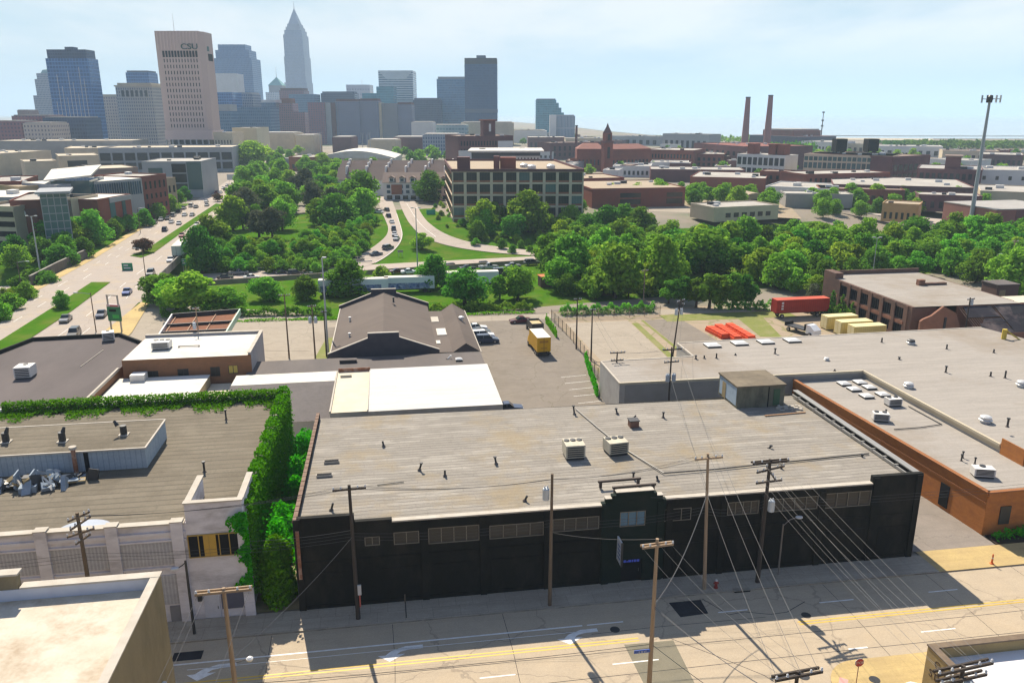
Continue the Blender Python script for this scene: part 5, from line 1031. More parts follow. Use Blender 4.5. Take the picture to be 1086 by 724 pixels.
def car_proto(kind, col):
    d = KIND[kind]; Lc, Wc = d['L'], d['W']; p = paint(col); t = thing('parked_car', 'proto', 'car')
    b = MB(); hl, hw = Lc/2, Wc/2
    def sec(x, w_, z0, z1): return [(x, -w_*.96, z0), (x, w_*.96, z0), (x, w_, (z0+z1)*.5), (x, w_*.93, z1), (x, -w_*.93, z1), (x, -w_, (z0+z1)*.5)]
    xf = lambda f: hl-f*Lc
    tail = d['bel']+(.0 if kind != 'pickup' else .04)
    loft(b, [sec(xf(0), hw*.80, .36, .58), sec(xf(.03), hw*.94, .24, d['bel']*.80), sec(xf(d['hood']), hw, .22, d['bel']*.98), sec(xf(.5), hw, .22, d['bel']), sec(xf(.9), hw, .24, tail*.99), sec(xf(.985), hw*.93, .3, tail*.93), sec(xf(1), hw*.85, .42, tail*.78)])
    z1 = d['roof']; cw = hw*.72
    rf0, rf1 = xf(d['ws']+.055), xf(d['rw']-.05 if kind != 'sedan' else d['rw']-.09)
    b.add([(rf0, -cw, z1), (rf0, cw, z1), (rf1, cw, z1-.02), (rf1, -cw, z1-.02), (rf0+.1, -cw*1.03, z1-.09), (rf0+.1, cw*1.03, z1-.09), (rf1-.12, cw*1.03, z1-.11), (rf1-.12, -cw*1.03, z1-.11)], [(0, 1, 2, 3), (0, 4, 5, 1), (1, 5, 6, 2), (2, 6, 7, 3), (3, 7, 4, 0)])
    body = b.build('body', p, t)
    body.data.polygons.foreach_set('use_smooth', [False]*len(body.data.polygons))
    g_ = MB(); xb = xf(d['hood']+.0); xt = xf(d['rw']+(.08 if kind == 'sedan' else .02))
    g_.add([(xb, -hw*.88, d['bel']*.95), (xb, hw*.88, d['bel']*.95), (xt, hw*.88, d['bel']*.97), (xt, -hw*.88, d['bel']*.97), (rf0+.09, -cw*1.02, z1-.085), (rf0+.09, cw*1.02, z1-.085), (rf1-.11, cw*1.02, z1-.1), (rf1-.11, -cw*1.02, z1-.1)], [(0, 1, 5, 4), (1, 2, 6, 5), (2, 3, 7, 6), (3, 0, 4, 7)])
    g_.build('windows', m_win, t)
    for s_ in (-1, 1):
        MB().box(rf1*.5+rf0*.5-.06, rf1*.5+rf0*.5+.06, s_*cw*1.12-.05, s_*cw*1.12+.05, d['bel']*.97, z1-.1).build('door_pillar', p, t)
        MB().box(hl-.17, hl-.03, s_*hw*.62-.2, s_*hw*.62+.2, d['bel']*.60, d['bel']*.74).build('headlight', m_lampw, t); MB().box(-hl+.01, -hl+.12, s_*hw*.66-.14, s_*hw*.66+.14, d['bel']*.66, d['bel']*.86).build('tail_light', m_lampr, t)
        for x in (xf(.19), xf(.80)):
            w_ = link('wheel', wheel_me, t, (x, s_*(hw-.10), .34)); link('rim', rim_me, w_)
    if kind == 'pickup': MB().box(xf(.97), xf(.64), -hw*.82, hw*.82, d['bel']+.005, d['bel']+.02).build('load_bed', m_tyre, t)
    return t
used = {}
def car(kind, col, x, y, z, an, label, group):
    k = (kind, col)
    if k not in PROTO:
        t = car_proto(kind, col); PROTO[k] = (t, tree_of(t)); t.location = (x, y, z); t.rotation_euler = (0, 0, an)
    else: t = dup(PROTO[k][0], (x, y, z), an, tree=PROTO[k][1])
    t.name = {'sedan': 'sedan_car', 'suv': 'suv_car', 'van': 'van', 'pickup': 'pickup_truck'}[kind]
    tag(t, label, {'sedan': 'car', 'suv': 'car', 'van': 'van', 'pickup': 'pickup truck'}[kind], group); return t
AV = math.atan2(.9655, -.2605)
GA = 'cars on the avenue'
def avcar(kind, col, px, py, flip, label):
    x, y = gz(px, py+1.5, .1); x2, y2 = gz(px, py, .1)
    d = .0 if y < 330 else -.07
    car(kind, col, x, y, .12, AV+d+(math.pi if flip else 0), label, GA)
for a in [('sedan', 'grey', 70, 339, 1, 'dark grey saloon nearest the small round median tree on the avenue'), ('suv', 'black', 79, 355, 1, 'black car nearest the camera on the avenue'), ('sedan', 'navy', 108, 334, 1, 'dark saloon beside the green petrol price sign'), ('sedan', 'blue', 135, 310, 1, 'bright blue saloon coming off the bridge on the avenue'),
          ('suv', 'navy', 175, 243.5, 0, 'dark blue car alone in the middle of the far carriageway'), ('suv', 'grey', 164, 236, 0, 'dark grey car parked first in the row along the kerb trees'), ('sedan', 'silver', 171, 232.5, 0, 'silver car between two dark ones in the kerb row'), ('sedan', 'black', 178, 231.5, 0, 'black saloon in the inner line of the waiting cars'), ('suv', 'silver', 184, 228, 0, 'long silver car in the kerb row below the trees'), ('sedan', 'white', 182, 235, 0, 'white car in the second lane of the far carriageway'), ('sedan', 'white', 190, 236.5, 0, 'white car nearest the grass median in the far carriageway'), ('suv', 'black', 190, 223.5, 0, 'black suv in the kerb row below the brown brick block'), ('sedan', 'grey', 195, 220.5, 0, 'grey saloon near the end of the kerb row'), ('sedan', 'white', 196, 227.5, 0, 'white car behind the black suv in the second lane'), ('sedan', 'silver', 204, 227.5, 0, 'silver saloon beside the narrow grass median'), ('van', 'white', 203, 218, 0, 'white van at the far end of the kerb row'), ('sedan', 'grey', 208, 219, 0, 'grey saloon beside the white van'), ('sedan', 'white', 219, 213, 0, 'white car leading at the far tip of the median'), ('sedan', 'silver', 219.5, 217, 0, 'silver car following at the far tip of the median'), ('sedan', 'white', 234, 203.5, 0, 'white car beyond the reddish tree at the junction'), ('sedan', 'red', 229.5, 203.5, 0, 'red car beyond the reddish tree at the junction'), ('sedan', 'white', 237, 199, 0, 'white car in the farthest line of the avenue, nearer'), ('sedan', 'silver', 241, 196, 0, 'silver car in the farthest line of the avenue'), ('suv', 'grey', 239, 200.5, 0, 'grey suv in the farthest line of the avenue'),
          ('sedan', 'silver', 209, 238, 1, 'silver car on the near carriageway under the broad green tree'), ('sedan', 'red', 193, 249.5, 1, 'red car just ahead of the semi trailer'), ('sedan', 'black', 204, 248.5, 1, 'black car beside the red one ahead of the semi trailer'), ('sedan', 'white', 181, 275.5, 1, 'white car at the start of the bridge parapet'), ('suv', 'black', 160, 290.5, 1, 'black suv half hidden by the bridge trees')]: avcar(*a)
# semi trailer on the avenue
def box_truck(label, x, y, z, an, L_, W_, H_, mats, cabm, group=None, cat='truck', name='truck'):
    t = thing(name, label, cat, (x, y, z), an, group)
    MB().box(-L_/2, L_/2-2.2, -W_/2, W_/2, .95, .95+H_, 0, 1).build('cargo_box', mats, t)
    c = MB(); loft(c, [[(L_/2-2.1, -W_*.46, .55), (L_/2-2.1, W_*.46, .55), (L_/2-2.1, W_*.42, 2.5), (L_/2-2.1, -W_*.42, 2.5)], [(L_/2-.8, -W_*.46, .5), (L_/2-.8, W_*.46, .5), (L_/2-1.1, W_*.40, 2.4), (L_/2-1.1, -W_*.40, 2.4)], [(L_/2, -W_*.44, .5), (L_/2, W_*.44, .5), (L_/2-.1, W_*.42, 1.35), (L_/2-.1, -W_*.42, 1.35)]]); c.build('cab', cabm, t)
    MB().poly([(L_/2-.82, -W_*.36, 1.5), (L_/2-.82, W_*.36, 1.5), (L_/2-1.02, W_*.34, 2.3), (L_/2-1.02, -W_*.34, 2.3)]).build('windscreen', m_win, t)
    MB().box(-L_/2+.1, L_/2-.3, -.5, .5, .55, .9).build('chassis', m_tyre, t)
    for x_ in (-L_/2+1.1, -L_/2+2.2, L_/2-1.0):
        for s_ in (-1, 1): w_ = link('wheel', wheel_me, t, (x_, s_*(W_/2-.15), .45)); w_.scale = (1.35, 1.3, 1.35); link('rim', rim_me, w_)
    MB().box(-L_/2-.03, -L_/2-.001, -.03, .03, 1.0, .9+H_).build('door_seam', m_tyre, t); MB().box(-L_/2-.3, -L_/2, -W_/2, W_/2, .62, .8).build('bumper', m_steelD, t)
    return t
x, y = gz(192, 270, .1); box_truck('long white semi trailer truck driving away over the bridge', x, y, .12, AV-.03, 15, 2.6, 2.9, [pm('pale_green_doors', (.42, .50, .44), (.36, .43, .38), .6), m_white_roof], paint('white'), GA)
x, y = gz(283, 184, .1); box_truck('white box truck at the far bend of the avenue beyond the trees', x, y, .12, AV-.25, 14, 2.6, 3.2, [m_unitw, m_white_roof], paint('white'), GA)
# cars in the cutting and on the ramp
HWA = math.atan2(TE[1], TE[0]); GH = 'cars on the highway'
def hcar(kind, col, px, py, an, label, g_=GH):
    x, y, z = gt(px, py, .15); car(kind, col, x, y, z, an, label, g_)
for a in [('sedan', 'black', 239, 295.5, HWA, 'black saloon nearest the bridge on the highway'), ('pickup', 'grey', 253, 291, HWA, 'grey pickup on the highway beyond the black saloon'), ('sedan', 'white', 267, 295.5, HWA, 'white car partly behind the bushes on the highway'), ('sedan', 'black', 298, 289.5, HWA, 'black saloon in the far lane of the highway left of the tall pole'), ('suv', 'black', 313, 291.5, HWA, 'large black suv on the highway left of the tall pole'), ('sedan', 'navy', 331, 293.5, HWA, 'dark blue low car next to the tall pole on the highway'), ('suv', 'grey', 332, 285.5, HWA+.15, 'dark grey suv at the start of the slip road'), ('sedan', 'maroon', 422, 289.5, HWA, 'maroon saloon on the highway right of the big bush'), ('sedan', 'white', 434, 290, HWA, 'white saloon behind the maroon one on the highway'), ('suv', 'black', 480, 284.5, HWA, 'black suv below the grass triangle'), ('sedan', 'black', 496, 286, HWA, 'black saloon following the suv below the grass triangle'), ('suv', 'navy', 515, 282.5, HWA, 'dark suv in the far lane beside the pickup'), ('pickup', 'silver', 518, 285, HWA, 'silver pickup in the near lane below the grass triangle'), ('sedan', 'silver', 544, 283.5, HWA, 'silver car leading the group under the grass triangle'), ('suv', 'grey', 564, 280.5, HWA, 'grey suv entering the trees at the right end of the highway'), ('van', 'navy', 531, 291, HWA, 'dark van parked behind the end of the white trailer')]: hcar(*a)
GR_ = 'cars queueing on the slip road'
for a in [('sedan', 'tan', 379, 276.5, .55, 'beige saloon at the foot of the slip road'), ('sedan', 'navy', 399, 270.5, .75, 'dark blue saloon second in the slip road queue'), ('suv', 'grey', 411.5, 264, 1.0, 'grey suv third in the slip road queue'), ('sedan', 'white', 420.5, 254, 1.5, 'white car at the bend of the slip road'), ('sedan', 'white', 418.5, 249.5, 1.65, 'second white car close ahead at the bend of the slip road'), ('suv', 'navy', 417.5, 244, 1.75, 'dark suv just above the bend of the slip road'), ('sedan', 'white', 415.5, 236.5, 1.85, 'white car halfway up the slip road'), ('suv', 'navy', 412, 230.5, 1.9, 'blue grey suv near the top of the slip road'), ('sedan', 'white', 402, 226, 2.6, 'white car joining from the left near the top of the slip road'), ('suv', 'grey', 410, 224, 2.0, 'grey suv last before the junction at the top of the slip road')]: hcar(*a, GR_)
x, y = gz(423, 211.5); car('sedan', 'silver', x, y, .25, .05, 'silver car crossing in front of the town houses', None)
x, y = gz(484, 214); 
# parked cars by the annex and in the lot
GP = 'cars parked beside the gabled annex'
for a in [('sedan', 'white', 25.6, 91.5, 'white saloon, farthest of the four parked by the annex'), ('sedan', 'black', 25.9, 88.3, 'black saloon, second farthest parked by the annex'), ('suv', 'white', 26.2, 85.2, 'white suv, third car parked by the annex'), ('suv', 'navy', 26.6, 82.0, 'dark suv with pale roof, nearest parked by the annex')]:
    car(a[0], a[1], *S(a[2], a[3], 0), SR+.02, a[4], GP)
car('sedan', 'navy', *S(25.2, 45.5, 0), SR, 'dark car half hidden behind the white ribbed roof', None); car('sedan', 'maroon', *S(35.4, 96.0, 0), SR+math.pi+.1, 'maroon car parked across the far end of the asphalt lot', None)
m_tyel = pm('truck_yellow', (.60, .33, .015), (.54, .29, .015), .8, .4); 
t = box_truck('yellow rental style box truck with a pale roof parked on the asphalt lot', *S(35.4, 75.6, 0), SR+HP+.05, 8.6, 2.5, 2.65, [m_tyel, m_white_roof], m_tyel, None, 'truck', 'box_truck')
MB().box(-4.32, -4.303, -.8, .8, 2.6, 3.0).build('door_lettering', pm('faded_red', (.35, .16, .03), (.4, .2, .03), 3.), t); MB().box(-4.32, -4.303, -.6, .6, 1.5, 1.75).build('door_lettering', pm('faded_red2', (.42, .2, .03), (.45, .24, .03), 3.), t)
t = sthing('flatbed_truck', 'dark truck with an open box of pale sand parked ahead of the yellow truck', 'truck', 37.1, 88.5, 0, HP+.05)
e_ = MB(); e_.box(-2.6, 1.6, -1.2, 1.2, .9, 1.0); e_.box(-2.6, 1.6, -1.2, -1.12, 1.0, 2.3); e_.box(-2.6, 1.6, 1.12, 1.2, 1.0, 2.3); e_.box(-2.6, -2.5, -1.12, 1.12, 1.0, 2.3); e_.box(1.5, 1.6, -1.12, 1.12, 1.0, 2.3); e_.build('box_body', m_steelD, t); MB().box(-2.49, 1.49, -1.11, 1.11, 1.0, 1.95).build('load', pm('sand_load', (.50, .40, .22), (.42, .33, .18), 2.), t); c = MB(); loft(c, [[(1.7, -1.1, .5), (1.7, 1.1, .5), (1.7, 1.0, 2.2), (1.7, -1.0, 2.2)], [(2.6, -1.1, .5), (2.6, 1.1, .5), (2.4, .95, 2.15), (2.4, -.95, 2.15)], [(3.3, -1.05, .5), (3.3, 1.05, .5), (3.2, 1.0, 1.3), (3.2, -1.0, 1.3)]]); c.build('cab', paint('black'), t)
for x_ in (-1.8, 2.3):
    for s_ in (-1, 1): w_ = link('wheel', wheel_me, t, (x_, s_*1.1, .42)); w_.scale = (1.25,)*3; link('rim', rim_me, w_)
t = sthing('flatbed_truck', 'white cab flatbed truck with a bare dark deck beside the yellow containers', 'truck', 89.4, 79.2, 0, -HP+.35)
MB().box(-3.6, 1.4, -1.2, 1.2, .95, 1.15).build('deck', m_steelD, t); MB().box(1.3, 1.4, -1.2, 1.2, 1.15, 2.3).build('headboard', m_steelD, t); MB().box(-3.6, -3.5, -1.2, 1.2, 1.15, 1.7).build('tailboard', m_steelD, t); c = MB(); loft(c, [[(1.6, -1.05, .5), (1.6, 1.05, .5), (1.6, .95, 2.25), (1.6, -.95, 2.25)], [(2.6, -1.05, .5), (2.6, 1.05, .5), (2.4, .9, 2.2), (2.4, -.9, 2.2)], [(3.7, -1.0, .5), (3.7, 1.0, .5), (3.6, .95, 1.35), (3.6, -.95, 1.35)]]); c.build('cab', paint('white'), t); MB().poly([(2.63, -.8, 1.4), (2.63, .8, 1.4), (2.46, .75, 2.1), (2.46, -.75, 2.1)]).build('windscreen', m_win, t)
for x_ in (-2.6, 2.7):
    for s_ in (-1, 1): w_ = link('wheel', wheel_me, t, (x_, s_*1.1, .42)); w_.scale = (1.25,)*3; link('rim', rim_me, w_)
# containers and trailers
m_ctr = stripm('container_red', (.36, .045, .03), (.31, .04, .03), (.20, .025, .02), 40, .5, .6, rot=SR, mort=.08); m_ctrt = pm('container_red_top', (.50, .10, .06), (.42, .09, .06), .6)
t = sthing('shipping_container', 'long red freight container on wheels beside the hedge', 'container', 95.6, 92.2, 0, .03)
MB().box(-6.1, 6.1, -1.22, 1.22, 1.2, 4.0, 0, 1).build('box_body', [m_ctr, m_ctrt], t)
for k in range(3): MB().box(-5.0, -4.5, -1.235, -1.221, 1.9+k*.62, 2.3+k*.62).build('lettering', m_ins, t)
for x_ in (-4.6, 3.6, 4.7):
    for s_ in (-1, 1): w_ = link('wheel', wheel_me, t, (x_, s_*1.0, .45)); w_.scale = (1.35,)*3; link('rim', rim_me, w_)
MB().box(-5.8, 5.8, -.5, .5, .9, 1.2).build('chassis', m_tyre, t)
m_cty = stripm('container_yellow', (.62, .50, .20), (.56, .45, .18), (.40, .32, .13), 40, .45, .6, rot=SR, mort=.06); m_ctyt = pm('container_cream_top', (.66, .57, .32), (.58, .50, .28), .5)
for i, (px, py, lb) in enumerate([(889, 349.5, 'pale yellow cargo container, farthest of three beside the derelict works'), (904, 355.5, 'pale yellow cargo container, middle of three beside the derelict works'), (918, 360.5, 'pale yellow cargo container, nearest of three beside the derelict works')]):
    u_, v_ = L(px, py); t = sthing('cargo_container', lb, 'container', u_+.6, v_+1, .2, .04, 'yellow containers'); MB().box(-3.4, 3.4, -1.2, 1.2, 0, 2.6, 0, 1).build('box_body', [m_cty, m_ctyt], t); e_ = MB(); e_.box(-3.43, -3.401, -1.0, -.06, .15, 2.45); e_.build('door', m_ctyt, t); MB().box(-3.43, -3.401, .06, 1.0, .15, 2.45).build('door', m_ctyt, t); MB().box(-3.2, 3.2, -1.0, 1.0, -.2, 0).build('skid', m_steelD, t)
m_barr = pm('red_orange_plastic', (.66, .085, .03), (.58, .075, .03), .8, .5)
for i, (a, b, w_, lb) in enumerate([((71.9, 84.0), (72.6, 77.6), 1.9, 'row of stacked red plastic barriers, shortest and westernmost'), ((74.2, 85.2), (74.3, 75.6), 1.8, 'long row of stacked red plastic barriers in the middle'), ((76.7, 85.6), (77.0, 75.4), 1.8, 'long row of stacked red plastic barriers on the east side')]):
    an = math.atan2(b[1]-a[1], b[0]-a[0]); l_ = math.hypot(b[0]-a[0], b[1]-a[1]); t = sthing('barrier_stack', lb, 'barriers', a[0], a[1], 0, an, 'stacks of red barriers')
    n_ = int(l_/1.6)
    for k in range(n_):
        x0 = k*l_/n_; e_ = MB(); e_.box(x0+.04, x0+l_/n_-.02, -w_/2, w_/2, 0, .62); e_.box(x0+.12, x0+l_/n_-.1, -w_/2+.15, w_/2-.15, .62, 1.0); e_.build('barrier', m_barr, t)
t = sthing('barrier_stack', 'single flat red barrier lying near the grey roof edge', 'barriers', 68.4, 62.6, 0, 0); MB().box(0, 4.2, 0, 1.2, 0, .5).build('barrier', pm('faded_red_plastic', (.62, .25, .18), (.55, .2, .15), 1.), t); MB().box(.2, 4.0, .2, 1.0, .5, .7).build('top', m_barr, t)
m_trl = pm('graffiti_trailer_side', (.68, .70, .72), (.60, .62, .64), .4); m_graf = pm('graffiti', (.05, .10, .32), (.45, .50, .58), 1.1, c3=(.02, .03, .08), sc3=.9, amt3=.9, rot=0)
def trailer(px0, px1, pyb, lb, graf=True):
    x0, y0, _ = gt(px0, pyb, .8); x1, y1, _ = gt(px1, pyb-1.0*(px1-px0)*.03, .8); an = math.atan2(y1-y0, x1-x0); l_ = math.hypot(x1-x0, y1-y0); zb = min(hz(x0, y0), hz(x1, y1))
    t = thing('freight_trailer', lb, 'trailer', (x0, y0, zb), an, 'white freight trailers by the railway'); MB().box(0, l_, 0, 2.5, 1.0, 3.9, 0, 1).build('box_body', [m_trl, m_white_roof], t)
    if graf: MB().box(l_*.02, l_*.9, -.012, -.002, 1.05, 2.5).build('graffiti', m_graf, t)
    MB().box(.5, l_-.5, .6, 1.9, .6, 1.0).build('chassis', m_tyre, t)
    for x_ in (1.2, 2.3, l_-2.3, l_-1.2):
        for s_ in (.25, 2.25): w_ = link('wheel', wheel_me, t, (x_, s_, .45)); w_.scale = (1.3,)*3
trailer(338, 412, 311, 'white freight trailer with blue graffiti left of the gabled hall', True); trailer(408, 461, 308, 'white freight trailer with graffiti just right of the hall ridge', True); trailer(464, 529, 302.5, 'white freight trailer at the right end of the railway row', False)
t = sthing('trackside_hut', 'small hut with an orange roof half hidden by trees beside the railway', 'hut', *L(574, 305), 0, .1); MB().box(0, 3.6, 0, 3, 0, 2.6).build('wall', m_ruin, t); MB().box(-.2, 3.8, -.2, 3.2, 2.6, 2.8).build('roof', pm('orange_roof', (.48, .17, .07), (.4, .14, .06), .8), t); MB().box(3.9, 6.2, .1, 3, 0, 2.5).build('side_shed', m_steelD, t)
# price sign by the petrol station
x, y = gz(124, 352, 0); t = thing('price_sign', 'tall green petrol price sign on two white posts beside the avenue', 'sign', (x, y, 0), -.15)
for s_ in (-1.1, 1.1): MB().box(s_-.12, s_+.12, -.12, .12, 0, 7.4).build('post', m_cap, t)
MB().box(-1.25, 1.25, -.12, .12, 7.4, 7.6).build('top_rail', m_cap, t); MB().box(-1.35, 1.35, -.2, .2, 2.3, 5.2).build('panel', flat('sign_green', (.01, .16, .055), .4), t); MB().box(-1.35, 1.35, -.2, .2, 5.21, 5.65).build('top_panel', flat('sign_red_white', (.55, .42, .42), .4), t); MB().box(-.6, 1.1, -.215, -.201, 5.3, 5.55).build('lettering', flat('sign_red', (.45, .03, .05), .4), t); MB().box(-.9, .6, -.215, -.201, 4.2, 4.7).build('price_panel', m_blk, t); MB().box(-.3, 1.1, -.215, -.201, 2.9, 3.6).build('price_panel', flat('bright_green', (.02, .40, .05), .4), t)
def gsign(label, px, py, y_, w_, h_, txt, posts=True, col=(.0, .22, .10)):
    x, yy, z = PY(px, py, y_); t = thing('road_sign', label, 'sign', (x, yy, hz(x, yy)), 0.05); zz = z-hz(x, yy)
    MB().box(-w_/2, w_/2, -.06, .06, zz-h_/2, zz+h_/2).build('panel', flat('road_sign_green', col, .4), t)
    if posts:
        for s_ in (-w_*.3, w_*.3): MB().cyl((s_, .12, 0), (s_, .12, zz+h_/2), .07).build('post', m_galv, t)
    if txt:
        for k in range(2): MB().box(-w_*.33, w_*(.1+.2*k), -.075, -.061, zz+h_*(.12-.35*k), zz+h_*(.3-.35*k)).build('lettering', m_ins, t)
gsign('green highway sign hung over the avenue near the bridge', 135, 283, 218, 2.9, 2.2, True); gsign('green sign fixed to the bridge parapet beside the trees', 195, 278, 232, 1.3, 1.9, True); gsign('small green sign at the far tip of the median', 239.5, 214, 395, 3.2, 2.4, True); gsign('back of a small turquoise sign on the bank by the loft building', 457, 225.5, 345, 3.8, 2.4, False, True, (.03, .35, .26)); gsign('small grey sign back at the tip of the grass triangle', 424.5, 266.5, 262, 1.8, .8, False, True, (.25, .24, .2)); gsign('white overhead sign gantry at the far bend of the avenue', 246, 188, 500, 6, 3.4, False, True, (.38, .41, .42))
# street furniture
t = sthing('fire_hydrant', 'dark red fire hydrant with a pale cap on the shaded pavement', 'hydrant', 37.4, -2.3, .13); MB().lathe([(.2, 0), (.2, .08), (.14, .1), (.14, .55), (.17, .58), (.15, .72), (.05, .82)], n=10).build('barrel', flat('hydrant_red', (.30, .03, .02), .45), t); MB().lathe([(.15, .70), (.1, .84), (.04, .9)], n=10).build('cap', m_ins, t); MB().cyl((-.26, 0, .5), (.26, 0, .5), .07).build('nozzle', flat('hydrant_red2', (.26, .03, .02), .45), t)
t = sthing('traffic_cone', 'slim orange delineator post on the sunlit pavement by the driveway', 'cone', 65.4, -2.5, .13); MB().lathe([(.2, 0), (.2, .06), (.1, .08), (.07, 1.0), (.03, 1.05)], n=10).build('body', flat('cone_orange', (.66, .14, .03), .5), t); MB().lathe([(.088, .55), (.082, .7)], n=10).build('reflective_band', m_ins, t)
t = sthing('stop_sign', 'red octagonal STOP sign on a thin post at the near corner', 'sign', 42.75, -16.4, .13, 0); MB().cyl((0, .04, 0), (0, .04, 2.4), .035).build('post', m_rust, t)
oc = [(.38*math.cos(math.pi/8+k*math.pi/4), .38*math.sin(math.pi/8+k*math.pi/4)) for k in range(8)]
def octp(sc, y0, y1, mt, nm):
    e_ = MB(); e_.v = [(p[0]*sc, y0, 2.15+p[1]*sc) for p in oc]+[(p[0]*sc, y1, 2.15+p[1]*sc) for p in oc]; e_.f = [tuple(range(8)), tuple(range(15, 7, -1))]+[(i, i+8, (i+1) % 8+8, (i+1) % 8) for i in range(8)]; e_.m = [0]*10; return e_.build(nm, mt, t)
octp(1.0, -.02, .0, m_ins, 'border'); octp(.93, -.026, -.021, flat('stop_red', (.42, .015, .02), .4), 'panel'); text('lettering', 'STOP', t, (0, -.03, 2.04), (math.pi/2, 0, 0), .3, m_ins, .002, 'CENTER')
t = sthing('storm_drain', 'dark kerbside storm drain inlet near the stacked arm pole', 'drain', 39.6, -3.05, 0); MB().box(-.75, .75, -.15, .0, .02, .17).build('inlet', m_dark, t); MB().box(-.8, .8, -.18, .3, .17, .2).build('cover', m_curb, t)
for (u_, v_, lb) in ((43.6, -7.3, 'dark round manhole cover in the shaded lane below the street lamp'), (39.5, -14.6, 'round manhole cover in the mouth of the side street'), (26.6, -6.7, 'small dark manhole cover just left of the kerb pole'), (44.6, -15.9, 'grey round cover on the yellowish corner pavement')):
    t = sthing('manhole_cover', lb, 'manhole', u_, v_, .016 if v_ > -15.5 else .132, 0, 'manhole covers'); MB().lathe([(.42, 0), (.42, .012), (.01, .013)], n=16).build('cover', m_steelD, t)
mark('tactile_pad', [(41.9, -16.6), (42.6, -15.6), (42.1, -15.2), (41.4, -16.2)], flat('tactile_pink', (.62, .30, .26), .7), .135)
mark('road_marking', [(45.2, -16.9), (47.2, -16.5), (47.9, -16.9), (48.1, -17.4), (46, -17.6)], m_wht, .135)
# ---------------------------------------------------------------- trees, hedges, ivy
m_bark = pm('bark', (.10, .075, .055), (.06, .05, .04), 2.)
LG = leafm('leaves_green', (.085, .24, .022), (.21, .42, .042), .5); LD = leafm('leaves_deep', (.052, .17, .02), (.14, .32, .034), .48); LY = leafm('leaves_yellowgreen', (.13, .28, .022), (.28, .46, .045), .5); LR = leafm('leaves_copper', (.09, .065, .035), (.17, .11, .06), .3); LI = leafm('ivy_leaves', (.045, .24, .006), (.12, .44, .010), .46); LO = leafm('leaves_olive', (.07, .095, .05), (.14, .155, .085), .3)
def crown(seed, r=1., zr=1., nl=14, per=130, leaf=.085, shape='round', z0=.25, fill=.4):
    """leaf clumps on many small lobes; unit tree of height about 1"""
    q = random.Random(seed); mb = MB(); lobes = []
    for k in range(nl):
        for _ in range(30):
            a = q.uniform(0, 6.283); h = q.random()
            if shape == 'round': rr = math.sqrt(max(0, 1-(2*h-.85)**2*.95))*r*(q.random()**.5)*.78
            elif shape == 'cone': rr = (1-h)*r*.75*(q.random()**.5)
            elif shape == 'col': rr = r*.5*q.random()
            else: rr = r*q.random()**.5*.8
            z = z0+h*(1-z0)*.86
            lr = r*q.uniform(.26, .48)*(1 if shape != 'cone' else max(.35, 1-h))
            lobes.append((rr*math.cos(a), rr*math.sin(a), z, lr)); break
    if shape == 'round': lobes += [(0, 0, .6, r*.55), (0, 0, .42, r*.6), (r*.25, 0, .5, r*.5), (-r*.25, .1*r, .52, r*.5)]
    for (x, y, z, lr) in lobes:
        n = int(per*(lr/(r*.36))**1.6)
        for _ in range(n):
            d = Vector((q.gauss(0, 1), q.gauss(0, 1), q.gauss(.25, 1))).normalized()
            rad = lr*(1-abs(q.gauss(0, .22))) if q.random() > .2 else lr*q.uniform(.9, 1.22)
            p = Vector((x, y, z))+Vector((d.x*rad, d.y*rad, d.z*rad*.82*zr))
            if p.z < z0*.4: p.z = z0*.4+q.random()*.1
            nrm = (d+Vector((q.gauss(0, .55), q.gauss(0, .55), q.gauss(0, .55)+.2))).normalized()
            t1 = nrm.orthogonal().normalized(); t1 = Matrix.Rotation(q.uniform(0, 6.28), 3, nrm) @ t1; t2 = nrm.cross(t1); s_ = leaf*q.uniform(.6, 1.3)
            b = len(mb.v)
            for (e, f) in ((-1, -.55), (.2, -.8), (1, .1), (.1, .75)): mb.v.append(tuple(p+t1*(s_*e)+t2*(s_*f)))
            mb.f.append((b, b+1, b+2, b+3)); mb.m.append(0)
    return mb
def trunk(seed, r=.035, top=.62, spread=.28):
    q = random.Random(seed); mb = MB(); mb.tube([(0, 0, -.02), (q.gauss(0, .01), q.gauss(0, .01), .2), (q.gauss(0, .02), q.gauss(0, .02), .42), (q.gauss(0, .03), q.gauss(0, .03), top)], [r*1.25, r*.9, r*.65, r*.25], 7)
    for k in range(6):
        a = k*1.05+q.random(); z = q.uniform(.22, .42); s_ = spread*q.uniform(.6, 1.1); mb.tube([(0, 0, z), (math.cos(a)*s_*.5, math.sin(a)*s_*.5, z+.14), (math.cos(a)*s_, math.sin(a)*s_, z+.32)], [r*.5, r*.33, r*.14], 5)
    return mb
VAR = {}
def variant(key, mat, n=3, **kw):
    VAR[key] = [(crown(hash(key) % 97+i*13+kw.get('seed', 0), **{k: v for k, v in kw.items() if k not in ('seed', 'tr')}).mesh('crown', mat), trunk(i*7+3, kw.get('tr', .035), kw.get('r', .4) and .62, kw.get('r', .4)*.6).mesh('trunk', m_bark)) for i in range(n)]
import zlib
def hash(s): return zlib.crc32(s.encode())
variant('green', LG, 4, r=.5, nl=26, per=130, leaf=.036, z0=.13); variant('deep', LD, 3, r=.48, nl=25, per=130, leaf=.036, z0=.13); variant('lime', LY, 3, r=.48, nl=24, per=120, leaf=.036, z0=.14)
variant('olive', LO, 2, r=.45, nl=18, per=120, leaf=.034); variant('copper', LR, 2, r=.55, nl=16, per=120, leaf=.04, z0=.3); variant('cone', LD, 1, r=.30, nl=34, per=110, leaf=.030, shape='cone', z0=.05); variant('col', LD, 3, r=.34, nl=20, per=120, leaf=.04, z0=.3); variant('bush', LG, 3, r=.62, nl=16, per=100, leaf=.05, z0=.08); variant('bushlime', LY, 2, r=.6, nl=15, per=100, leaf=.05, z0=.08)
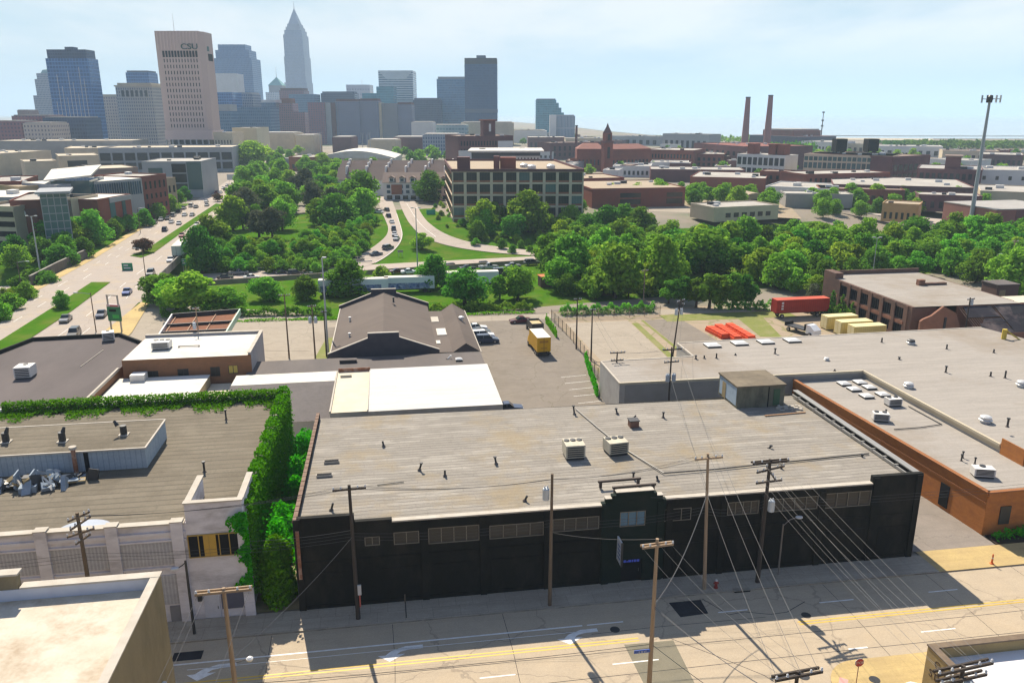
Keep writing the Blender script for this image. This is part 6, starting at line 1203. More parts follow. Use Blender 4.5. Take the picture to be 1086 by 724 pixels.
FAR = {}
for k, m_ in (('green', LG), ('deep', LD), ('lime', LY)): FAR[k] = [(crown(31+i*5, r=.5, nl=11, per=42, leaf=.075, z0=.12).mesh('crown', m_), trunk(i, .03).mesh('trunk', m_bark)) for i in range(2)]
ntree = 0
def tree(kind, x, y, h, label, group=None, wx=1., z=None, far=False, cat='tree', name=None):
    global ntree; ntree += 1; q = rnd
    cr, tr = q.choice((FAR if far else VAR)[kind]); z = hz(x, y) if z is None else z
    t = thing(name or ('bush' if kind.startswith('bush') else 'tree'), label, cat, (x, y, z), q.uniform(0, 6.28), group)
    s_ = (h*wx, h*wx, h)
    if not kind.startswith('bush'): o = link('trunk', tr, t); o.scale = s_
    o = link('crown', cr, t); o.scale = s_; return t
def ptree(kind, px, py, ptop_, label, group=None, wx=1., cat='tree', name=None):
    x, y, z = gt(px, py); h = PY(px, ptop_, y)[2]-z; return tree(kind, x, y, max(.8, h), label, group, wx, z, cat=cat, name=name)
# singled out trees: kind, base px, top py, label
for a in [('green', 66, 327, 308, 'small round tree standing alone on the near grass median', 1.05), ('copper', 152, 268, 252, 'reddish flowering tree at the tip of the far median', 1.5), ('copper', 231, 214, 205, 'small reddish tree at the far tip of the median', 1.4), ('cone', 250, 226, 192, 'tall pointed conifer beside the avenue', 1.), ('lime', 205, 332, 288, 'large light green tree between the avenue and the petrol canopy', 1.45), ('deep', 172, 322, 287, 'spreading dark green tree at the bridge end', 1.55), ('lime', 188, 330, 296, 'leafy tree in front of the bridge trees', 1.6), ('green', 240, 330, 305, 'bushy tree behind the canopy with pale flowers', 1.8),
          ('green', 370, 312, 276, 'broad dense tree in front of the graffiti trailer', 1.55), ('green', 404, 306, 281, 'smaller tree right of the broad trailer tree', 1.0), ('deep', 325, 318, 291, 'round bush tree by the highway left of the tall mast', 1.3), ('green', 283, 318, 292, 'round flowering bush tree by the highway verge', 1.5), ('green', 461, 306, 271, 'leaning tree between the two white trailers', 1.25), ('green', 493, 322, 285, 'wide spreading tree in front of the end trailer', 1.4), ('green', 549, 318, 282, 'tall tree near the orange roofed hut', 1.2), ('lime', 530, 318, 292, 'small light tree in front of the dark parked van', 1.1), ('lime', 448, 264, 247, 'small flat topped tree alone in the grass triangle', 1.6),
          ('deep', 606, 302, 246, 'large dark tree right of the highway end', 1.0), ('green', 652, 316, 257, 'large round bright green tree behind the gravel yard', 1.05), ('lime', 700, 312, 250, 'tall yellowish flowering tree behind the gravel yard', .95), ('green', 745, 288, 240, 'wide flat crowned bright green tree in the woods', 1.6), ('lime', 632, 318, 296, 'young pale tree beside the large round one', .9), ('deep', 455, 214, 181, 'large dark tree beside the town houses', 1.15), ('deep', 383, 222, 181, 'large dark tree left of the slip road top', 1.2), ('green', 560, 246, 203, 'large light tree before the loft building windows', 1.25), ('lime', 513, 246, 211, 'tree with pale crown before the loft building corner', 1.1), ('green', 60, 262, 230, 'large round tree before the brick gabled college block', 1.6), ('green', 100, 260, 222, 'bright tree beside the glass stair tower', 1.15), ('lime', 268, 178, 150, 'big bright tree at the far bend of the avenue', 1.9), ('olive', 275, 252, 222, 'grey brown tree among the green ones by the avenue', 1.2), ('olive', 258, 243, 216, 'second grey brown tree beside the conifer', 1.1), ('deep', 215, 290, 240, 'big dark tree next to the bridge parapet', .85), ('green', 222, 262, 228, 'broad green tree overhanging the avenue kerb', 1.2), ('olive', 862, 326, 300, 'pale silvery tree beside the red container', 1.0), ('green', 1035, 300, 262, 'leafy tree behind the derelict works roof', 1.1), ('green', 1075, 315, 262, 'tree at the right edge before the brick block', 1.1)]: ptree(a[0], a[1], a[2], a[3], a[4], None, a[5])
# the clipped row by the gravel yard
for i, (px, py, tp) in enumerate([(709, 322, 298), (724, 325, 293), (738, 326, 294), (752, 327, 291), (763, 327, 292), (777, 327, 289), (790, 326, 291)]):
    ptree('col', px, py, tp, 'dark small leaved tree in the planted row behind the gravel yard, '+('first', 'second', 'third', 'fourth', 'fifth', 'sixth', 'last')[i]+' from the west', 'planted row of dark trees', 1.25)
for i, (px, py, tp) in enumerate([(108, 252, 234), (125, 248, 230), (142, 240, 226), (155, 240, 222), (170, 232, 214), (180, 226, 206), (189, 218, 202), (197, 212, 198)]):
    ptree('green', px, py, tp, 'street tree on the college side of the avenue, '+('first', 'second', 'third', 'fourth', 'fifth', 'sixth', 'seventh', 'last')[i]+' from the left', 'street trees along the college', 1.15)
def poisson(poly, dmin, n, seed):
    q = random.Random(seed); xs = [p[0] for p in poly]; ys = [p[1] for p in poly]; out = []
    def ins(x, y):
        c = False; j = len(poly)-1
        for i in range(len(poly)):
            if (poly[i][1] > y) != (poly[j][1] > y) and x < (poly[j][0]-poly[i][0])*(y-poly[i][1])/(poly[j][1]-poly[i][1])+poly[i][0]: c = not c
            j = i
        return c
    for _ in range(n*60):
        x, y = q.uniform(min(xs), max(xs)), q.uniform(min(ys), max(ys))
        if ins(x, y) and all((x-a)**2+(y-b)**2 > dmin*dmin for a, b in out): out.append((x, y))
        if len(out) >= n: break
    return out
FARMB = MB()
def wood(px, dmin, n, seed, hs, kinds, label, group, wx=1.15, far=False, cat='tree'):
    poly = [gz(*p) for p in px]; q = random.Random(seed)
    for (x, y) in poisson(poly, dmin, n, seed):
        k = q.choice(kinds); h = q.uniform(*hs); w_ = wx*q.uniform(.85, 1.15)
        if far is False: tree(k, x, y, h, label, group, w_, cat=cat); continue
        me = q.choice((FAR if far == 1 else VAR)[k])[0]; a = q.uniform(0, 6.28); ca, sa = math.cos(a)*h*w_, math.sin(a)*h*w_; z = hz(x, y)      # beyond the 300 that show largest: one mass
        FARMB.add([(x+v.co.x*ca-v.co.y*sa, y+v.co.x*sa+v.co.y*ca, z+v.co.z*h) for v in me.vertices], [tuple(p.vertices) for p in me.polygons], {'green': 0, 'deep': 1, 'lime': 2}[k])
K1 = ['green', 'green', 'deep', 'deep', 'lime', 'green']
wood([(262, 262), (390, 240), (384, 214), (330, 200), (262, 208), (240, 235)], 7.5, 40, 1, (9, 13), K1+['olive'], 'leafy green tree in the wooded bank between the avenue and the slip road', 'trees on the wooded bank')
wood([(226, 276), (345, 276), (390, 256), (395, 238), (300, 262), (228, 262)], 3.6, 90, 2, (2.6, 4.8), ['bush', 'bush', 'bushlime'], 'rounded green bush on the slope above the highway', 'bushes on the highway bank', 1.2, cat='bush')
wood([(250, 200), (400, 200), (400, 186), (300, 176), (262, 184)], 8, 34, 3, (9, 13), K1, '', '', 1.15, 2)
wood([(585, 296), (700, 300), (830, 288), (1000, 282), (1086, 286), (1086, 262), (1010, 258), (930, 262), (830, 250), (740, 252), (650, 236), (600, 250), (575, 262)], 7.6, 112, 4, (6.5, 11.5), K1, 'tall leafy tree in the dense wood beyond the yards', 'trees of the big wood', 1.12)
wood([(800, 300), (872, 318), (872, 300), (1000, 292), (1086, 300), (1086, 280), (1000, 276), (800, 284)], 5.8, 46, 5, (5, 9), ['green', 'lime', 'deep', 'green'], 'young leafy tree at the near edge of the wood by the derelict works', 'trees at the near wood edge', 1.15)
wood([(590, 318), (700, 316), (706, 300), (640, 296), (590, 300)], 5, 22, 6, (4, 8.5), ['green', 'lime', 'deep'], 'young tree in the thicket behind the gravel yard', 'trees in the thicket', 1.15)
wood([(500, 250), (610, 250), (640, 240), (620, 228), (500, 236)], 6, 16, 7, (6, 10), K1, 'dark leafy tree along the foot of the loft building', 'trees at the loft building', 1.1)
wood([(0, 330), (60, 292), (150, 240), (120, 236), (60, 262), (0, 282)], 6.0, 22, 8, (5, 9), ['deep', 'deep', 'green'], 'dark tree in the hollow left of the avenue', 'trees in the hollow')
wood([(0, 345), (30, 318), (62, 300), (50, 290), (0, 312)], 3.6, 14, 9, (2.5, 4), ['bush', 'bushlime'], 'bright bush behind the avenue railing', 'bushes behind the railing', cat='bush')
wood([(484, 245), (510, 253), (560, 258), (620, 261), (620, 246), (520, 242), (484, 236)], 3.8, 34, 10, (1.8, 3.6), ['bush', 'bushlime', 'bush'], 'low shrub on the bank below the loft building', 'shrubs below the loft building', 1.1, cat='bush')
wood([(458, 222), (466, 236), (482, 246), (490, 240), (478, 226), (466, 216)], 3.6, 12, 12, (1.2, 2.4), ['bush', 'bushlime'], 'low shrub beside the right hand slip road', 'shrubs beside the slip road', 1.2, cat='bush')
wood([(640, 214), (760, 222), (850, 228), (1000, 226), (1086, 232), (1086, 216), (930, 212), (830, 216), (720, 208)], 9, 44, 13, (7, 10.5), K1, '', '', 1.1, 2)
wood([(605, 190), (820, 190), (1000, 196), (1086, 190), (1086, 166), (820, 160), (640, 164)], 17, 120, 14, (5, 10), ['green', 'deep', 'lime'], '', '', 1.2, 1)
wood([(420, 176), (520, 180), (520, 160), (420, 158)], 15, 22, 15, (8, 13), ['green', 'deep'], '', '', 1.3, 1)
wood([(230, 184), (300, 172), (330, 158), (270, 158), (236, 168)], 15, 16, 16, (8, 12), ['green', 'lime', 'deep'], '', '', 1.3, 1)
wood([(400, 154), (640, 158), (640, 148), (400, 148)], 38, 18, 17, (9, 14), ['green', 'deep'], '', '', 1.4, 1)
tag(FARMB.build('distant_trees', [LG, LD, LY]), 'distant trees scattered among the far sheds and streets', 'trees', kind='stuff')
# bare far woods read as one mass
def far_mass(name, px0, px1, py, h, n, depth, seed, label, cat='woods', sz=4.0):
    q = random.Random(seed); mb = MB(); a = gz(*px0); b = gz(*px1)
    for _ in range(n):
        t_ = q.random(); x = a[0]+(b[0]-a[0])*t_; y = a[1]+(b[1]-a[1])*t_+q.uniform(0, depth); hh = h*(.6+.55*abs(math.sin(t_*31+1.3*math.sin(t_*13))))*q.uniform(.9, 1.1); z = hh*math.sqrt(q.random())
        nr = Vector((q.gauss(0, 1), -.6+q.gauss(0, 1), .5+q.random())).normalized(); t1 = nr.orthogonal().normalized(); t2 = nr.cross(t1); s_ = sz*q.uniform(.4, 1.)*.5; p = Vector((x, y, z)); k = len(mb.v)
        for (e, f) in ((-1, -.6), (.3, -.9), (1, .2), (0, .9)): mb.v.append(tuple(p+t1*(s_*e)+t2*(s_*f)))
        mb.f.append((k, k+1, k+2, k+3)); mb.m.append(0)
    tag(mb.build(name, LD), label, cat, kind='stuff')
far_mass('far_wood', (975, 158), (1200, 158), 0, 7.5, 5200, 60, 3, 'long dark band of trees along the lake shore at the right', sz=5)
far_mass('far_wood', (930, 157), (985, 156), 0, 6.5, 900, 40, 4, 'short band of trees before the lake shore', sz=5)
far_mass('far_wood', (680, 152), (880, 153), 0, 9, 1600, 60, 5, 'scattered far trees beyond the factories', sz=5)
far_mass('far_wood', (820, 168), (870, 166), 0, 12, 800, 40, 6, 'tree clump below the radio mast', sz=4)
# hedges and ivy near by
def leafcloud(pts, n, seed, leaf, mat, name, label, cat, jit, kind=None, up=.5):
    q = random.Random(seed); mb = MB()
    for _ in range(n):
        p = Vector(pts(q)); nr = Vector((q.gauss(0, .6), q.gauss(0, .6)-.2, up+q.random())).normalized(); t1 = Matrix.Rotation(q.uniform(0, 6.28), 3, nr) @ nr.orthogonal().normalized(); t2 = nr.cross(t1); s_ = leaf*q.uniform(.6, 1.3); k = len(mb.v)
        for (e, f) in ((-1, -.6), (.2, -.85), (1, .1), (.1, .8)): mb.v.append(tuple(p+t1*(s_*e)+t2*(s_*f)))
        mb.f.append((k, k+1, k+2, k+3)); mb.m.append(0)
    o = mb.build(name, mat); return tag(o, label, cat, None, kind)
def hedge(u0, v0, u1, v1, w_, h, n, seed, label, mat=LG, leaf=.16, name='hedge'):
    def f(q):
        t_ = q.random(); hh = h*(.8+.25*math.sin(t_*40+seed)+.12*math.sin(t_*97)); e = q.gauss(0, .35)*w_; z = hh*(1-min(1, (e/w_)**2))*q.uniform(.55, 1.05) if q.random() > .4 else hh*q.random()
        u, v = u0+(u1-u0)*t_, v0+(v1-v0)*t_+e; x, y, _ = S(u, v); return (x, y, hz(x, y)+z)
    return leafcloud(f, n, seed, leaf, mat, name, label, 'hedge', 0)
hedge(-40, 112.5, -4, 109, 1.6, 1.9, 4200, 21, 'long clipped hedge along the verge west of the gabled hall', LG, .24); hedge(16, 108.5, 40, 107, 1.6, 1.9, 2600, 22, 'hedge along the verge east of the gabled hall', LG, .24); hedge(-36, 106, 40, 104, 1.2, .5, 2600, 23, 'low grassy strip of weeds beside the back lane', LI, .2, 'weed_border')
hedge(45, 101.2, 66, 100.8, 1.6, 2.2, 3200, 24, 'bushy overgrown hedge on the fence behind the gravel yard', LG, .22); hedge(80, 101.5, 92, 98.5, 1.6, 2.1, 1500, 25, 'hedge left of the red container', LG, .22); hedge(98, 97, 106.5, 88, 2.4, 2.4, 1500, 26, 'rough bushes along the wall of the derelict works', LY, .22, 'bushes')
for (u_, v_, h_) in ((102.6, 91.5, 6.5), (103.2, 88.6, 6.2), (103.4, 85.2, 5.2)): tree('cone', *S(u_, v_)[:2], h_, 'narrow dark creeper clad column of leaves against the derelict works', 'leafy columns on the derelict works', .9)
# weedy fence of the lot
hedge(39.6, 49.0, 42.3, 67.5, .9, 2.0, 2600, 27, 'weedy hedge between the asphalt lot and the grey roofed warehouse', LI, .17); hedge(40.4, 83, 40.6, 95, .8, 1.9, 1400, 28, 'weedy hedge beside the yellow truck', LI, .17)
def fence(pts, h, label, mat, name='chain_link_fence'):
    a = [S(*p) for p in pts]; t = thing(name, label, 'fence', a[0], 0); k = NT('fence_mesh'+str(len(bpy.data.materials)))
    tr = k.n('ShaderNodeBsdfTransparent'); mx = k.n('ShaderNodeMixShader'); mx.inputs[0].default_value = .28; k.l(tr.outputs[0], mx.inputs[1]); k.b.inputs['Base Color'].default_value = lin((.12, .10, .08)); k.l(k.b.outputs[0], mx.inputs[2]); k.l(mx.outputs[0], k.out.inputs[0])
    mb = MB(); tp = MB(); 
    for p, q in zip(a, a[1:]):
        mb.poly([(p[0]-a[0][0], p[1]-a[0][1], .05), (q[0]-a[0][0], q[1]-a[0][1], .05), (q[0]-a[0][0], q[1]-a[0][1], h), (p[0]-a[0][0], p[1]-a[0][1], h)])
        l_ = math.hypot(q[0]-p[0], q[1]-p[1]); n_ = max(1, int(l_/3))
        for i in range(n_+1): x, y = p[0]+(q[0]-p[0])*i/n_-a[0][0], p[1]+(q[1]-p[1])*i/n_-a[0][1]; MB().cyl((x, y, 0), (x, y, h+.1), .05, n=6).build('post', mat, t)
    mb.build('mesh_panel', k.m, t)
fence([(41.2, 50), (42.6, 67), (42.9, 82), (42.2, 97)], 2.2, 'rusty chain link fence between the asphalt lot and the gravel yard', m_woodd); fence([(42.2, 97), (66, 96.8)], 2.2, 'chain link fence with pale posts behind the gravel yard', m_woodl)
# ivy on and beside the white brick building
def ivy_wall(q):
    v = 1.0+30.5*q.random()**1.05; top = 10.0+.18*math.sin(v*1.7)+.12*math.sin(v*5.1); low = max(.2, 1.6-.1*v) if v < 12 else .3
    z = low+(top-low)*q.random()
    d = .1+abs(q.gauss(0, .16))+.14*math.sin(v*2.1+z*.8)**2
    if q.random() < .16: z = top+q.uniform(-.1, .3); d = q.uniform(-.7, .2)
    return S(-4.0+d, v, z)
leafcloud(ivy_wall, 30000, 31, .12, LI, 'ivy', 'thick bright ivy covering the east wall of the white brick building', 'ivy', 0, up=.3)
def ivy_front(q):
    z = 3.0+7.0*q.random()**.8; w_ = .35+.5*max(0, math.sin(z*.75))+.25*math.sin(z*2.3); return S(-3.7-abs(q.gauss(0, .5))*w_*1.4, -.18-abs(q.gauss(0, .12)), z)
leafcloud(ivy_front, 2600, 32, .16, LI, 'ivy', 'ragged ivy strands creeping round the street corner of the white brick building', 'ivy', 0, up=.2)
def ivy_back(q):
    u = -35.5+31.2*q.random(); b = math.sin(u*.9)+.7*math.sin(u*2.3+1)
    if q.random() < .6: v = 30.6+q.gauss(0, .35); z = 9.5+q.uniform(-.3, .75)
    else: v = 30.3-abs(q.gauss(0, 1))*(1.0+.6*b); z = 9.05+q.uniform(0, .28)
    return S(u, max(27, v), z)
leafcloud(ivy_back, 17000, 33, .125, LI, 'ivy', 'bright ivy spilling over the back parapet onto the brown roof', 'ivy', 0, up=.7)
def gapveg(q):
    v = 1.6+31*q.random(); top = 3.6+1.8*math.sin(v*.7+.4)+1.0*math.sin(v*1.9)
    if v < 9: top = 6.6+.6*math.sin(v*2)
    if 8 < v < 13: top = .5
    u = -2.0+q.gauss(0, .7); z = top*max(.05, 1-((u+2.0)/2.1)**2)*(.5+.5*q.random()**.5) if q.random() > .35 else top*q.random()
    return S(min(-.25, u), v, .1+z)
leafcloud(gapveg, 12000, 34, .17, LI, 'bushes', 'overgrown bushes filling the gap between the white and the black building', 'bushes', 0, up=.5)
def gapfront(q):
    a = q.uniform(0, 6.28); h = q.random(); r = 1.75*(1-h**4)**.5*(.85+.15*math.sin(a*3+h*9))*q.random()**.35; return S(-1.95+r*math.cos(a), 1.9+r*math.sin(a), .2+6.3*h)
leafcloud(gapfront, 7000, 35, .17, LI, 'bush', 'tall dense bush at the street end of the gap beside the black wall', 'bush', 0, up=.4)
hedge(68.8, 1.5, 76, 2.3, .7, 1.1, 700, 36, 'low green shrubs in a bed before the orange brick front', LI, .15, 'shrubs')
struct('planting_bed', MB().prism([S(68.4, .65)[:2], S(77, .65)[:2], S(77, 2.4)[:2], S(68.6, 2.4)[:2]], .1, .2, 0), pm('mulch', (.05, .035, .025), (.03, .022, .018), 2.))
# ---------------------------------------------------------------- mid distance and far buildings
win_me = {}
def winmesh(mat, key):
    if key not in win_me: win_me[key] = MB().box(-.5, .5, -.5, .5, -.5, .5).mesh('window', mat)
    return win_me[key]
def wgrid(par, cols, rows, y, key, mat, dep=.12, limit=100, axis='x', xoff=0.):
    """cols: list of (x0,x1), rows: list of (z0,z1) on the wall plane at local y (or x)"""
    me = winmesh(mat, key); k = 0; extra = MB()
    for (z0, z1) in rows:
        for (x0, x1) in cols:
            k += 1
            if k <= limit:
                o = link('window', me, par, ((x0+x1)/2, y, (z0+z1)/2) if axis == 'x' else (y, (x0+x1)/2, (z0+z1)/2)); o.scale = (x1-x0, dep, z1-z0) if axis == 'x' else (dep, x1-x0, z1-z0)
            else:
                if axis == 'x': extra.box(x0, x1, y-dep/2, y+dep/2, z0, z1)
                else: extra.box(y-dep/2, y+dep/2, x0, x1, z0, z1)
    if extra.f: tag(extra.build('window', mat, par), kind='stuff')
def cells(a, b, n, duty): w_ = (b-a)/n; return [(a+w_*(i+.5-duty/2), a+w_*(i+.5+duty/2)) for i in range(n)]
m_gd = glassm('dark_window', (.022, .026, .032), .15); m_gb = glassm('blue_window', (.05, .085, .12), .15); m_gg = glassm('green_glass', (.07, .13, .13), .1)
m_brick = pm('red_brick', (.24, .085, .062), (.19, .07, .055), .3, c3=(.13, .07, .06), sc3=.06, grit=.1); m_brick2 = pm('purple_brick', (.17, .085, .085), (.135, .07, .072), .2, c3=(.10, .06, .06), sc3=.06); m_brick3 = pm('orange_red_brick', (.30, .13, .08), (.25, .11, .07), .4, grit=.1)
m_stone = pm('pale_stone', (.56, .47, .34), (.49, .41, .30), .2, c3=(.38, .32, .24), sc3=.06); m_grey = pm('grey_cladding', (.34, .35, .36), (.29, .30, .31), .1); m_white = pm('white_wall', (.62, .61, .59), (.55, .54, .52), .1)
m_tanr = pm('tan_gravel_roof', (.37, .295, .21), (.30, .24, .17), .1, c3=(.30, .25, .19), sc3=.04); m_palr = pm('pale_roof', (.40, .375, .335), (.32, .30, .265), .06, c3=(.23, .20, .18), sc3=.04); m_creamr = pm('cream_roof', (.50, .43, .32), (.42, .36, .27), .08, c3=(.30, .26, .2), sc3=.04); m_greyr = pm('grey_roof', (.36, .34, .32), (.30, .29, .27), .08, c3=(.23, .21, .19), sc3=.05); m_brnr = pm('brown_roof', (.24, .175, .14), (.20, .15, .125), .1)
def W2S(x, y): return math.atan2(y, x)
# --- brick loft building
lf = thing('loft_building', 'four storey brick loft building with a concrete frame and wide dark windows', 'building', (-23.9, 322, 0), 0)
LWd, LDp, LH = 52.4, 70.0, 20.5; m_frame = pm('concrete_frame', (.58, .50, .37), (.51, .44, .325), .5, c3=(.36, .30, .22), sc3=.12)
sk = -.12
foot = [(0, 0), (LWd, 0), (LWd+sk*LDp, LDp), (sk*LDp, LDp)]
MB().prism([(p[0]*.999+.03, p[1]+.3) for p in foot], 0, LH-.7, 0).build('core', m_brick3, lf)
MB().poly([(p[0], p[1], LH-.6) for p in foot]).build('roof', m_tanr, lf)
e_ = MB(); wall_along(e_, [foot[3], foot[0], foot[1], foot[2], foot[3]], LH-.9, LH+.25, .5); e_.build('cornice', m_brick2, lf)
nb_, ns_ = 10, 4; fh = 4.6; bw2 = LWd/nb_
f_ = MB()
for i in range(nb_+1): f_.box(i*bw2-(.55 if i else 0), i*bw2+(.55 if i < nb_ else 0), -.18, .28, 0, LH-.9)
f_.build('concrete_column', m_frame, lf)
for k in range(ns_+1): MB().box(.02, LWd-.02, -.10, .26, 1.0+k*fh, 1.0+k*fh+.75).build('spandrel', m_frame, lf)
me_fr = MB()
for k in range(7): me_fr.box(-1.95+k*.62, -1.95+k*.62+.06, -.05, .0, 0, 3.0)
for z in (.75, 1.5, 2.25): me_fr.box(-1.95, 1.95, -.04, .0, z, z+.05)
me_fr.box(-2.05, 2.05, .01, .03, 0, 3.05, 1); me_fr.box(-2.1, 2.1, -.02, .1, -.75, -.001, 2); me_w = me_fr.mesh('window', [flat('window_steel', (.10, .09, .08), .6), m_gd, m_brick3])
me_w2 = me_fr.mesh('window', [flat('window_steel2', (.25, .24, .22), .6), m_gg, m_brick3])
for k in range(ns_):
    for i in range(nb_): link('window', me_w2 if (i*7+k*3) % 11 == 0 else me_w, lf, ((i+.5)*bw2, .1, 2.5+k*fh))
side = MB(); sv = Vector((sk, 1, 0)).normalized()
for k in range(5):
    z = 1.0+k*fh; a = (0, .3); b = (sk*LDp, LDp); e_ = MB(); wall_along(e_, [(a[0]-.05, a[1]), (b[0]-.05, b[1])], z, z+.5, .3); e_.build('brick_band', m_frame, lf)
for i in range(12):
    for k in range(4):
        t_ = (i+.5)/12; o = link('window', winmesh(m_gd, 'gd'), lf, (sk*LDp*t_-.05, LDp*t_, 3.6+k*fh)); o.scale = (.2, 2.4, 2.2); o.rotation_euler = (0, 0, -sk)
for (x, y, w_, d_, h_, mt_) in ((2.0, 3.0, 5.0, 5, 5.2, m_brick2), (19, 12, 6.5, 6, 4.6, m_brick), (16.4, 10, 2.4, 4, 5.2, m_brick2)): MB().box(x, x+w_, y, y+d_, LH-.6, LH-.6+h_).build('stair_tower', mt_, lf)
for (x, y) in ((32, 14), (40, 16), (29, 22)): MB().lathe([(1.8, 0), (1.8, 1.2), (.9, 1.7), (.1, 1.8)], (x, y, LH-.58), 10).build('roof_tank', m_mush, lf)
def bldg(label, pxl, pxr, h, dep, wall, roof, name='shed', cat='building', rows=None, duty=.6, n=0, wmat=None, wkey='gd', parapet=.4, group=None, extra=None, skew=0., rot=None):
    """box building whose front roof edge runs through two photo points at height h"""
    a = gz(*pxl, h); b = gz(*pxr, h); dx, dy = b[0]-a[0], b[1]-a[1]; Lb = math.hypot(dx, dy); an = math.atan2(dy, dx)
    if rot is not None:
        an = rot; Lb = dx*math.cos(an)+dy*math.sin(an)
    t = thing(name, label, cat, (a[0], a[1], 0), an, group)
    MB().box(0, Lb, 0, dep, 0, h-.02, 0).build('wall', wall, t)
    if parapet:
        e_ = MB(); wall_along(e_, [(0, .15), (Lb, .15), (Lb, dep-.15), (0, dep-.15), (0, .15)], h-.3, h+parapet, .34); e_.build('parapet', wall, t)
    MB().poly([(0, 0, h), (Lb, 0, h), (Lb, dep, h), (0, dep, h)]).build('roof', roof, t)
    if rows and n: wgrid(t, cells(.03*Lb, .97*Lb, n, duty), rows, -.03, wkey, wmat or m_gd)
    q = rnd
    for k in range(min(7, int(Lb/8))):
        if dep > 8:
            x, y = q.uniform(.1, .9)*Lb, q.uniform(.2, .8)*dep; s_ = q.uniform(.8, 1.8); MB().box(-s_, s_, -s_*.7, s_*.7, 0, s_*.8).build('roof_unit', q.choice((m_mush, m_steelD, m_unitw)), t, (x, y, h+.01))
    return t, Lb
SA = SR
# to the right of the loft
bldg('red brick workshop with a grey flat roof right of the loft building', (618, 190), (662, 189), 9.5, 30, m_brick, m_tanr, 'workshop', n=0)
t, l_ = bldg('low red brick works with wide dark window bands right of the loft building', (628, 201), (727, 199.5), 8.5, 45, m_brick, m_tanr, 'workshop'); wgrid(t, [(l_*.30, l_*.52), (l_*.80, l_*.97)], [(1.5, 3.8), (4.6, 6.6)], -.03, 'gd', m_gd)
t, l_ = bldg('low beige building with a white awning strip among the trees', (758, 221), (826, 218), 5.5, 18, m_stone, m_palr, 'shed'); wgrid(t, cells(l_*.15, l_*.9, 6, .6), [(1.6, 3.4)], -.03, 'gd', m_gd)
x, y = gz(800, 218.5); t = thing('quonset_hut', 'small tan round roofed hut behind the low beige building', 'hut', (x, y, 0), SA); e_ = MB(); sec = lambda yy: [(7.5*math.cos(a), yy, 6.0*math.sin(a)) for a in [i*math.pi/12 for i in range(13)]]; loft(e_, [sec(0), sec(22)]); e_.build('vault', m_tanr, t); MB().box(-2, 2, -.1, -.01, 0, 3.2).build('door', m_dark, t)
bldg('red brick hall with a bright white roof behind the parked cars', (732, 188), (812, 190), 7.5, 46, m_brick, m_palr, 'hall'); bldg('long pale flat roof building behind the trees right of the loft', (690, 180), (790, 181), 7.5, 30, m_brick2, m_palr, 'hall')
bldg('white walled shed with a pale roof behind the quonset hut', (812, 198), (880, 201), 7, 34, m_white, m_palr, 'shed'); bldg('low pale shed left of the small tan brick building', (834, 206), (905, 207), 6, 16, m_greyr, m_palr, 'shed')
t, l_ = bldg('small tan brick building with round arched openings', (936, 216), (975, 218), 7, 14, pm('tan_brick_far', (.42, .27, .13), (.36, .23, .12), .5), m_tanr, 'brick_building', n=6, rows=[(1.2, 3.8)], duty=.45)
bldg('broad low building with a pinkish flat roof beyond the wood', (884, 196), (1035, 200), 8, 60, m_brick2, m_palr, 'warehouse', n=12, rows=[(2, 5)], duty=.6); bldg('red brown brick range before the pinkish flat roofs', (870, 200.5), (960, 202.5), 7, 20, m_brick, m_brnr, 'brick_building', n=10, rows=[(2, 4.5)], duty=.5)
bldg('brick row with broad white gables left of the pinkish roofs', (806, 182), (866, 184), 10, 18, m_brick, m_brnr, 'brick_building', n=8, rows=[(2, 4), (6, 8)], duty=.4); bldg('long dark red brick factory range with small paired windows', (855, 185.5), (944, 183.5), 10.5, 24, m_brick, m_palr, 'factory', n=16, rows=[(2, 4), (6, 8.5)], duty=.4)
t, l_ = bldg('long two storey pale loft factory with green grey windows and black roof tanks', (853, 164), (947, 166.5), 17, 40, m_stone, m_brnr, 'factory'); wgrid(t, cells(.0, l_, 18, .78), [(3.5, 7.2), (9.0, 12.5), (13.6, 16)], -.04, 'gg', m_gg)
bldg('dark end wing of the long loft factory', (947, 167), (987, 165), 17, 60, m_brick2, m_brnr, 'factory', n=7, rows=[(3.5, 7), (9, 12.5)], duty=.7)
for (px, lb) in ((894.5, 'black roof tank on the long loft factory, western one'), (928.5, 'black roof tank on the long loft factory, eastern one')):
    x, y = gz(px, 163, 17.0); t = thing('water_tank', lb, 'tank', (x, y+8, 17), .1, 'black roof tanks'); MB().box(-3.6, 3.6, -3.2, 3.2, 1.2, 9.0).build('tank', m_blk, t); 
    for s_ in (-2.6, 2.6): MB().box(s_-.25, s_+.25, -2.6, 2.6, 0, 1.2).build('support', m_steelD, t)
t, l_ = bldg('dark long building with a raised centre block right of the loft factory', (973, 179), (1042, 181), 13, 40, m_brick2, m_greyr, 'factory', n=10, rows=[(3, 6), (8, 11)], duty=.6); MB().box(l_*.42, l_*.66, 2, 14, 13, 19.5).build('raised_block', m_brick2, t); MB().box(l_*.40, l_*.68, 1, 15, 19.5, 20.2).build('raised_roof', m_brnr, t)
t, l_ = bldg('pale plain building with few windows beyond the cell tower', (1036, 180.5), (1110, 182), 12, 40, m_white, m_palr, 'building', n=5, rows=[(2.5, 4.5), (7, 9)], duty=.25); bldg('low tan shed with a wide pale roof right of the cell tower', (1040, 203), (1120, 206), 7, 40, m_stone, m_palr, 'shed'); bldg('low brown brick building left of the cell tower foot', (975, 207), (1042, 209), 7, 16, m_brick2, m_palr, 'brick_building', n=7, rows=[(1.6, 4.4)], duty=.45)
MB_ = None
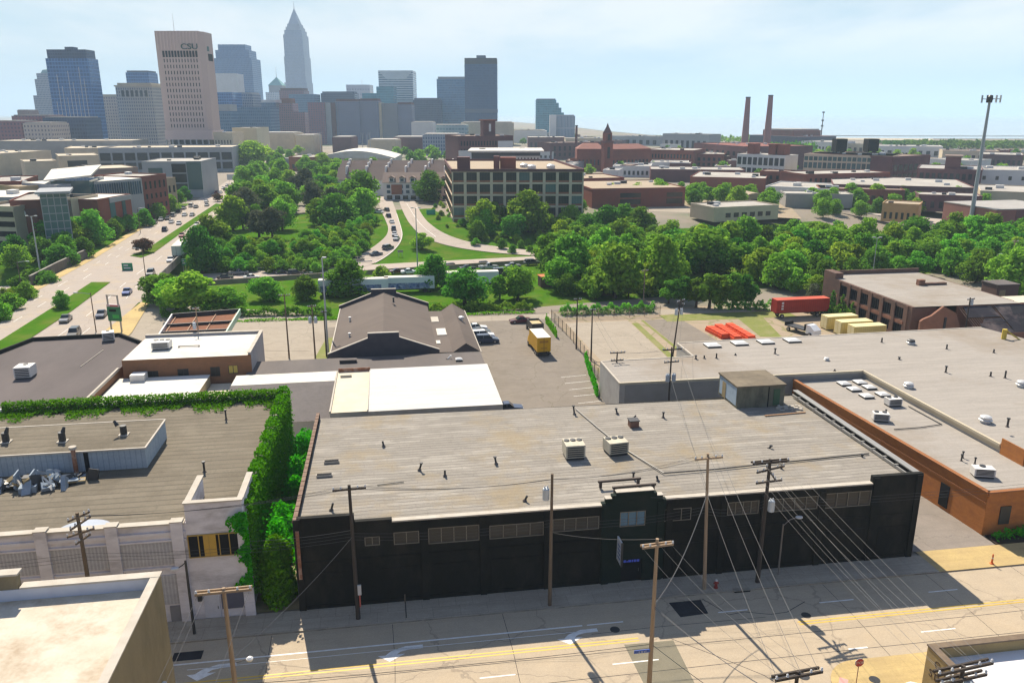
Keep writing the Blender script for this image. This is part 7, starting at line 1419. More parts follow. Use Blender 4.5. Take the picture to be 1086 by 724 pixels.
x, y = gz(1056, 250); t = thing('brick_building', 'tall plain red brick block at the right edge beyond the trees', 'building', (*gz(1057, 222, 10.5), 0), SR+.02); MB().box(0, 30, 0, 26, 0, 10.2).build('wall', pm('pink_brick', (.30, .145, .12), (.25, .12, .10), .5, c3=(.2, .1, .09), sc3=.1), t); MB().box(-.1, 30, -.1, 26, 10.2, 10.5).build('roof', m_greyr, t); MB().box(7.8, 30, -.06, -.001, 0, 10.1).build('painted_shade_wall', m_brick2, t)  # last slab is darker brick, the wall's shade painted into its colour
bldg('red brick sheds left of the smokestack yard', (700, 163), (768, 164), 11, 40, m_brick, m_palr, 'factory', n=12, rows=[(2, 4.5), (6, 8.5)], duty=.5)
t, l_ = bldg('large dark red factory block below the smokestacks', (736, 152), (790, 156), 17, 60, m_brick2, m_brick, 'factory', n=9, rows=[(4, 7), (10, 13)], duty=.4); MB().box(l_*.35, l_*.75, -14, 0, 0, 9).build('annex', m_brick, t); MB().box(l_*.35, l_*.75, -14.2, 0, 9, 9.3).build('annex_roof', m_palr, t)
t, l_ = bldg('gutted white framed factory with open window grids below the smokestacks', (782, 163), (833, 165), 15, 18, m_white, m_palr, 'factory', parapet=0); wgrid(t, cells(0, l_, 9, .72), [(2, 6), (8, 13)], -.04, 'gd', m_gd); 
for x_ in (.18, .62, .8): MB().box(l_*x_, l_*x_+5, 2, 10, 15, 22).build('stair_tower', m_brick, t)
t, l_ = bldg('low dark blue power house behind the smokestacks', (795, 143), (846, 145), 14, 60, pm('dark_slate_wall', (.07, .075, .11), (.06, .065, .09), .05), m_brick2, 'power_house', parapet=0); MB().box(l_*.18, l_*.82, 8, 50, 14, 21).build('roof_house', m_brick, t); MB().box(l_*.24, l_*.76, 6, 52, 21, 22.5).build('roof_monitor', m_palr, t)
for (pt, pb, lb) in (((793.5, 104), 150, 'tall dark brick smokestack, western of the pair'), ((817.5, 102), 150, 'tall dark brick smokestack, eastern of the pair')):
    x, yy, z = PY(pt[0], pt[1], 980); t = thing('smokestack', lb, 'chimney', (x, yy, 0), 0, 'smokestacks'); MB().cyl((0, 0, 0), (0, 0, z), 4.6, 2.7, 16).build('shaft', pm('stack_brick', (.26, .11, .105), (.20, .085, .085), .08), t); MB().cyl((0, 0, z-.1), (0, 0, z+1.2), 3.0, 3.0, 16).build('rim', m_steelD, t)
x, yy, z = PY(873.5, 119, 1150); t = thing('radio_mast', 'thin red and white radio mast against the lake', 'mast', (x, yy, 0)); MB().cyl((0, 0, 0), (0, 0, z), 1.0, .45, 6).build('lattice', m_brick2, t); [MB().cyl((0, 0, zz), (0, 0, zz+2), 1.7, n=6).build('platform', m_steelD, t) for zz in (z*.55, z*.72, z*.97)]
# clock tower brewery
t, l_ = bldg('red brick brewery hall with an orange tiled roof left of the clock tower', (612, 158), (642, 158), 16, 18, m_brick, m_brnr, 'hall', n=7, rows=[(4, 8)], duty=.4, parapet=0); m_tile = pm('orange_tiles', (.27, .12, .09), (.22, .10, .08), .2)
e_ = MB(); e_.add([(0, -1, 16), (l_, -1, 16), (l_, 19, 16), (0, 19, 16), (5, 9, 20), (l_-5, 9, 20)], [(0, 1, 5, 4), (1, 2, 5), (2, 3, 4, 5), (3, 0, 4)]); e_.build('hip_roof', m_tile, t)
t, l_ = bldg('long red brick range with an orange tiled roof right of the clock tower', (648, 158.5), (690, 157.5), 16, 16, m_brick, m_brnr, 'hall', n=10, rows=[(4, 8)], duty=.4, parapet=0); e_ = MB(); e_.add([(0, -1, 16), (l_, -1, 16), (l_, 17, 16), (0, 17, 16), (6, 8, 19.5), (l_-6, 8, 19.5)], [(0, 1, 5, 4), (1, 2, 5), (2, 3, 4, 5), (3, 0, 4)]); e_.build('hip_roof', m_tile, t)
x, yy, z = PY(644, 150, 600); t = thing('clock_tower', 'slim red brick tower with a pointed cap above the orange tiled roofs', 'tower', (x, yy, 0), .3); MB().box(-3.2, 3.2, -3.2, 3.2, 0, z-1).build('shaft', m_brick, t); MB().box(-3.7, 3.7, -3.7, 3.7, z-1, z+.5).build('cornice', m_brick2, t); MB().box(-2.6, 2.6, -2.6, 2.6, z+.5, z+6).build('belfry', m_brick, t); MB().lathe([(3.6, 0), (1.2, 4), (.1, 7)], (0, 0, z+6), 4).build('spire', m_brick2, t); wgrid(t, [(-1, 1)], [(z-12, z-4), (z+1, z+5)], -3.25, 'gd', m_gd)
bldg('long red brick works with a pale roof right of the brewery', (686, 159), (736, 160), 14, 40, m_brick, m_palr, 'factory', n=14, rows=[(3, 6), (8, 11)], duty=.45); t, l_ = bldg('long low dark brick range left of the orange roofs', (584, 152), (640, 151), 15, 26, m_brick2, m_brnr, 'factory', n=10, rows=[(3, 6), (8, 12)], duty=.4)
x, yy, z = PY(611.5, 134, 690); t = thing('smokestack', 'thin dark chimney beside the orange tiled roofs', 'chimney', (x, yy, 0)); MB().cyl((0, 0, 0), (0, 0, z), 1.4, .9, 10).build('shaft', m_brick2, t); MB().cyl((0, 0, z), (0, 0, z+.8), 1.2, n=10).build('rim', m_steelD, t)
rq = random.Random(77)
low = [((545, 177), (600, 178), 7, 'low brick building with pale roof left of the brewery yard'), ((600, 171), (660, 171.5), 6.5, 'long low yellowish roof in front of the brewery'), ((650, 176.5), (690, 177), 7, 'small red brick shed before the brewery range'), ((690, 172.5), (730, 173), 7, 'white roofed low shed behind the long pale roofs'), ((560, 146), (600, 146), 14, 'white long low building below the teal stepped tower'), ((600, 147), (648, 147), 14, 'pale long low building behind the brewery chimney'), ((640, 144), (700, 145), 12, 'low grey sheds beyond the clock tower'), ((703, 142), (752, 143), 18, 'grey long lakeside hall with roof units'), ((530, 138), (575, 138), 18, 'reddish stadium stand at the lake front'), ((880, 152), (930, 153), 10, 'low tan building near the beach'), ((930, 155), (1000, 156), 10, 'red roofed low building below the lake shore trees'), ((1000, 160), (1060, 161), 9, 'flat grey shed below the far lake shore trees'), ((1040, 164), (1086, 165), 10, 'brick shed at the right edge below the shore trees'), ((850, 150), (880, 151), 12, 'low brick works right of the power house'), ((985, 169), (1030, 171), 9, 'pale shed behind the raised centre block')]
for (a, b, h_, lb) in low: bldg(lb, a, b, h_, rq.uniform(25, 50), rq.choice((m_brick2, m_stone, m_grey, m_brick, m_white)), rq.choice((m_palr, m_greyr, m_brnr, m_palr)), 'shed', n=8, rows=[(1.5, h_*.6)], duty=.5)
wl_ = (('red brick', m_brick), ('purple brown', m_brick2), ('pale stone', m_stone), ('grey clad', m_grey), ('white walled', m_white)); rl_ = (('pale', m_palr), ('grey', m_greyr), ('brown', m_brnr))
spots = [('between the loft building and the brewery', 560, 690, 160, 182, 9), ('between the brewery and the smokestacks', 690, 800, 152, 178, 9), ('in front of the long loft factory', 830, 960, 186, 196, 6), ('beyond the cell tower', 990, 1086, 158, 176, 7), ('behind the long loft factory', 850, 980, 152, 160, 6), ('below the stepped teal building', 550, 650, 138, 150, 6)]
for (place, xa, xb, ya, yb, n_) in spots:
    for i in range(n_):
        wn2, wm2 = wl_[(i*2+n_) % 5]; rn2, rm2 = rl_[(i+xa) % 3]; px = xa+(xb-xa)*(i+.5)/n_+rq.uniform(-6, 6); py = ya+(yb-ya)*((i*7 % n_)+.5)/n_; h_ = rq.uniform(5, 8.5); wpx = rq.uniform(9, 24)
        bldg(('small', 'narrow', 'squat')[i % 3]+' '+wn2+' shed with a '+rn2+' roof '+place, (px, py), (px+wpx, py+.3), h_, rq.uniform(10, 26), wm2, rm2, 'shed', n=4, rows=[(1.5, h_*.55)], duty=.5)
# parked cars of the white roof hall
for i in range(11):
    px = 722+i*3.9; x, y = gz(px, 200.5+.12*i); car(('sedan', 'suv')[i % 2], ('silver', 'white', 'grey', 'white', 'navy', 'silver', 'white', 'grey', 'black', 'white', 'silver')[i], x, y, 0, SR+HP, 'parked car in the angled row before the white roofed hall, '+('first', 'second', 'third', 'fourth', 'fifth', 'sixth', 'seventh', 'eighth', 'ninth', 'tenth', 'last')[i]+' from the left', 'cars parked by the white roofed hall')
flatstrip('car_park', [(716, 206), (716, 198)], [(830, 212), (790, 199)], .05, m_lotc, 0); flatstrip('road', [(915, 226), (880, 222)], [(1086, 250), (1086, 240)], .06, m_hw, 0)
flatstrip('car_park', [(735, 226), (716, 206)], [(850, 232), (832, 212)], .07, m_dirt, 0); flatstrip('yard', [(640, 222), (735, 226)], [(650, 210), (735, 207)], .06, m_lotc, 0); flatstrip('car_park', [(905, 222), (870, 206)], [(1000, 224), (960, 209)], .05, m_lotc, 0)
x, y = gz(908, 207); box_truck('small white delivery truck among the pale low sheds', x, y, .05, SR, 9, 2.5, 2.8, [m_unitw, m_white_roof], paint('white'))
bw3 = MB(); qq = [gz(940, 233), gz(1050, 249)]; wall_along(bw3, qq, 0, 1.3, .5); tag(bw3.build('barrier_wall', m_conc), 'pale low concrete barrier along the road beyond the wood', 'wall')
# --- town houses, field house
x, yy = gz(404, 212); t = thing('town_houses', 'white and brick town house row with brown roofs and dormers', 'town house', (-64.5, 405, 0), .0)
MB().box(0, 34, 0, 12, 0, 8.6).build('wall', m_white, t); e_ = MB(); e_.add([(-.5, -.6, 8.6), (34.5, -.6, 8.6), (34.5, 6.5, 13.2), (-.5, 6.5, 13.2), (34.5, 13, 8.6), (-.5, 13, 8.6)], [(0, 1, 2, 3), (3, 2, 4, 5), (0, 3, 5), (1, 4, 2)]); e_.build('roof', m_brnr, t)
wgrid(t, cells(1, 33, 10, .55), [(3.3, 4.8), (5.8, 7.5)], -.03, 'gb', m_gb); wgrid(t, cells(1, 33, 8, .65), [(0, 2.2)], -.04, 'gd', m_gd)
for i in range(2): MB().box(4+i*16, 9.4+i*16, -.12, -.045, 2.8, 7.6).build('brick_bay', m_brick3, t)
for i in range(6):
    x_ = 3+i*5.2; d_ = MB().box(x_, x_+2.6, 0, 3.5, 8.9, 10.9).build('dormer', m_white, t); MB().box(x_+.5, x_+2.1, -.05, -.01, 9.2, 10.5).build('window', m_gb, d_); e_ = MB(); e_.add([(x_-.3, -.4, 10.9), (x_+2.9, -.4, 10.9), (x_+1.3, -.4, 11.9), (x_-.3, 4, 10.9), (x_+2.9, 4, 10.9), (x_+1.3, 4, 11.9)], [(0, 1, 2), (0, 2, 5, 3), (1, 4, 5, 2)]); e_.build('dormer_roof', m_brnr, d_)
for i in range(3):
    for (yo, w_, lb) in ((22+i*22, 60, ('first', 'second', 'third')[i]),):
        zz = 8.2+i*.6; t = thing('town_houses', 'long brown pitched roof of town houses, '+lb+' row behind the white front', 'town house', (-92-i*3.5, 405+yo, 0), .0, 'brown roofed town house rows'); MB().box(0, w_+i*4, 0, 12, 0, zz).build('wall', m_white, t); e_ = MB(); wx = w_+i*4; e_.add([(-.5, -.6, zz), (wx+.5, -.6, zz), (wx+.5, 6.5, zz+6), (-.5, 6.5, zz+6), (wx+.5, 13, zz), (-.5, 13, zz)], [(0, 1, 2, 3), (3, 2, 4, 5), (0, 3, 5), (1, 4, 2)]); e_.build('roof', m_brnr, t)
        for k in range(6): x_ = 4+k*(wx-8)/5; MB().box(x_, x_+.7, 2.5, 10, zz+1.5, zz+6.8).build('party_wall', m_white, t)
x, yy, z = PY(334, 164, 640); t = thing('field_house', 'large sports hall with a white barrel roof behind the town houses', 'hall', (x, yy, 0), .04)
e_ = MB(); W_ = 62; sec = lambda yy: [(W_*i/12, yy, 8+5.5*math.sin(math.pi*i/12)) for i in range(13)]+[(W_, yy, 0), (0, yy, 0)]; loft(e_, [sec(0), sec(60)]); e_.build('barrel_roof', m_white_roof, t); MB().box(3, 20, -.4, -.05, 0, 8).build('glass_wall', m_gg, t); MB().box(20, 60, -.4, -.05, 0, 8).build('lower_wall', m_stone, t)
bldg('beige low brick building left of the white barrel roof hall', (306, 167), (338, 167), 10, 30, m_brick3, m_palr, 'building', n=4, rows=[(2, 5)], duty=.4); bldg('pale grey low building at the avenue bend', (293, 168), (314, 169), 8, 30, m_grey, m_palr, 'building')
for (px, pt_, yd, lb) in ((384, 142, 800, 'first'), (389, 143, 800, 'second'), (392, 141, 805, 'third'), (339, 141, 780, 'fourth')): x, yy, z = PY(px, pt_, yd); mast('far stadium light mast behind the white barrel roof, '+lb+' counted from the tight group', x, yy, z, 2, .4, 'stadium light masts', 1.5)
# --- college campus left
t, l_ = bldg('red brick gabled college garage block with a round emblem', (10, 214), (42, 213), 15, 30, m_brick, m_palr, 'college_building'); MB().cyl((l_*.33, -.05, 11.2), (l_*.33, -.3, 11.2), 1.3, n=16).build('emblem', m_white, t); MB().box(l_*.28, l_*.85, -.06, -.02, 10.4, 12.6).build('sign_band', m_brick2, t)
e_ = MB(); e_.add([(l_, 0, 0), (l_+7, 0, 0), (l_, 0, 15), (l_, 20, 0), (l_+7, 20, 0), (l_, 20, 15)], [(0, 1, 2), (3, 5, 4), (1, 4, 5, 2)]); e_.build('sloping_wing', m_brick, t)
t, l_ = bldg('open concrete parking deck at the left edge behind the dark tree', (-30, 221), (14, 222), 13, 40, m_stone, m_palr, 'parking_deck', parapet=.9)
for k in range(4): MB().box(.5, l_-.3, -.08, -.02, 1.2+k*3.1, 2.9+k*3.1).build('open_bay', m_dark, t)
t, l_ = bldg('green glass stair tower with a grey flat roof beside the brick gable', (42, 206), (70, 205), 18, 14, m_gg, m_grey, 'glass_tower', parapet=0); 
for k in range(7): MB().box(-.1, l_+.1, -.14, -.01, 2.2+k*2.4, 2.5+k*2.4).build('floor_band', m_grey, t)
for k in range(5): MB().box(l_*k/4-.12, l_*k/4+.12, -.18, -.0, 0, 18).build('mullion', m_grey, t)
MB().box(-1.2, l_+1.2, -1.2, 15, 18, 18.7).build('roof_slab', m_grey, t)
bldg('white roofed college wing behind the green glass tower', (14, 209), (58, 202), 15, 24, m_grey, m_white_roof, 'college_building', parapet=0)
t, l_ = bldg('brick and white college wing with a slanting white entrance slab', (72, 212), (104, 210), 12, 18, m_brick3, m_stone, 'college_building', n=4, rows=[(2, 4), (6, 8)], duty=.5); e_ = MB(); e_.box(l_*.25, l_*.95, -3, -.05, 8, 10.8); e_.build('entrance_slab', m_white, t); MB().box(l_*.3, l_*.9, -2.2, -.05, 3, 5.2).build('entrance_slab', m_white, t)
t, l_ = bldg('square brick college block with glass corner and cream roof', (103, 212), (138, 206), 13, 30, m_brick, m_white_roof, 'college_building', parapet=.2); MB().box(l_*.33, l_*.48, -.2, -.02, 0, 12).build('glass_strip', m_gg, t); MB().box(l_*.7, l_*.8, -.2, -.02, 0, 12).build('glass_strip', m_gg, t); MB().box(l_*.33, l_*1.0, -.4, .1, 11.2, 12.9).build('white_frieze', m_grey, t)
t, l_ = bldg('long college hall with a white roof and a band of blue windows', (60, 196), (150, 189), 17, 22, m_grey, m_white_roof, 'college_building', parapet=0); wgrid(t, cells(.5, l_-.5, 34, .7), [(11, 16)], -.05, 'gb', m_gb)
t, l_ = bldg('dark brick college block with small windows above the street trees', (150, 188), (176, 185), 17, 22, m_brick, m_palr, 'college_building', n=5, rows=[(4, 6), (8, 10), (12, 15)], duty=.35)
bldg('tan block at the end of the brown brick college block', (176, 190), (186, 189), 14, 16, m_tanr, m_palr, 'college_building', n=2, rows=[(3, 6), (8, 11)], duty=.4)
x, yy = gz(72, 190, 20); t = thing('skew_roof_hall', 'tilted bright white roof slab above the college hall', 'hall', (*gz(72, 189, 19), 0), .25); MB().box(-6, 7, 0, 16, 0, 18).build('wall', m_gg, t); e_ = MB(); e_.add([(-8, -1, 18), (8, -1, 19.5), (7, 22, 22), (-11, 22, 20.5), (-8, -1, 18.5), (8, -1, 20), (7, 22, 22.5), (-11, 22, 21)], [(0, 1, 2, 3), (4, 5, 6, 7), (0, 1, 5, 4), (1, 2, 6, 5), (2, 3, 7, 6), (3, 0, 4, 7)]); e_.build('roof', m_white_roof, t)
bldg('red brick drum shaped block at the left edge of the campus', (-20, 194), (22, 193), 17, 30, m_brick, m_palr, 'college_building'); bldg('tan roofed low block behind the red brick drum', (20, 199), (48, 197), 16, 20, pm('tan_wall', (.46, .35, .20), (.4, .3, .18), .3), m_tanr, 'college_building')
t, l_ = bldg('grey modern college block with dark glass bays and a pale roof', (150, 172), (228, 168), 18, 34, m_grey, m_palr, 'college_building', parapet=.3, rot=.12); wgrid(t, [(l_*.50, l_*.74)], [(2.5, 7), (7.6, 12), (12.6, 17)], -.06, 'gd', m_gd); wgrid(t, [(l_*.1, l_*.34)], [(9, 15)], -.06, 'gg', m_gg); MB().box(l_*.76, l_+.1, -.3, -.05, 4, 18).build('glass_front', m_gg, t)
t, l_ = bldg('long plaza level concourse with square columns below the university tower', (104, 158), (246, 157), 17, 55, m_grey, m_creamr, 'concourse', parapet=.8); wgrid(t, cells(0, l_, 11, .84), [(2, 7), (8.5, 14)], -.06, 'gd', m_gd)
bldg('pale concrete library block in front of the concourse', (68, 158), (136, 157), 16, 70, m_stone, m_creamr, 'college_building'); t, l_ = bldg('tan college block with a recessed dark window band', (62, 166), (104, 165), 14, 40, m_stone, m_creamr, 'college_building'); MB().box(l_*.2, l_*.7, -.1, -.02, 7, 11).build('window_band', m_gd, t)
bldg('plain concrete wall block at the left edge of the campus', (-10, 164), (54, 160), 15, 40, m_stone, m_creamr, 'college_building'); bldg('low tan roof block behind the tilted white roof', (26, 172), (60, 171), 13, 30, m_stone, m_creamr, 'college_building'); bldg('long pale roof with dark edge across the campus back', (-10, 150), (140, 149.5), 20, 40, m_greyr, m_creamr, 'college_building'); bldg('low brown roof building before the grey modern block', (96, 180), (146, 178), 11, 35, m_brnr, m_creamr, 'college_building')
bldg('low building with pale stepped roof beside the university tower', (226, 141), (246, 141), 26, 30, m_stone, m_palr, 'building', n=6, rows=[(6, 20)], duty=.3); bldg('cream block right of the university tower', (246, 136), (272, 136), 28, 40, pm('cream_wall', (.55, .50, .36), (.5, .45, .33), .1), m_palr, 'building')
# ---------------------------------------------------------------- downtown
def tower(name, label, pxl, pxr, py, Y, dep, mat, top=None, rz=0., cat='skyscraper', base=0.):
    x0, _, z = PY(pxl, py, Y); x1 = PY(pxr, py, Y)[0]
    t = thing(name, label, cat, (x0, Y, 0), rz); w_ = (x1-x0)
    b = MB().box(0, w_, 0, dep, base, z); b.build('tower_block', mat, t)
    if top: MB().box(w_*.04, w_*.96, dep*.05, dep*.95, z, z+top[0]).build('crown', top[1], t)
    return t, w_, z
F_bl = facade('blue_curtain_wall', (.08, .22, .46), (.012, .07, .20), 3.2, 3.8, .82, .72, .1); F_be = facade('beige_office', (.46, .40, .36), (.10, .10, .13), 3.0, 3.6, .42, .5); F_gr = facade('grey_office', (.26, .30, .37), (.05, .08, .15), 2.6, 3.8, .55, .6); F_dk = facade('dark_tower', (.008, .06, .16), (.003, .036, .11), 1.6, 3.9, .6, .8, .2); F_wh = facade('striped_tower', (.62, .62, .62), (.12, .16, .20), 2., 3.9, 1.2, .5, .2); F_ap = facade('apartment_slab', (.20, .20, .26), (.05, .09, .16), 3.4, 3.0, .55, .55, .25, vary=.9); F_br = facade('brick_offices', (.26, .12, .14), (.09, .07, .10), 3.2, 3.4, .5, .5); F_st = facade('steel_blue', (.10, .19, .30), (.03, .09, .17), 2.4, 3.8, .7, .6, .15); F_te = facade('teal_glass', (.08, .28, .36), (.02, .15, .21), 3, 3.9, .85, .7, .12); F_nv = facade('navy_block', (.04, .075, .15), (.015, .035, .08), 2.6, 3.6, .7, .6, .2); F_key = facade('granite_tower', (.32, .37, .46), (.12, .18, .28), 2.8, 3.9, .5, .7, .3); F_bp = facade('blue_grey_stepped', (.13, .22, .38), (.04, .11, .23), 2.8, 3.9, .6, .6, .2)
m_slate = pm('slate_blue', (.10, .13, .19), (.085, .11, .16), .02)
# university tower
UT, w_, z = tower('university_tower', 'tall pinkish university tower lettered CSU near the top', 163.5, 210, 33, 737, 26, pm('pink_concrete', (.56, .43, .385), (.50, .385, .345), .03, c3=(.43, .33, .30), sc3=.02), None, -.02, base=19)
m_rib = pm('pink_rib', (.62, .48, .43), (.56, .43, .39), .05); mk_b = MB().prism([(w_, 0), (w_+3.5, 4), (w_+3.5, 22), (w_, 26)], 19, z-.4); mk_b.build('chamfered_side', pm('pink_side', (.50, .385, .345), (.46, .35, .315), .03), UT)
for i in range(13): MB().box(w_*(.04+i*.0755), w_*(.04+i*.0755)+1.1, -.5, -.02, z-10 if 5 < i < 12 else z-15.5, z-.3).build('rib', m_rib, UT)
wgrid(UT, cells(w_*.12, w_*.95, 12, .30), [(29.5+i*5.0, 29.5+i*5.0+3.0) for i in range(12)], -.05, 'gd', m_gd); wgrid(UT, cells(w_*.12, w_*.95, 12, .72), [(z-21.5, z-16.2)], -.06, 'gd2', m_dark)
MB().box(-.8, w_+4.2, -.8, 27, 19, 27).build('base_band', m_rib, UT); MB().box(2, w_-1, 3, 24, 0, 19).build('podium_core', m_gd, UT)
for k in range(8): MB().box(w_*k/7-.6, w_*k/7+.6, -.8, .2, 0, 19).build('column', m_grey, UT)
text('lettering', 'CSU', UT, (w_*.57, -.62, z-15.0), (math.pi/2, 0, 0), 6.6, flat('deep_green_letters', (.0, .055, .045), .5), .4).scale = (1.25, 1, 1)
MB().cyl((w_*.35, 10, z), (w_*.35, 10, z+15), .25, .1, 6).build('antenna', m_mush, UT); MB().box(w_+3.5, w_+3.7, 9, 19, z-24, z-18).build('side_louvres', m_dark, UT); MB().box(w_+3.55, w_+3.9, 8, 12, z-16, z-12).build('side_emblem', flat('emblem_green', (.02, .09, .07), .5), UT)
t, w_, z = tower('glass_tower', 'blue glass apartment tower with a dark top band at the left', 48, 93, 62, 905, 22, F_bl, (9, F_nv)); MB().box(w_*.42, w_*.62, 6, 16, z+9, z+12).build('plant_room', m_slate, t)
for k in range(9): MB().box(w_*(.12+k*.09), w_*(.12+k*.09)+.5, -.3, -.02, 20, z*(.55+.4*((k*37) % 10)/10)).build('fin', m_white, t)
for i in range(1): t, w_, z = tower('office_tower', 'stepped old grey stone tower behind the blue glass tower', 36.5, 56, 84, 1500, 40, F_gr); MB().box(3, w_-3, 3, 37, z, z+10).build('upper_stage', F_gr, t); MB().lathe([(14, 0), (10, 6), (0.5, 9)], (w_*.5, 20, z+10), 8).build('dome', pm('copper_dome', (.2, .32, .32), (.16, .27, .27), .05), t); MB().box(-6, w_+2, -2, 40, 0, z*.72).build('lower_stage', F_gr, t)
tower('office_block', 'beige office block between the blue glass tower and the arched tower', 101, 127, 103, 1000, 35, F_be, (3, m_stone)); t, w_, z = tower('office_tower', 'beige tower with tall arches under its roof left of the university tower', 122, 161, 91, 950, 36, facade('arched_beige', (.45, .41, .37), (.09, .10, .13), 2.6, 3.7, .5, .55), (3, m_stone))
MB().box(-1, w_+1, -1, 37, z-1, z+.5).build('cornice', m_stone, t); wgrid(t, cells(w_*.12, w_*.88, 6, .6), [(z-12, z-5)], -.05, 'gd', m_gd)
tower('office_tower', 'dark blue glass block rising behind the arched beige tower', 133, 157, 77, 1150, 30, F_bl, (2.5, m_slate)); tower('office_block', 'slim grey block between the arched tower and the university tower', 162, 172, 111, 1300, 30, F_gr)
t, w_, z = tower('skyscraper', 'broad blue grey skyscraper with stepped top right of the university tower', 224, 266.5, 62, 1700, 60, F_bp); MB().box(w_*.09, w_*.93, 6, 54, z, z+16).build('upper_stage', F_bp, t); MB().box(w_*.15, w_*.83, 10, 50, z+16, z+27).build('upper_stage', F_bp, t)
t, w_, z = tower('office_block', 'plain white block in front of the broad blue grey skyscraper', 223, 250, 78, 1450, 40, m_white); tower('office_block', 'low blue glass block right of the university tower', 227, 246, 98, 1150, 40, F_bl); t, w_, z = tower('office_block', 'grey framed block with glass bays right of the university tower', 243, 267.5, 100, 1200, 40, F_gr, (2.5, m_grey)); tower('office_block', 'long dark blue glass block below the grey framed block', 243, 286, 114, 1050, 40, F_st); tower('office_block', 'pale blue lower block with white top beside the university tower', 227, 244, 118, 1000, 30, F_st, (8, m_grey))
# tallest tower
t, w_, z = tower('skyscraper', 'tallest tower of the skyline with a stepped pyramid top and spire', 301, 322.5, 60, 2380, 75, F_key)
zz = z; 
for (a, h_) in ((.03, 58), (.08, 12)): MB().box(w_*a, w_*(1-a), 75*a, 75*(1-a), zz, zz+h_).build('upper_stage', F_key, t); zz += h_
m_crown = pm('steel_pyramid', (.42, .46, .52), (.34, .38, .44), .05, metal=.3)
for (a, h_) in ((.14, 9), (.2, 8)): MB().box(w_*a, w_*(1-a), 75*a, 75*(1-a), zz, zz+h_).build('crown_stage', m_crown, t); zz += h_
e_ = MB(); e_.add([(w_*.24, 18, zz), (w_*.76, 18, zz), (w_*.76, 57, zz), (w_*.24, 57, zz), (w_*.5, 37, zz+44)], [(0, 1, 4), (1, 2, 4), (2, 3, 4), (3, 0, 4)]); e_.build('pyramid', m_crown, t); MB().cyl((w_*.5, 37, zz+38), (w_*.5, 37, zz+62), 1.2, .3, 6).build('spire', m_mush, t); MB().box(-3, w_+3, -3, 70, 0, z-70).build('lower_stage', F_key, t)
t, w_, z = tower('skyscraper', 'white tower with a green pyramid roof left of the tallest tower', 281.5, 301.5, 98, 1900, 45, facade('white_gothic', (.52, .54, .56), (.2, .26, .32), 4, 4, .5, .6)); MB().box(w_*.15, w_*.85, 6, 38, z, z+15).build('upper_stage', m_grey, t); e_ = MB(); e_.add([(w_*.12, 5, z+15), (w_*.88, 5, z+15), (w_*.88, 40, z+15), (w_*.12, 40, z+15), (w_*.5, 22, z+34)], [(0, 1, 4), (1, 2, 4), (2, 3, 4), (3, 0, 4)]); e_.build('pyramid', pm('green_copper', (.22, .42, .40), (.18, .36, .34), .05), t); MB().cyl((w_*.5, 22, z+30), (w_*.5, 22, z+56), .8, .2, 6).build('spire', m_mush, t)
tower('office_block', 'brown topped block below the tallest tower', 296, 322, 96, 1500, 40, F_br, (4, m_brick2)); tower('office_block', 'blue grey block in front of the tallest tower base', 306, 334, 100, 1450, 40, F_st); tower('office_block', 'grey blue slab at the left of the brick gable tower', 270, 292, 109, 1250, 40, F_st, (4, m_white)); tower('office_block', 'pale steel roofed block behind the slab left of the brick gable tower', 270, 303, 106, 1350, 40, m_grey)
t, w_, z = tower('office_block', 'red brick office tower with a stepped gable outline', 289, 323, 119, 1250, 40, F_br); MB().box(w_*.2, w_*.62, 3, 37, z, z+13).build('upper_stage', F_br, t); MB().box(w_*.27, w_*.55, 6, 34, z+13, z+20).build('upper_stage', m_brick, t)
for i, (a, b, py, lb, mt_) in enumerate([(326, 344, 108.5, 'reddish narrow slab at the left of the apartment row', facade('apt_red', (.25, .12, .15), (.10, .09, .13), 3.4, 3.0, .5, .5)), (344, 350, 109, 'pale vertical strip between the left apartment slabs', m_grey), (350, 355, 109, 'red strip slab beside the pale strip of the apartment row', m_brick2), (355, 381, 107.5, 'blue grey gridded apartment slab at the left of the row', F_ap), (381, 401, 107, 'middle slab of the long apartment row', F_ap), (401, 404, 109, 'thin white edge strip in the apartment row', m_stone), (404, 421, 109.5, 'right gridded slab of the apartment row', facade('apt2', (.24, .235, .25), (.09, .11, .14), 3.2, 3.0, .55, .55, .25, vary=.9)), (421, 437, 111, 'last slab at the right end of the apartment row', F_ap)]): tower('apartment_block', lb, a, b, py, 1150+i*3, 30, mt_, (3, m_brick2) if mt_ in (F_ap,) else None, cat='apartment block')
tower('office_block', 'dark navy block above the apartment row', 340, 376, 99, 1500, 40, F_nv, (3, m_slate)); t, w_, z = tower('office_block', 'white bare topped office block above the apartment row', 367, 392, 90, 1600, 40, facade('white_block', (.60, .60, .62), (.3, .32, .36), 5, 9, .5, .3)); MB().cyl((w_*.6, 20, z), (w_*.6, 20, z+10), .5, .2, 6).build('antenna', m_mush, t)
tower('office_block', 'pale blue glass block left of the notched striped tower', 384, 402, 99, 1420, 40, F_te); tower('office_block', 'teal blue glass block in front of the notched striped tower', 399, 417, 92, 1400, 40, F_te)
t, w_, z = tower('skyscraper', 'pale striped tower with a notched triangular white top', 401, 437.5, 75, 1500, 55, F_wh); e_ = MB(); e_.add([(w_*.24, -.6, z-15), (w_*.78, -.6, z-15), (w_, -.6, z-.5), (0, -.6, z-.5), (w_*.24, -.1, z-15), (w_*.78, -.1, z-15), (w_, -.1, z-.5), (0, -.1, z-.5)], [(0, 1, 2, 3), (0, 1, 5, 4), (1, 2, 6, 5), (2, 3, 7, 6), (3, 0, 4, 7)]); e_.build('notched_crown', m_white, t)
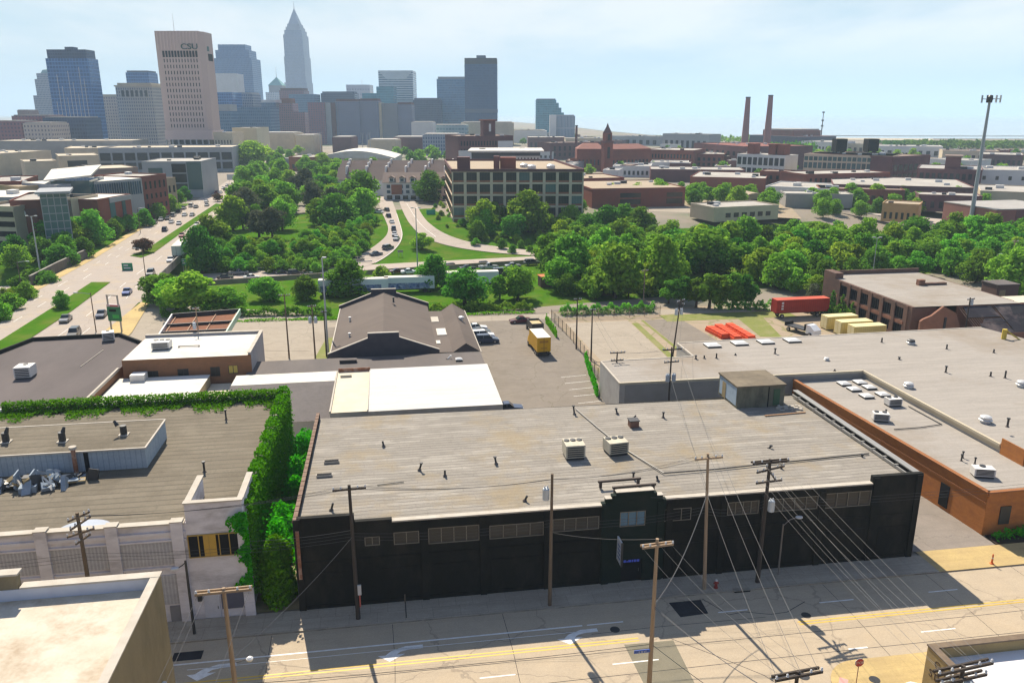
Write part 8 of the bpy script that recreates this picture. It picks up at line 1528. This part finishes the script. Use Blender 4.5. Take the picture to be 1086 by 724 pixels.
tower('office_block', 'navy block right of the striped tower', 438, 467, 106, 1400, 40, F_nv, (3, m_slate)); t, w_, z = tower('skyscraper', 'blue glass tower beside the dark square tower', 463, 494, 84, 1450, 50, facade('blue_glass2', (.11, .25, .38), (.04, .14, .25), 2.6, 3.9, .85, .6, .1), (4, m_grey))
t, w_, z = tower('skyscraper', 'dark square tower, the rightmost tall one of the skyline', 492.5, 527, 68, 1350, 55, F_dk); MB().box(.2, w_-.2, .2, 54.8, z, z+9).build('dark_top_band', pm('black_band', (.03, .035, .05), (.028, .03, .045), .05), t); MB().box(w_*.36, w_*.64, 15, 40, z+9, z+14).build('plant_room', m_slate, t); MB().box(-.4, w_+.4, -.4, 55.4, z*.36, z*.36+6).build('belt_band', m_slate, t)
t, w_, z = tower('office_block', 'teal glass building with stepped right flank on the lake side', 568.5, 590, 106, 1500, 50, F_te, (2, m_slate))
for i in range(4): MB().box(w_+.0+i*w_*.13, w_+(i+1)*w_*.13, 2, 48, 0, z*(.92-.13*i)).build('step', F_te, t)
tower('office_block', 'grey blue hotel slab in front of the stepped teal building', 584, 610, 123, 1250, 30, facade('hotel', (.33, .37, .42), (.14, .19, .25), 2.2, 20, .6, .9), (1.5, m_grey)); tower('office_block', 'white end slab of the grey blue hotel', 583, 590, 122, 1240, 9, m_white)
for (a, b, py, Y, mt_, lb) in ((436, 459, 130, 1000, m_white, 'white boxy civic building at the end of the apartment row'), (459, 495, 133, 1050, facade('glass_low', (.3, .4, .42), (.12, .2, .22), 4, 5, .8, .5), 'long low glass civic building with a green roof'), (489, 545, 130, 1100, m_stone, 'long pale stone building below the dark square tower'), (545, 580, 139, 1200, m_white, 'long white low building near the lake front'), (448, 486, 143, 850, F_gr, 'blue grey low office block left of the brick warehouse'), (417, 450, 146, 900, m_brick2, 'low red brown building below the apartment row'), (313, 332, 144, 880, m_stone, 'pale low building below the brick gable tower'), (268, 312, 141.5, 900, m_stone, 'long pale low building left of the stadium masts'), (352, 372, 146, 900, m_brick2, 'low brick building below the apartment row centre'), (390, 420, 149, 850, m_stone, 'pale low shed below the apartment row')): tower('office_block', lb, a, b, py, Y, 40, mt_, (1., m_palr), cat='building')
for (a, b, py, Y, mt_, lb) in ((12, 52, 123, 800, F_br, 'old brick block left of the blue glass tower'), (-5, 22, 129, 760, F_br, 'dark red brick building at the left edge below the towers'), (24, 54, 131, 740, F_be, 'beige and grey low block below the blue glass tower'), (45, 90, 125, 790, F_nv, 'long dark blue low block before the blue glass tower'), (18, 30, 117, 1400, m_brick2, 'small red domed block on the left horizon')): tower('office_block', lb, a, b, py, Y, 30, mt_, (1., m_palr), cat='building')
# brick warehouse with a tower and the white roofed glass building
t, l_ = bldg('brown brick warehouse with rows of small windows and a white blank panel', (486, 145), (544, 144.5), 27, 40, m_brick2, m_brnr, 'warehouse', n=18, rows=[(10, 13), (16, 19), (21, 24)], duty=.5); MB().box(l_*.0, l_*.3, -.3, -.02, 9, 18).build('blank_panel', m_white, t); MB().box(l_*.72, l_*1.0, -.3, -.02, 15, 24).build('sign_panel', m_white, t); MB().box(l_*.5, l_*.72, 6, 14, 27, 37).build('tower', m_brick2, t); MB().box(l_*.60, l_*.64, 5.8, 6, 30, 35).build('tower_window', m_white, t); MB().box(l_*.48, l_*.74, 5, 15, 37, 37.8).build('tower_cornice', m_brick, t)
t, l_ = bldg('wide white roofed building with tall glass front behind the loft building', (500, 161.5), (573, 161.5), 21, 34, m_gb, m_white_roof, 'glass_building', parapet=0); wgrid(t, cells(l_*.42, l_*.99, 12, .35), [(4, 8), (10, 14), (15, 18)], -.2, 'gd', m_gd); MB().box(l_*.42, l_, -.18, -.02, 0, 19).build('white_wall', m_white, t); MB().box(-2, l_+2, -4, 35, 21, 22).build('roof_slab', m_white_roof, t)
